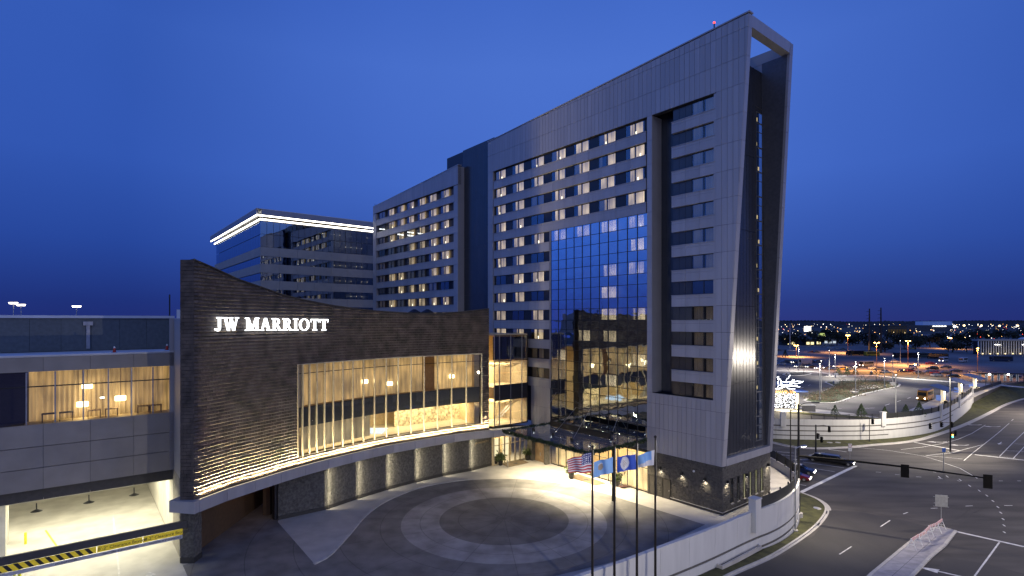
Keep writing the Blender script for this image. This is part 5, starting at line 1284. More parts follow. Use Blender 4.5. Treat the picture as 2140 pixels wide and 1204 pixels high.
# ================================================================ flags
def flagpole(px, Y, ztop, word):
    X = (px-CX)/F*Y
    o = thing('flagpole', 'dark bronze flagpole '+word, 'flagpole', (X, Y, -3.2), 0, group='row of four flagpoles')
    m = MB(); m.tube([(0,0,0),(0,0,ztop+3.2)], [.13,.065], 12); m.build('pole', mat('bronze_pole', (.05,.045,.04), .3, .7), o)
    m = MB(); m.ball((0,0,ztop+3.3), .13); m.build('finial', MATS['bronze_pole'], o)
    m = MB(); m.tube([(.09,0,2),(.075,0,ztop+3)], .012, 5); m.build('halyard', ALU, o); return X
def flag(name, label, Xp, Y, px0, y_hoist, y_fly, mats, drop, seedk, paint):
    """hoist at the pole, flying to the left; y_* are picture rows of its top and bottom at hoist and fly"""
    Xf = (px0-CX)/F*Y; zc = lambda y: H+(HZ-y)*Y/F; nx_, nz = 40, 26; V = []; 
    for i in range(nx_+1):
        u = i/nx_
        for j in range(nz+1):
            v = j/nz
            zt = zc(y_hoist[0]*(1-u)+y_fly[0]*u); zb = zc(y_hoist[1]*(1-u)+y_fly[1]*u)
            amp = .16*min(1, u*2.5); ph_ = u*8.5+seedk+v*1.3
            V.append(((Xp-.1)+(Xf-Xp+.1)*u + .03*math.sin(ph_*2), -.02+amp*math.sin(ph_)+.3*u, (zt+(zb-zt)*v)+.05*math.sin(ph_*1.3)*u))
    b = V[0]; o = tag(empty(name, (Xp, Y, zc(y_hoist[0]))), label, 'flag', 'flags flying from the four poles')
    m = MB(); fs = []; mi = []
    for i in range(nx_):
        for j in range(nz):
            fs.append((i*(nz+1)+j, i*(nz+1)+j+1, (i+1)*(nz+1)+j+1, (i+1)*(nz+1)+j)); mi.append(paint(( i+.5)/nx_, (j+.5)/nz))
    m.v = [(x-Xp, y, z-zc(y_hoist[0])) for x,y,z in V]; m.f = [list(f) for f in fs]; m.m = mi; m.smooth = True
    m.build('cloth', mats, o); return o
fl = lambda n, c: mat(n, c, .8, 0, .06, 1, emit=None)
FW, FR, FB, FL, FS, FE = fl('flag_white',(.62,.62,.66)), fl('flag_red',(.42,.03,.05)), fl('flag_navy',(.03,.04,.18)), fl('flag_light_blue',(.22,.42,.75)), fl('flag_royal',(.035,.09,.48)), fl('flag_emblem',(.35,.28,.22))
def us(u, v):
    if u < .42 and v < .54:
        a, b = (u/.42*6) % 1, (v/.54*5) % 1
        return 2 if (a-.5)**2+(b-.5)**2 > .075 else 0
    return 1 if int(v*13) % 2 == 0 else 0
poles = [(1238,42.5,12.2,'leftmost, carrying the striped flag'),(1284,44,12.1,'second from the left, carrying the pale blue flag'),(1331,45.3,12.1,'third from the left, carrying the royal blue flag'),(1369.5,46.5,12.1,'rightmost, carrying the blue and white flag')]
PX = [flagpole(*p) for p in poles]
flag('national_flag', 'striped red and white flag with a starred navy canton', PX[0], 42.5, 1187, (945,988), (962,990), [FW,FR,FB], 0, .3, us)
flag('city_flag', 'pale blue flag with a small round emblem', PX[1], 44, 1241, (955,987), (968,1001), [FL,FE,FW], 0, 1.7, lambda u,v: 1 if ((u-.62)/.11)**2+((v-.45)/.2)**2 < 1 else (2 if ((u-.62)/.14)**2+((v-.45)/.25)**2 < 1 and v<.3 else 0))
flag('state_flag', 'royal blue flag with a large white round seal', PX[2], 45.3, 1291, (949,981), (957,989), [FS,FW,FE], 0, 2.9, lambda u,v: 2 if ((u-.60)/.12)**2+((v-.5)/.24)**2 < 1 and int(u*40+v*20)%3==0 else (1 if ((u-.60)/.24)**2+((v-.5)/.42)**2 < 1 else 0))
flag('corporate_flag', 'sky blue flag fading to a white lower edge', PX[3], 46.5, 1334, (940,972), (954,979), [FL,FW], 0, 4.1, lambda u,v: 1 if (v > .55+.25*u) or (u < .14) else 0)

# ================================================================ street lamps and signals
def street_lamp(px, py, ztop, label, arm=(1.6, 0), power=0, col=(1,.90,.72), base_h=.3, mat_=None, name='street_lamp', pos=None, headm=None, r=.09, group=None, lit=True, spot=140):
    p = pos or GR(px, py, 0)
    o = thing(name, label, 'street lamp', p, 0, group); mt = mat_ or GALV; h = ztop-p[2]
    m = MB(); m.cyl((0,0), .30, 0, base_h, 12); m.build('footing', CONC, o)
    m = MB(); m.tube([(0,0,base_h),(0,0,h)], [r,r*.65], 10); m.build('pole', mt, o)
    m = MB(); m.tube([(0,0,h-.15),(arm[0]*.5,arm[1]*.5,h+.02),(arm[0],arm[1],h+.05)], .045, 6); m.build('arm', mt, o)
    ax, ay = arm; m = MB(); L = math.hypot(ax, ay) or 1; t = (ax/L, ay/L); m.obox((ax+t[0]*.3,ay+t[1]*.3), t, (-t[1],t[0]), .42, .17, h-.02, h+.12); hd = m.build('lamp_head', mt, o)
    if lit:
        m = MB(); m.obox((ax+t[0]*.3,ay+t[1]*.3), t, (-t[1],t[0]), .34, .13, h-.06, h-.022); m.build('lens', headm or LAMPW, hd)
    if power: light('SPOT', (ax+t[0]*.3, ay+t[1]*.3, h-.12), power, col, .25, direction=(0,0,-1), spot=spot, blend=.5, parent=o)
    return o
street_lamp(1662, 1112, 6.6, 'silver street lamp on the grass outside the curved white wall', (1.1, .5), 2600)
# the lamp behind the flagpoles that throws their shadows across the forecourt (stands below the picture's lower edge)
street_lamp(0,0, 10.3, 'street lamp on the near pavement beyond the flagpoles', (-1.2,.6), 0, pos=Vector((15.5,21.5,zr(21.5))), name='street_lamp')
light('POINT', (14.2,22.1,9.9), 11500, (1,.92,.86), .22)
street_lamp(0,0, 7.5, 'unseen added street lamp over the near lanes to the right', (-1.5,.3), 0, pos=Vector((62,37,zr(37))))  # out of view, added to fill the near road with light
light('POINT', (60.3,37.4,7.2), 15000, (1,.86,.70), .3)
street_lamp(0,0, 15.2, 'street lamp on the right verge of the junction', (-1.5,.3), 0, pos=Vector((77.5,73.5,zr(73.5))))
light('POINT', (75.8,73.8,14.9), 12500, (1,.88,.72), .25)
BP = GR(1669, 1083, 0)
mast = thing('signal_mast', 'black signal mast whose long curved arm reaches over the junction', 'traffic signal', BP)
m = MB(); m.cyl((0,0), .5, -.1, .75, 14); m.build('footing', CONC, mast)
m = MB(); m.tube([(0,0,.75),(0,0,15.2)], [.2,.12], 12); m.build('pole', BLACKM, mast)
zA = 4.15-BP.z; eA = Vector(((2062-CX)/F*61.3, 61.3, 4.35)) - BP
m = MB(); m.tube([(0,0,zA),(eA.x*.33,eA.y*.33,zA+.25),(eA.x*.66,eA.y*.66,zA+.32),(eA.x,eA.y,zA+.18)], [.15,.13,.10,.07], 10); m.build('mast_arm', mat('matt_black_steel', (.007,.007,.007), .8, 0, spec=.1), mast)
def head(o, x, y, z, ang, lens=None, plate=True, s=1.0, n=3, name='signal_head'):
    c, s_ = math.cos(ang), math.sin(ang); ex, ey = (c,s_), (-s_,c)
    m = MB(); m.obox((x,y), ex, ey, .18*s, .14*s, z-.55*s, z+.55*s)
    if plate: m.obox((x+ey[0]*.1*s,y+ey[1]*.1*s), ex, ey, .42*s, .015, z-.78*s, z+.78*s)
    h_ = m.build(name, mat('matt_black_steel', (.007,.007,.007), .8, 0, spec=.1), o)
    for k in range(n):
        zz = z+(.36-.36*k)*s; fx_, fy_ = x-ey[0]*.15*s, y-ey[1]*.15*s
        m = MB(); m.tube([(fx_,fy_,zz),(fx_-ey[0]*.18*s,fy_-ey[1]*.18*s,zz-.02)], .14*s, 10, cap=False); m.build('visor', BLACKM, h_)
        if lens and lens[k]: m = MB(); m.ball((fx_-ey[0]*.06,fy_-ey[1]*.06,zz), .15*s, 8, 6); m.build('lens', lens[k], h_)
    return h_
for px, fr in ((1907,.60),(2069,1.0)):
    q = eA*fr; q.z = zA+.2; head(mast, eA.x*fr, eA.y*fr-.1, zA-.15, math.pi-.4, s=1.0)
m = MB(); m.tube([(0,0,14.9),(.9,.2,15.3),(2.2,.4,15.35)], .05, 6); m.box(2.0,2.9,.2,.6,15.25,15.4); m.build('luminaire_arm', BLACKM, mast)
light('SPOT', (BP.x+2.4,BP.y+.4,BP.z+15.1), 11000, (1,.86,.68), .3, direction=(.1,.1,-1), spot=130, blend=.6)
head(mast, -.5, -.4, 4.2, math.pi, s=.8)
l2 = GR(1671.5,1081,0); lp2 = thing('black_lamp_post', 'slender black lamp post right behind the signal mast', 'street lamp', Vector((BP.x-.35,BP.y+1.4,BP.z)))
m = MB(); m.tube([(0,0,0),(0,0,14.2)], [.1,.07], 8); m.build('pole', BLACKM, lp2); m = MB(); m.tube([(0,0,14.1),(1.2,0,14.3)], .04, 6); m.box(1.0,1.7,-.12,.12,14.25,14.38); m.build('arm', BLACKM, lp2)
def sig_post(px, py, h, label, heads, arm=None, lens=None, r=.15, cap_h=None):
    p = GR(px, py, 0); o = thing('traffic_signal', label, 'traffic signal', p)
    m = MB(); m.cyl((0,0), .42, -.05, .14, 12); m.build('footing', CONC, o)
    m = MB(); m.tube([(0,0,.14),(0,0,.5),(0,0,h)], [r*1.5,r,r*.8], 10); m.build('pole', BLACKM, o)
    if arm: m = MB(); m.tube([(0,0,arm[2]),(arm[0]*.6,arm[1]*.6,arm[2]+.1),(arm[0],arm[1],arm[2]-.1)], .06, 6); m.build('arm', BLACKM, o)
    for k, (x, y, z, a, ln) in enumerate(heads): head(o, x, y, z, a, ln, plate=False, s=1.0)
    return o, p
RL, YL, GL_ = emis('red_signal', (1,.1,.05), 3), emis('amber_signal', (1,.55,.12), 7), emis('green_signal', (.10,1,.62), 9)
sig_post(1705, 953, 6.1, 'black signal post with short arm before the far curved wall', [(2.6,0,5.2,0,None),(1.1,0,3.2,.2,None),(.35,0,3.9,1.2,None)], (2.6,0,5.9))
so1, sp1 = sig_post(1986, 946, 16, 'tall black signal pole showing green on the traffic island', [(-4.1,0,5.3,1.2,None),(-1.6,.3,5.6,1.3,None),(.0,-.3,5.7,1.2,None),(.0,-.35,3.65,0,[None,YL,GL_]),(1.0,0,3.9,-.5,None)], (-4.2,0,6.0))
light('SPOT', (sp1.x-1,sp1.y,sp1.z+15.8), 30000, (1,.88,.70), .3, direction=(-.3,.3,-1), spot=140, blend=.6)
so2, sp2 = sig_post(1817, 923.5, 5.2, 'short black signal post on the grass under the far wall', [(1.9*.35,0,4.4,.3,None)], None, r=.08)
def plate_sign(o, x, z, w, h, mt, name='sign_plate', y=-.06): m = MB(); m.box(x-w/2,x+w/2,y-.02,y+.02,z-h/2,z+h/2); return m.build(name, mt, o)
def sign_post(px, py, h, label, w, hh, mt=WHITE, extra=None, rz=0, pos=None, z=None):
    p = pos or (GR(px, py, 0.05) if z is None else G(px, py, z)); o = thing('road_sign', label, 'sign', p, rz); m = MB(); m.box(-.035,.035,-.035,.035,0,h); m.build('post', GALV, o)
    pl = plate_sign(o, 0, h-hh/2, w, hh, mt); 
    if extra: extra(o, h, pl)
    return o
def noturn(o, h, pl):
    m = MB(); m.tube([(math.cos(a/12*2*math.pi)*.28, -.09, h-.42+math.sin(a/12*2*math.pi)*.28) for a in range(13)], .035, 5); m.build('red_ring', FR, pl)
    m = MB(); m.box(-.04,.04,-.10,-.09,h-1.25,h-.95); m.build('black_mark', BLK, pl)
sign_post(1776, 961, 3.0, 'white turn sign on a post behind the limousine', .65, 1.4, extra=noturn)
sign_post(1972, 987, 5.4-1.2, 'blue and white sign on a post in the junction island', .6, .7, mt=mat('sign_blue', (.04,.10,.35), .5))
def backs(o, h, pl):
    for zz in (h-.3, h-1.5): m = MB(); m.box(-.85,.85,.03,.07,zz-.03,zz+.03); m.build('brace', ALU, pl)
sign_post(1967, 1103, 4.1, 'bare grey back of a square road sign on the paved median', 1.35, 1.45, mt=mat('sign_back', (.36,.37,.37), .45, .5), extra=backs, rz=-.25)
# barricades
def barricade(px, py, rz, label):
    p = GR(px, py, .14); o = thing('barricade', label, 'barricade', p, rz, group='striped barricades on the median')
    for x in (-.95,.95):
        for y in (-.45,.45): m = MB(); m.tube([(x,y,0),(x,0,1.15)], .035, 5); m.build('leg', WHITE, o)
        m = MB(); m.tube([(x,-.24,.5),(x,.24,.5)], .025, 5); m.build('brace', WHITE, o)
    m = MB(); m.box(-1.15,1.15,-.05,.05,.92,1.2); bd = m.build('board', WHITE, o)
    OR = mat('barricade_orange', (.60,.12,.04), .6)
    for k in range(6): x = -1.05+k*.37; m = MB(); m.xprism([(x,.921),(x+.14,.921),(x+.24,1.201),(x+.10,1.201)], -.058, .058); m.build('stripe', OR, bd)
for k, (px, py) in enumerate(((1912,1146),(1927,1138),(1938,1127),(1951,1118),(1963,1111))):
    barricade(px, py, [.62,.55,.7,.5,.66][k], 'orange striped white A-frame barricade on the median, '+['nearest of the five','second from the near end','middle one of the five','second from the sign post','farthest, beside the sign post'][k])
round_cover(1734, 926.6, .55, lab='left manhole cover in the grass strip below the far wall'); round_cover(1751, 926.6, .55, lab='right manhole cover in the grass strip below the far wall')

# ================================================================ vehicles
GLAZE = mat('car_glass', (.012,.014,.018), .08, 0, spec=.8); TYRE = mat('tyre', (.02,.02,.02), .9); RIM = mat('wheel_rim', (.35,.35,.36), .35, .8)
HL, TL = emis('headlight', (1,.93,.78), 16), emis('tail_light', (1,.06,.03), 5); HOFF = mat('lamp_glass', (.5,.5,.5), .15, .3)
def carpaint(nm, c): return mat('paint_'+nm, c, .28, .35, .03, .5, coat=.6)
BLACKP, DBLUE, REDP, WHITEP, SILVP, GREYP, YELP, BLUEP, PINKP = carpaint('black',(.012,.012,.014)), carpaint('dark_blue',(.015,.025,.07)), carpaint('red',(.16,.010,.014)), carpaint('white',(.62,.62,.62)), carpaint('silver',(.33,.34,.36)), carpaint('grey',(.10,.105,.115)), carpaint('yellow',(.60,.38,.04)), carpaint('blue',(.06,.11,.26)), carpaint('pinkish_white',(.50,.40,.36))
def loft(secs, mt, name, parent):
    """secs: (x, halfwidth, zbottom, zshoulder, ztop, top halfwidth)"""
    V = []; n = 10
    for x, w, zb, zs, zt, wt in secs:
        V += [(x,-w*.94,zb),(x,-w,zb+(zs-zb)*.35),(x,-w*.99,zs),(x,-wt,zt-.04),(x,-wt*.9,zt),(x,wt*.9,zt),(x,wt,zt-.04),(x,w*.99,zs),(x,w,zb+(zs-zb)*.35),(x,w*.94,zb)]
    k = len(secs); fs = [(i*n+j,i*n+(j+1)%n,(i+1)*n+(j+1)%n,(i+1)*n+j) for i in range(k-1) for j in range(n)]
    fs += [tuple(range(n-1,-1,-1)), tuple(range((k-1)*n,k*n))]; m = MB(); m.add(V, fs); return m.build(name, mt, parent)
def car(name, label, pos, ang, paint, L=4.6, W=1.8, Hh=1.45, kind='sedan', lights=False, tail=False, group=None, cat='car', detail=True):
    o = thing(name, label, cat, pos, ang, group); l = L/2; w = W/2; sh = .92 if kind != 'suv' else 1.08; zb = .24
    if kind == 'limo': a0, a1, r0, r1 = -l+.55, l-1.7, -l+1.1, l-2.4
    elif kind == 'suv': a0, a1, r0, r1 = -l+.1, l-1.25, -l+.5, l-1.95
    else: a0, a1, r0, r1 = -l+.5, l-1.3, -l+1.25, l-2.05
    loft([(-l,w*.86,zb+.15,sh-.25,sh-.12,w*.80),(-l+.12,w*.95,zb,sh-.08,sh,w*.88),(a0,w,zb,sh-.05,sh+.03,w*.9),(a1,w,zb,sh-.05,sh+.03,w*.9),(l-.5,w*.97,zb,sh-.22,sh-.10,w*.84),(l-.1,w*.90,zb,sh-.36,sh-.24,w*.78),(l,w*.80,zb+.12,sh-.42,sh-.34,w*.7)], paint, 'body', o)
    g = loft([(a0,w*.86,sh,sh+.02,sh+.05,w*.84),(r0,w*.84,sh,sh+.1,Hh-.05,w*.70),((r0+r1)/2,w*.85,sh,sh+.1,Hh-.05,w*.72),(r1,w*.84,sh,sh+.1,Hh-.06,w*.70),(a1,w*.86,sh,sh+.02,sh+.05,w*.84)], GLAZE, 'glasshouse', o)
    m = MB(); m.box(r0-.03,r1+.05,-w*.70,w*.70,Hh-.06,Hh); m.build('roof', paint, o)
    for x in ([r0+.4,(r0+r1)/2] if kind != 'limo' else [r0+.4,r0+1.5,r0+2.6,r0+3.7]):
        m = MB()
        for s_ in (-1,1): m.add([(x,s_*w*.87,sh),(x+.09,s_*w*.87,sh),(x+.09,s_*w*.72,Hh-.03),(x,s_*w*.72,Hh-.03)], [(0,1,2,3),(3,2,1,0)])
        m.build('door_pillar', paint, o)
    for x in (-l+.82, l-.88):
        for s_ in (-1,1):
            m = MB(); m.tube([(x,s_*(w-.2),.33),(x,s_*(w+.015),.33)], .33, 14); wh = m.build('wheel', TYRE, o)
            m = MB(); m.tube([(x,s_*(w+.016),.33),(x,s_*(w+.035),.33)], .21, 10); m.build('rim', RIM, wh)
    for s_ in (-1,1):
        m = MB(); m.obox((l-.05,s_*w*.66), (1,0), (0,1), .09, .17, sh-.44, sh-.28); m.build('headlight', HL if lights else HOFF, o)
        m = MB(); m.obox((-l+.03,s_*w*.68), (1,0), (0,1), .05, .16, sh-.30, sh-.12); m.build('tail_lamp', TL if tail else REDP, o)
    if lights: light('SPOT', (l+.05,0,sh-.36), 160, (1,.92,.78), .2, direction=(1,0,-.12), spot=70, blend=.7, parent=o)
    return o
ang0 = math.atan2(-.42, 1.0)       # lanes run down to the right
pL = GR(1750, 971, .005); dirL = (GR(1763.6,977.6)-GR(1678,965.7)).xy.normalized(); angL = math.atan2(dirL.y, dirL.x)
car('limousine', 'long black limousine stopped at the white line', pL + Vector((-.5,1.2,0)), angL, BLACKP, 7.4, 1.95, 1.52, 'limo', True)
p = GR(1684, 990, .005); car('parked_car', 'dark blue old-style car with headlights on waiting beside the signal mast', p+Vector((-.6,.6,0)), angL, DBLUE, 4.5, 1.8, 1.45, 'sedan', True)
p = GR(1676, 1003, .005); car('parked_car', 'red car with headlights on nosing out behind the signal mast', p+Vector((-.8,.4,0)), angL, REDP, 4.4, 1.78, 1.42, 'sedan', True)
def gl(px, py): return G(px, py, LZ+.02)
far = [  # px, base y, paint, colour word, kind, heading (pi = nose to the left), lights
 (1642,758.5,DBLUE,'dark','suv',2.8,0),(1633,763.5,BLUEP,'pale blue','suv',2.8,0),(1662,759.5,BLACKP,'black','suv',3.6,1),(1697,758,DBLUE,'dark blue','sedan',0,0),(1711,757.5,GREYP,'dark grey','sedan',0,0),
 (1671,768,GREYP,'grey','sedan',3.4,1),(1694,768.5,BLACKP,'black','sedan',3.4,1),(1713,771.5,SILVP,'silver','sedan',3.4,1),(1730,771.5,GREYP,'charcoal','suv',3.2,1),(1742,773,BLUEP,'light blue','sedan',3.1,0),(1753,768.5,WHITEP,'white','suv',3.2,1),(1760,773.5,YELP,'yellow','sedan',3.2,0),(1773,773.5,BLUEP,'blue','sedan',.1,0),
 (1790,768.5,BLACKP,'black','sedan',3.9,1),(1826,772,WHITEP,'white','sedan',.1,0),(1840,773.5,GREYP,'dark grey','sedan',.1,0),(1851,780,SILVP,'silver','sedan',.1,0),(1868,757.5,WHITEP,'white','sedan',0,0),(1908,769.5,WHITEP,'white','suv',.5,0),(1915,766,SILVP,'silver','sedan',.5,0),(1945,761.5,REDP,'red','sedan',0,1),
 (1948,772.5,BLACKP,'black','suv',2.8,0),(1976,769.5,GREYP,'grey','sedan',2.8,0),(1887,778.5,DBLUE,'dark blue','sedan',.1,0),(1903,778,REDP,'dark red','suv',.1,0),(1920,781.5,GREYP,'grey','sedan',.1,0),(1943,779.5,BLUEP,'blue','sedan',2.9,0),(1956,781.5,REDP,'red','sedan',.1,0),(1958,787,SILVP,'silver','sedan',.1,0),(1974,782,DBLUE,'navy blue','sedan',2.9,0),(1997,777.5,DBLUE,'deep blue','sedan',2.9,0),(1992,788.5,BLACKP,'glossy black','sedan',3.0,0),(2034,784.5,WHITEP,'white','suv',.1,0),(2049,782,SILVP,'silver','sedan',.1,0),(2078,783,DBLUE,'dark blue','sedan',.1,0),(2121,790,BLACKP,'black','sedan',.1,0),
 (1695,737,REDP,'red','sedan',3.1,2),(1707,737.5,GREYP,'grey','sedan',0,0),(1627,733,GREYP,'grey','sedan',0,0),(1652,734,WHITEP,'white','sedan',0,1),(1908,729.5,YELP,'yellow','sedan',0,0),(1890,730.5,GREYP,'grey','sedan',0,0),(1988,731,SILVP,'silver','sedan',0,0),(1735,729,WHITEP,'white','sedan',0,0),(1748,730,SILVP,'silver','sedan',0,0),(1762,731,GREYP,'grey','sedan',0,0),(1722,725,SILVP,'silver','sedan',0,0),(1740,723.5,GREYP,'dark grey','sedan',0,0)]
rowname = lambda y: 'in the nearest row along the verge' if y > 776 else ('in the busy middle lane of the lot' if y > 764 else ('in the rear lane of the lot' if y > 750 else 'on the road before the far trees'))
def side(px):
    for lim, t_ in ((1650,'hard against the tower edge'),(1680,'left of the pale lamp masts'),(1722,'between the first lamp masts'),(1765,'near the small evergreens'),(1800,'right of the evergreens'),(1845,'by the left sodium lamp'),(1880,'between the two sodium lamps'),(1925,'below the right sodium lamp'),(1965,'left of the lot\'s centre lamp gap'),(2010,'toward the bus shelters'),(2060,'beside the waiting pavilion'),(2200,'at the right picture edge')):
        if px < lim: return t_
cars = []; seen = {}
for px, py, pt, cw, kd, hd, ln in far:
    lab = f'{cw} {"suv" if kd=="suv" else "car"} {rowname(py)}, {side(px)}'
    if lab in seen: lab = lab.replace(' in the', ' farther right in the') if ' in the' in lab else lab+', farther right'
    lab = lab.replace('in the busy middle lane of the lot','in the middle lane').replace('in the nearest row along the verge','in the verge row').replace('in the rear lane of the lot','in the rear lane')
    seen[lab] = 1
    o = car('parked_car', lab, gl(px,py), hd, pt, 4.7, 1.85, 1.72 if kd=='suv' else 1.45, kd, False, ln==2, 'cars in the far lot')
    if ln == 1:
        for c in o.children:
            if c.name.startswith('headlight'): c.data.materials[0] = HL

def bus(name, label, pos, ang, paint, L=11, W=2.5, Hh=3.1, lights=False, cat='bus', group=None, win=True, nose=0.0, roofp=None):
    o = thing(name, label, cat, pos, ang, group); l = L/2; w = W/2
    loft([(-l,w*.95,.35,Hh*.55,Hh-.12,w*.9),(-l+.2,w,.3,Hh*.6,Hh,w*.93),(l-nose-.35,w,.3,Hh*.6,Hh,w*.93),(l-nose-.02,w*.96,.35,Hh*.5,Hh-.25,w*.88)], paint, 'body', o)
    if nose: loft([(l-nose,w*.8,.35,1.2,1.5,w*.7),(l-.15,w*.75,.35,1.0,1.3,w*.66),(l,w*.66,.45,.9,1.05,w*.6)], paint, 'bonnet', o)
    if win:
        n = max(3, int((L-nose-1.5)/1.15)); stp = (L-nose-1.4)/n
        for k in range(n):
            x = -l+.5+k*stp
            for s_ in (-1,1): m = MB(); m.box(x+.06,x+stp-.06,s_*(w-.02),s_*(w+.02),Hh*.52,Hh*.84); m.build('side_window', GLAZE, o)
    m = MB(); m.box(l-nose-.04,l-nose+.02,-w*.82,w*.82,Hh*.45,Hh*.84); m.build('windscreen', GLAZE, o)
    for x in (-l+2.0, l-nose-.9):
        for s_ in (-1,1):
            m = MB(); m.tube([(x,s_*(w-.3),.48),(x,s_*(w+.01),.48)], .48, 14); wh = m.build('wheel', TYRE, o); m = MB(); m.tube([(x,s_*(w+.012),.48),(x,s_*(w+.03),.48)], .26, 10); m.build('rim', RIM, wh)
    for s_ in (-1,1): m = MB(); m.box(l-.06,l+.03,s_*w*.72-.15,s_*w*.72+.15,.75,1.0); m.build('headlight', HL if lights else HOFF, o)
    return o
DKB = carpaint('deep_brown',(.03,.018,.016)); GRN = carpaint('dull_green',(.05,.07,.06))
bus('coach','long dark maroon coach parked behind the left pylon foot',gl(1796,742.5),.05,DKB,17,2.6,3.3)
bus('coach','yellow coach parked beside the twin pylons',gl(1822,744),.05,YELP,9,2.6,3.0)
bus('coach','dark brown coach beneath the right sodium lamp',gl(1893,748),.1,DKB,15,2.6,3.4)
bus('coach','dull green coach right of the sodium lamps',gl(1929,747.5),.05,GRN,11,2.6,3.2)
bus('coach','dark coach seen end-on behind the white van',gl(1960,750.5),2.4,BLACKP,10,2.6,3.6)
bus('coach','dark blue coach alone far right before the columned block',gl(2092,755.5),2.9,DBLUE,10,2.6,3.2)
bus('shuttle_van','white shuttle van with headlights lit in the empty bays',gl(1972,756.5),3.7,WHITEP,6.5,2.2,2.8,True,'van')
bus('shuttle_van','white van parked alone among the empty bays',gl(2013,757),3.7,WHITEP,6.5,2.2,2.6,False,'van')
bus('shuttle_van','cream shuttle bus with bright headlights in the middle lane',gl(1811,766.5),3.5,carpaint('cream',(.55,.45,.25)),7.5,2.3,2.9,True,'van')
bus('box_truck','pinkish white box truck in the rear lane near the tower edge',gl(1682,762),3.5,PINKP,7.5,2.4,3.1,False,'truck',win=False)
sb = G(1958,841,LZ+.1); bus('school_bus','yellow school bus standing at the lit bus shelters',Vector((sb.x+.5,sb.y+5,LZ+.02)),3.85,carpaint('school_yellow',(.46,.21,.015)),8.5,2.45,3.0,True,nose=1.2)

# ================================================================ lot furniture
def lot_lamp(px, pytop, pybase, label, group='white lamp masts in the lot', heads=1, power=0, sod=False, rad=.09, lit=True):
    p = G(px, pybase, LZ); zt = H+(HZ-pytop)*p.y/F - p.z
    o = thing('lot_lamp', label, 'street lamp', p, 0, group); m = MB(); m.cyl((0,0), .32, 0, .9, 10); m.build('footing', CONC, o)
    m = MB(); m.tube([(0,0,.9),(0,0,zt)], [rad*1.3,rad], 8); m.build('pole', mat('rust_pole', (.25,.12,.05), .6) if sod else GALV, o)
    gm = LAMPO if sod else LAMPW; k_ = p.y/1000
    for s_ in ((-1,1) if heads == 2 else (0,)):
        m = MB(); m.box(s_*.9-.45,s_*.9+.45,-.2,.2,zt,zt+.18); hd = m.build('lamp_head', BLACKM, o)
        m = MB(); m.ball((s_*.9,0,zt-.02), (.42 if sod else .16)*max(1,p.y/250), 8, 6, sz=.5); m.build('bulb', gm, hd)
    if power: light('SPOT', (p.x,p.y,p.z+zt-.5), power, (1,.45,.12) if sod else (1,.93,.82), .5, direction=(0,0,-1), spot=155, blend=.6)
    return o
for a in ((1669,727,774,'pale lamp mast nearest the tower edge'),(1733,732.5,787,'pale lamp mast at the end of the kerb strip'),(1745.5,741,790,'pale lamp mast left of the evergreens behind the island'),(1713.3,760,838,'bright lamp mast on the front corner of the planted island'),(1716,754,822,'dim mast just behind the bright island lamp'),(1788,756,826,'pale lamp mast in the middle of the planted island'),(1848.5,749,812,'pale lamp mast at the right rim of the planted island'),(1866,743,805,'slim mast above the right end of the island'),(1881.5,712,758,'pale lamp mast left of the right sodium lamp'),(1919,737,791,'pale lamp mast on the long kerb walk'),(1872,783,876,'foremost pale pole standing at the far wall railing')):
    lot_lamp(*a, power=20000 if a[0] in (1669,1713.3,1788,1848.5,1919,1745.5) else (0))
for a, pw in (((1664,722,746,'sodium lamp by the tower edge before the dark trees'),60000),((1772,701,738,'orange sodium lamp left of the twin pylons'),95000)):
    lot_lamp(*a, group='sodium lamps over the far lot', heads=2, sod=True, power=pw)
for a in ((1832,716,777,'sodium lamp with twin orange heads left of the other twins'),(1897.5,712.5,764,'tall twin-headed sodium lamp beside a white mast'),(1985,706.5,729,'far sodium lamp with four heads before dark trees'),(2043,728,786,'single warm lamp right of the vans')):
    lot_lamp(*a, group='sodium lamps over the far lot', heads=2 if a[0] < 2000 else 1, sod=True, power={1832:95000,1897.5:95000,1985:60000,2043:30000}[a[0]])
street_lamp(0,0, 9, 'unseen added street lamp farther along the right road', (-1.5,.3), 0, pos=Vector((152,150,-4.3)))  # out of view, added to brighten the dark upper road
light('POINT', (150.3,150.3,8.7), 30000, (1,.86,.70), .4)

def shelter(px, py, label):
    p = G(px, py, LZ+.12); k = 1.0; o = thing('bus_shelter', label, 'bus shelter', p, .55, group='three bus shelters in a row'); o.scale = (1.12,1.12,1.05)
    m = MB(); m.box(-.35,.35,-.35,.35,0,3.6); m.build('lit_pylon', mat('lit_white_panel', (.8,.78,.7), .5, emit=(1,.78,.38,.6)), o)
    m = MB(); V = [(-2.7,-2.0,3.3),(2.7,-2.0,3.3),(2.7,2.0,4.6),(-2.7,2.0,4.6)]; m.add(V+[(a,b,c+.16) for a,b,c in V], [(3,2,1,0),(4,5,6,7),(0,1,5,4),(1,2,6,5),(2,3,7,6),(3,0,4,7)]); m.build('roof', mat('slate_blue_roof', (.16,.18,.24), .45, .3), o)
    m = MB(); m.box(-2.2,2.2,-.9,-.5,.45,.55); m.box(-2.1,-2.0,-.9,-.5,0,.45); m.box(2.0,2.1,-.9,-.5,0,.45); m.build('bench', GALV, o)
    m = MB(); m.cyl((-2.3,-1.4), .38, 0, 1.1, 10); m.build('litter_bin', BLACKM, o)
    m = MB(); m.box(-1.4,-1.3,-.1,.9,.8,2.2); m.build('map_panel', mat('map_blue', (.1,.16,.4), .4, emit=(.3,.45,1,.35)), o)
    light('POINT', (0,-1.0,3.0), 900, (1,.72,.34), .3, parent=o)
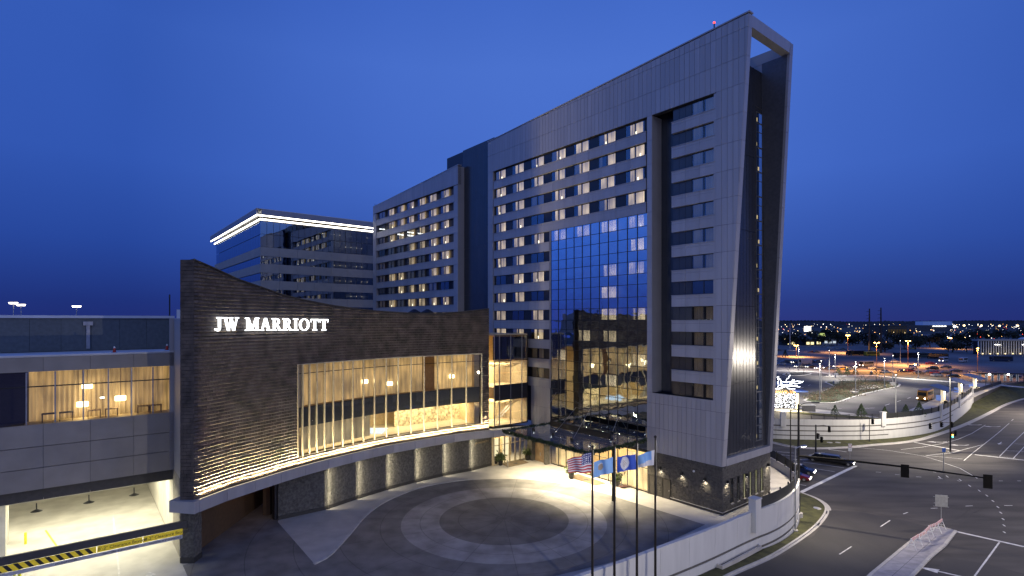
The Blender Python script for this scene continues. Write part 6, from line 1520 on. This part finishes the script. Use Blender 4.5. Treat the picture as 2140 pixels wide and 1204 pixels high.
shelter(1970.5,843,'nearest slant-roofed bus shelter, in front of the school bus'); shelter(2006.5,825.5,'middle slant-roofed bus shelter of the three'); shelter(2037,814,'farthest slant-roofed bus shelter of the three')
pv = thing('waiting_pavilion', 'long dark glazed waiting pavilion with two white lamps', 'shelter', gl(2048,798), -.12)
m = MB(); m.box(0,15,0,4,2.9,3.3); m.build('roof', BLACKM, pv)
for k in range(8): m = MB(); m.box(k*2.1,k*2.1+.15,0,.15,0,2.9); m.build('column', BLACKM, pv); m = MB(); m.box(k*2.1+.2,k*2.1+1.1,.9,.95,.3,2.8) if k < 7 else None; m.build('glass_screen', mat('pale_screen', (.4,.42,.45), .3, emit=(.6,.75,1,.08)), pv)
for x in (3.2,9.5): m = MB(); m.ball((x,-.1,2.8), .35); m.build('globe_lamp', LAMPW, pv)
# the glittering holiday display by the tower edge
hd = thing('holiday_light_display', 'glittering white tree-like light display with an orange lit band', 'light display', G(1641,857,LZ))
RH = random.Random(4); m = MB(); p0 = G(1641,857,LZ); W0 = emis('fairy_light', (.88,.92,1.0), 7); O0 = emis('orange_fairy_light', (1,.5,.15), 5)
for k in range(420):
    z = RH.uniform(.6,4.3); x = RH.uniform(-3.2,2.6); y = RH.uniform(-1.5,1.5); m.ball((x,y,z), .055, 4, 3)
m.build('light_curtain', W0, hd, kind='stuff')
m = MB()
for k in range(16):
    a = RH.uniform(0,6.28); x0, z0 = RH.uniform(-3,1.4), RH.uniform(5.6,7.4); pts = []
    for j in range(9): x0 += .45*math.cos(a); z0 += .26*math.sin(a); a += RH.uniform(-.7,.7); pts.append((x0, RH.uniform(-1,1)*.1, max(5.4,z0)))
    m.tube(pts, .055, 4)
m.build('looping_light_rope', W0, hd, kind='stuff')
m = MB()
for k in range(110): m.ball((RH.uniform(-3.2,2.0),-1.2,RH.uniform(4.4,5.2)), .06, 4, 3)
m.build('orange_band', O0, hd, kind='stuff')
m = MB(); m.box(-3.4,3.2,1.6,1.8,.2,5.3); m.build('frame', BLACKM, hd); m = MB(); m.box(2.9,3.3,-.3,.3,0,4.2); m.build('lit_post', emis('lit_post', (1,.78,.35), 3), hd)
m = MB(); m.box(2.6,5.6,-.5,2.5,4.6,4.9); m.build('blue_canopy', mat('blue_canopy', (.08,.14,.40), .5), hd)
light('POINT', (p0.x,p0.y-3,3), 3800, (1,.86,.55), .5)
bn = thing('glass_guard', 'grey glazed guard shelter behind the far wall railing', 'shelter', G(1676,862,LZ+.1), -.03); m = MB(); m.box(0,3.3,0,.06,.2,1.7); m.build('screen', mat('grey_glass', (.12,.12,.13), .2), bn); m = MB(); m.box(-.05,3.4,-.05,1.2,1.7,1.78); m.build('cap', GALV, bn)
bi = thing('litter_bin', 'dark litter bin standing on the verge behind the island', 'bin', G(1821,784,LZ)); m = MB(); m.cyl((0,0), .5, 0, 1.3, 12); m.build('body', BLACKM, bi); m = MB(); m.ball((0,0,1.4), .35); m.build('lid', WHITE, bi)
for px, py, lab in ((1786,826,'grey utility box on the right slope of the island'),(1865,806,'grey utility box at the far tip of the island'),(1747,803,'grey utility cabinet at the notch of the island')):
    o = thing('utility_box', lab, 'utility box', G(px,py,LZ)); m = MB(); m.box(-.8,.8,-.5,.5,0,1.0); m.build('cabinet', GALV, o); m = MB(); m.box(-.85,.85,-.55,.55,1.0,1.1); m.build('cap', CONC, o)
sign_post(0,0,3.2,'small red and white sign on the pale pad before the small island', .9,.6, pos=G(1648,797,LZ)); sign_post(0,0,3.4,'white board sign at the back corner of the planted island',1.6,.6, pos=G(1747,799,LZ))

# ================================================================ vegetation
def leafmesh(n, fn, size, rnd, name='crown', mt=LEAF):
    m = MB()
    for _ in range(n):
        c = Vector(fn(rnd)); d = Vector((rnd.gauss(0,1),rnd.gauss(0,1),rnd.gauss(0,1))).normalized()*size; e = d.orthogonal().normalized()*size*.6
        m.add([c-d, c+e, c+d, c-e], [(0,1,2,3)])
    return m.mesh(name, mt)
RV = random.Random(8)
def cone_pt(h, r):
    def f(rn): t = rn.random()**.8; rr = r*(1-t)*(.55+.5*rn.random())+.03; a = rn.random()*6.283; return (rr*math.cos(a), rr*math.sin(a), .25+t*h)
    return f
CONEM = [leafmesh(520, cone_pt(2.9,1.35), .13, RV) for _ in range(3)]
m = MB(); m.tube([(0,0,0),(0,0,1.5)], [.1,.04], 6); TRK = m.mesh('trunk', BARK)
for k, (px, py, s_, lab) in enumerate(((1745,873,1.0,'dark conical evergreen behind the far wall, leftmost of five'),(1800,875,1.15,'dark conical evergreen between the first one and the wall pillar'),(1849,877,1.0,'conical evergreen rising behind the wall pillar'),(1893,873.5,1.05,'conical evergreen just right of the wall pillar'),(1921,872,1.2,'rightmost conical evergreen beside the sidewalk'),
      (1753,786,1.15,'small evergreen on the verge, left of a trio'),(1771,786,1.1,'middle small evergreen of the verge trio'),(1788,785,1.15,'right small evergreen of the verge trio'),(1641,747.5,1.6,'lone evergreen shrub near the tower edge across the lot'))):
    p = G(px, py, LZ+.12); o = thing('evergreen_shrub', lab, 'shrub', p, k*1.3, group='conical evergreens'); o.scale = (s_,s_,s_*.95)
    put('trunk', TRK, o); put('crown', CONEM[k%3], o)
def bare(h, rn, thick=.12, mt=BARK, lvl=3):
    m = MB()
    def br(p, d, l, r, k):
        q = p+d*l; m.tube([p, p.lerp(q,.5)+Vector((rn.gauss(0,.04),rn.gauss(0,.04),0))*l, q], [r,r*.8,r*.6], 5 if k > 1 else 3, cap=False)
        if k == 0: return
        for _ in range(rn.choice((2,3,3))):
            nd = (d+Vector((rn.gauss(0,.5),rn.gauss(0,.5),rn.gauss(.12,.3)))).normalized(); br(p.lerp(q, rn.uniform(.55,1)), nd, l*rn.uniform(.55,.8), r*.55, k-1)
    br(Vector((0,0,0)), Vector((0,0,1)), h*.38, thick, lvl+1); return m
BARE = [bare(6.0, RV).mesh('branches', BARK) for _ in range(4)]
for k, (px, py, s_) in enumerate(((1649,783,1.0),(1680,782,.8),(1760,815,.9),(1775,822,.75),(1795,806,.95),(1809,803,.9),(1831,800,1.1),(1845,805,.8),(1811,818,.7),(1868,801,.8),(1735,828,.6),(2060,806,.6),(2073,810,.7),(2100,790,.6))):
    p = G(px, py, LZ+.1); o = thing('bare_tree', 'young leafless tree '+['on the small island nearest the tower','on the right of the small island','in the left half of the planted island','low on the planted island left of the centre mast','behind the centre mast of the planted island','just right of the centre mast','tallest, at the back of the planted island','by the right mast of the planted island','in the gravel of the planted island','at the far tip of the planted island','among the front shrubs of the planted island','left one by the sidewalk head','right one by the sidewalk head','standing at the kerb near the pavilion'][k], 'tree', p, k, group='young bare trees'); o.scale = (s_,)*3
    put('branches', BARE[k%4], o)
# scrub on the island
m = MB(); reg = [(1682,838),(1713,822),(1745,811),(1770,800),(1860,799),(1875,806),(1790,826),(1740,842),(1700,840)]
RC2 = random.Random(12); tw = [G(x,y,LZ) for x,y in reg]; xs = [p.x for p in tw]; ys = [p.y for p in tw]; cnt = 0
cl = [(RC2.uniform(min(xs),max(xs)), RC2.uniform(min(ys),max(ys)), RC2.uniform(.6,2.2)) for _ in range(520)]
for cx_, cy_, r_ in cl:
    if not pip(cx_, cy_, [(p.x,p.y) for p in tw]): continue
    for _ in range(int(60*r_)):
        x = cx_+RC2.gauss(0,r_*.6); y = cy_+RC2.gauss(0,r_*.6); z = LZ+.12+abs(RC2.gauss(0,.45)); d = Vector((RC2.gauss(0,1),RC2.gauss(0,1),RC2.gauss(0,1.3))).normalized()*.34; e = d.orthogonal().normalized()*.13
        m.add([(x-e.x,y-e.y,z-e.z),(x+d.x,y+d.y,z+d.z),(x+e.x,y+e.y,z+e.z)], [(0,1,2)], RC2.choice((0,0,1)))
m.build('island_scrub', [mat('dry_scrub', (.085,.055,.032), .9, 0, .4, 1), LEAF], kind='stuff')
m = MB(); fillgrid(m, [G(x,y,LZ).xy for x,y in ((1775,822),(1779,812),(1800,806),(1862,803),(1872,806),(1835,812),(1800,818))], LZ+.15, 1); m.build('gravel_bed', mat('grey_gravel', (.20,.19,.18), .9, 0, .5, 1.5), kind='stuff')
# planters by the entrances
PLM = [leafmesh(150, (lambda rn: (rn.gauss(0,.28), rn.gauss(0,.28), .75+abs(rn.gauss(0,.45)))), .22, RV, 'foliage', LEAF2) for _ in range(2)]
m = MB(); m.cyl((0,0), .26, 0, .7, 12, .36); POT = m.mesh('pot', BLACKM); m = MB()
for k in range(5): m.tube([(0,0,.7),(RV.gauss(0,.15),RV.gauss(0,.15),1.9)], [.02,.01], 4)
TWG = m.mesh('twigs', mat('pale_twig', (.35,.25,.14), .8))
for k, (px, py, lab) in enumerate(((1046,972,'potted plant left of the door front under the glass link'),(1102,961,'potted plant right of the door front under the glass link'),(1194,1000,'potted plant behind the striped flag at the main doors'),(1290,1016,'potted plant behind the royal blue flag'),(1037,971,'smaller potted plant beside the rough stone bays'))):
    p = G(px, py, 0); o = thing('potted_plant', lab, 'plant', p, k*1.1, group='potted plants at the entrances'); o.scale = (1.15,)*3 if k < 4 else (.8,)*3
    put('pot', POT, o); put('foliage', PLM[k%2], o); put('twigs', TWG, o)
def mat_rug(pts, lab):
    q = [G(x,y,.0) for x,y in pts]; m = MB(); m.prism([(p.x,p.y) for p in q], .012, .04); o = m.build('door_mat', mat('brown_mat', (.16,.12,.08), .95, 0, .15, 2)); tag(o, lab, 'mat')
    c = sum((Vector((p.x,p.y,0)) for p in q), Vector())/4; m = MB(); P = []
    for k in range(10): a = math.pi*k/5; r_ = .5 if k%2==0 else .2; P.append((c.x+r_*math.cos(a)*1.2, c.y+r_*math.sin(a), .045))
    m.sheet(P); m.build('woven_motif', BLK, o)
mat_rug([(1050,971),(1062,977),(1105,967),(1092,961.5)], 'brown door mat before the door front under the link'); mat_rug([(1187,996.5),(1245,1015),(1266,1010),(1208,991)], 'large brown door mat before the main doors')
bc = thing('luggage_cart', 'chrome luggage cart standing right of the main doors', 'cart', G(1303,1019,0), .5)
m = MB()
for s_ in (-.3,.3): m.tube([(-.5,s_,.2),(-.5,s_,1.5),(-.3,s_*.6,1.8),(.3,s_*.6,1.8),(.5,s_,1.5),(.5,s_,.2)], .025, 6)
m.build('hoop', ALU, bc); m = MB(); m.box(-.6,.6,-.35,.35,.16,.24); m.build('platform', mat('cart_brown', (.08,.03,.03), .7), bc)
for x in (1061,1276,1299):
    o = thing('bollard', 'slim steel post on the forecourt '+{1061:'beside the link doors mat',1276:'left of the second flagpole foot line',1299:'next to the luggage cart'}[x], 'bollard', G(x,{1061:977,1276:1012,1299:1018}[x],0)); m = MB(); m.cyl((0,0), .07, 0, 1.05, 8); m.build('post', ALU, o); m = MB(); m.ball((0,0,1.07), .08); m.build('cap', ALU, o)

# ================================================================ far distance
def far_tree(x, y, h, k, lab): pass
def blob(rn, h, w):
    cs = [(rn.gauss(0,w*.28), rn.gauss(0,w*.28), h*rn.uniform(.35,.85), w*rn.uniform(.2,.36)) for _ in range(9)]
    def f(r_):
        c = r_.choice(cs); d = Vector((r_.gauss(0,1),r_.gauss(0,1),r_.gauss(0,1))).normalized()*c[3]*r_.uniform(.6,1.05); return (c[0]+d.x, c[1]+d.y, max(h*.12, c[2]+d.z))
    return f
FT = [leafmesh(420, blob(RV, 10, 9), .75, RV, 'crown', mat('dark_far_leaf', (.022,.026,.016), .95, 0, .5, .3)) for _ in range(4)]
m = MB(); m.tube([(0,0,0),(.2,0,4),(0,.2,7)], [.4,.3,.1], 6); FTT = m.mesh('trunk', BARK)
RT = random.Random(31); spots = []
for k in range(46):
    px = 1625+k*11.4+RT.uniform(-4,4); py = RT.choice((719,722,726,731,736)) if k % 3 else RT.choice((712,715,718))
    if 1690 < px < 1780 and py > 722: py = 717
    if px > 2040: py = RT.choice((709,712))
    spots.append((px, py))
ordn = 'first,second,third,fourth,fifth,sixth,seventh,eighth,ninth,tenth,eleventh,twelfth,thirteenth,fourteenth,fifteenth,sixteenth,seventeenth,eighteenth,nineteenth,twentieth'.split(',')
tree_word = {}; zn = {}
for q_ in spots:
    px = q_[0]; z_ = 'right of the tower edge' if px < 1690 else 'right of the billboard' if px < 1817 else 'right of the left pylon' if px < 1900 else 'right of the twin sodium lamps' if px < 1985 else 'right of the four-headed sodium lamp' if px < 2045 else 'behind the columned block, from its left end'
    zn[z_] = zn.get(z_, 0)+1; tree_word[q_] = ordn[zn[z_]-1]+' one '+z_
for k, (px, py) in enumerate(spots):
    p = G(px, py, LZ); s_ = RT.uniform(.75,1.35)
    o = thing('far_tree', 'dark tree silhouette '+tree_word[(px, py)], 'tree', p, k, group='dark trees beyond the lot'); o.scale = (s_,s_,s_*RT.uniform(.8,1.15))
    put('crown', FT[k%4], o); put('trunk', FTT, o)
for px, top, base_, w3 in ((1817,645,738,'left'),(1841,643,738,'right')):
    p = G(px, base_, LZ); zt = H+(HZ-top)*p.y/F - LZ
    o = thing('power_pylon', f'tall dark tubular power pylon, {w3} one of the pair', 'pylon', p, 0, group='pair of dark pylons'); m = MB(); m.tube([(0,0,0),(0,0,zt)], [.85,.38], 10); m.build('shaft', BLACKM, o)
    for z in (.78,.86,.94): m = MB(); m.tube([(-2.4,0,zt*z-.4),(0,0,zt*z),(0,0,zt*z)], .12, 5); m.build('cross_arm', BLACKM, o)
for px, top, base_ in ((1651,676,733),):
    p = G(px, base_, LZ); zt = H+(HZ-top)*p.y/F - LZ; o = thing('lattice_mast', 'thin grey mast at the left of the skyline', 'mast', p); m = MB(); m.tube([(0,0,0),(0,0,zt)], [.4,.2], 6); m.build('shaft', GALV, o); m = MB(); m.tube([(-2,0,zt*.9),(2,0,zt*.9)], .1, 4); m.build('cross_arm', GALV, o)
# columned office on the right
p = G(2046,741,LZ); cb = thing('columned_office', 'low modern office block fronted by slim white columns at the right edge', 'building', p, .03)
m = MB(); m.box(0,46,1.2,4.5,0,9); m.build('glass_block', mat('dark_office_glass', (.02,.022,.03), .15), cb); m = MB(); m.box(-.5,47,0,5,9,10.2); m.build('roof', mat('pale_roof_band', (.25,.26,.28), .6), cb)
for k in range(27): m = MB(); m.box(k*1.75,k*1.75+.3,.4,.9,0,9); m.build('column', WHITE, cb)
for k in range(9): m = MB(); m.ball((2+k*5.2,-.6,.6), .32); m.build('uplight', emis('uplight', (1,.75,.35), 4), cb)
for k, x in enumerate((12,13.2,14.6,31)): m = MB(); m.box(x,x+.8,1.05,1.15,6.4,6.7); m.build('office_lamp', LAMPW, cb)
light('AREA', (p.x+23,p.y-3,LZ+.5), 500, (1,.8,.5), 40, 1, (0,.6,1))
for x in (34,41): m = MB(); m.ball((x,3,10.1), 3, 12, 6, sz=.45); m.build('roof_dome', ROOFW, cb)
# restaurant and shops left
def shop(px0, px1, py, h, lab, wall, glow, st, name='shop_building', dep=16):
    a, b = G(px0,py,LZ), G(px1,py,LZ); o = thing(name, lab, 'building', a); w_ = b.x-a.x; m = MB(); m.box(0,w_,0,dep,0,h); m.build('walls', wall, o); m = MB(); m.box(-.5,w_+.5,-.5,dep+.5,h,h+.8); m.build('roof', mat('dark_shop_roof', (.05,.05,.055), .8), o)
    n = max(2,int(w_/4)); 
    for k in range(n): m = MB(); m.box(w_*(k+.15)/n,w_*(k+.85)/n,-.12,-.05,.8,h*.62); m.build('shop_window', glow, o)
    return o
SG1 = emis('shop_glow', (1,.85,.42), 1.6); SG2 = emis('shop_glow_dim', (1,.7,.35), .04); SG3 = emis('cool_glow', (.8,.9,1), .8)
shop(1645,1662,722,5,'small shop with glowing yellow windows left of the billboard trees', INTD, SG1,1); shop(1684,1702,722,5,'long low shop with yellow lit front', INTD, SG1,1)
rs = shop(1706,1717,721,5,'restaurant with a lit yellow-green gable', INTD, SG1,1); m = MB(); m.box(2,8,-.6,0,4,11); m.build('lit_gable', emis('gable_glow', (.75,.9,.3), .7), rs)
shop(1722,1748,719,4.5,'pale low building with a white roof behind parked cars', OP, SG3,1); shop(1855,1895,700,14,'wide dark hangar left of the blue roof', INTD, SG2,1, dep=60)
bw = G(1929,692.5,LZ); wh = thing('blue_warehouse', 'far warehouse with a long blue-lit roof on the horizon', 'building', bw); wl_ = G(1990,692.5,LZ).x-bw.x
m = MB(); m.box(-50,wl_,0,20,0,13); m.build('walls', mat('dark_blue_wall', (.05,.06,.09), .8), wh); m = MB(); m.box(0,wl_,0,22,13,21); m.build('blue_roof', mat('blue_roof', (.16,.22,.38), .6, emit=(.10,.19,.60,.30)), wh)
for k in range(5): m = MB(); m.box(wl_*.33+k*6,wl_*.33+k*6+4,-1,0,10,11.6); m.build('dock_lamp', emis('dock_lamp', (1,.97,.88), 4), wh)
bb = G(1688,697,LZ); b_ = thing('billboard', 'bright blank white billboard on the far skyline', 'billboard', bb); kz = bb.y/F
m = MB(); m.box(-7*kz,7*kz,0,1,(697-693)*kz,(697-682)*kz); m.build('panel', emis('billboard_face', (1,.97,.9), 2.2), b_); m = MB(); m.box(-1,1,1,2,0,8*kz); m.build('post', BLACKM, b_)
gb = G(2089,703,LZ); g_ = thing('roof_sign', 'small orange lit roof sign above the columned office', 'sign', Vector((gb.x,gb.y,gb.z))); kz = gb.y/F; m = MB(); m.box(-7*kz,7*kz,0,1,-7*kz+3*kz,-3*kz+2*kz+0) if False else m.box(-7*kz,7*kz,0,1,-.5*kz,3*kz); m.build('panel', emis('orange_sign', (1,.55,.08), 1.6), g_)
# a low far ridge of woods, and the town's lights
m = MB(); RW2 = random.Random(2)
for layer, (Yd, h0, h1, st) in enumerate(((3600,17,26,26),(2600,10,15,20),(1700,6,10,14))):
    x = -200
    hh = h0
    while x < Yd*1.35:
        hh = min(h1, max(h0, hh+RW2.gauss(0,1.2))); m.add([(x,Yd,LZ-1),(x+st,Yd,LZ-1),(x+st*1.05,Yd+30,LZ+hh*.8+RW2.uniform(-1,1)),(x+st*.5,Yd+25,LZ+hh+RW2.uniform(-1,1.5)),(x-st*.05,Yd+30,LZ+hh*.85)], [(0,1,2,3,4)])
        x += st*.9
m.build('far_woods', mat('hazed_wood_leaf', (.035,.040,.050), .95, 0, .3, .02), kind='stuff')  # leaf colour lightened and blued to stand in for distance haze
cols = [('town_light_white',(1,.95,.85),6),('town_light_warm',(1,.72,.35),6),('town_light_orange',(1,.45,.12),6),('town_light_red',(1,.08,.05),4)]
LM = [emis(*c) for c in cols]; m = MB()
for k in range(300):
    px = RW2.uniform(1618,2150); py = 677+abs(RW2.gauss(0,13)); 
    if py > 728: continue
    z = RW2.uniform(3,9); Yd = F*(H-LZ-z)/(max(py,678.5)-HZ)
    Yd = min(Yd, 2500); z_ = H-(py-HZ)*Yd/F; r_ = RW2.choice((.28,.38,.5,.7))*Yd/1000*.8
    m.ball(((px-CX)/F*Yd, Yd, z_), r_, 6, 4, RW2.choice((0,0,0,1,1,2)) if RW2.random()>.05 else 3)
m.build('town_lights', LM, kind='stuff')
m = MB()
for px, py, r_, mi in ((1777,691.5,2.2,2),(1772,701,1.3,2),(1771,693,2.3,2),(1712,690.5,1.9,2),(1725,698.5,1.8,1),(1683,692,1.7,2),(1995,682.5,2.6,0),(2113,690.5,1.5,1),(2064,699,1.5,1),(2015,680.5,1.7,1),(2051,680.5,1.7,1),(2089,681,1.7,1),(2127,680.8,1.7,1),(2072,708,1.8,0),(1812,720.5,1.7,0),(2135,709,1.7,0),(1900,691,1.2,0)):
    Yd = 700 if py > 695 else 1400; m.ball(((px-CX)/F*Yd, Yd, H-(py-HZ)*Yd/F), r_*Yd/F, 8, 6, mi)
m.build('bright_town_lights', LM, kind='stuff')
for o in C.objects:
    if o.type == 'MESH' and len(o.data.materials) == 0: o.data.materials.append(PANEL)
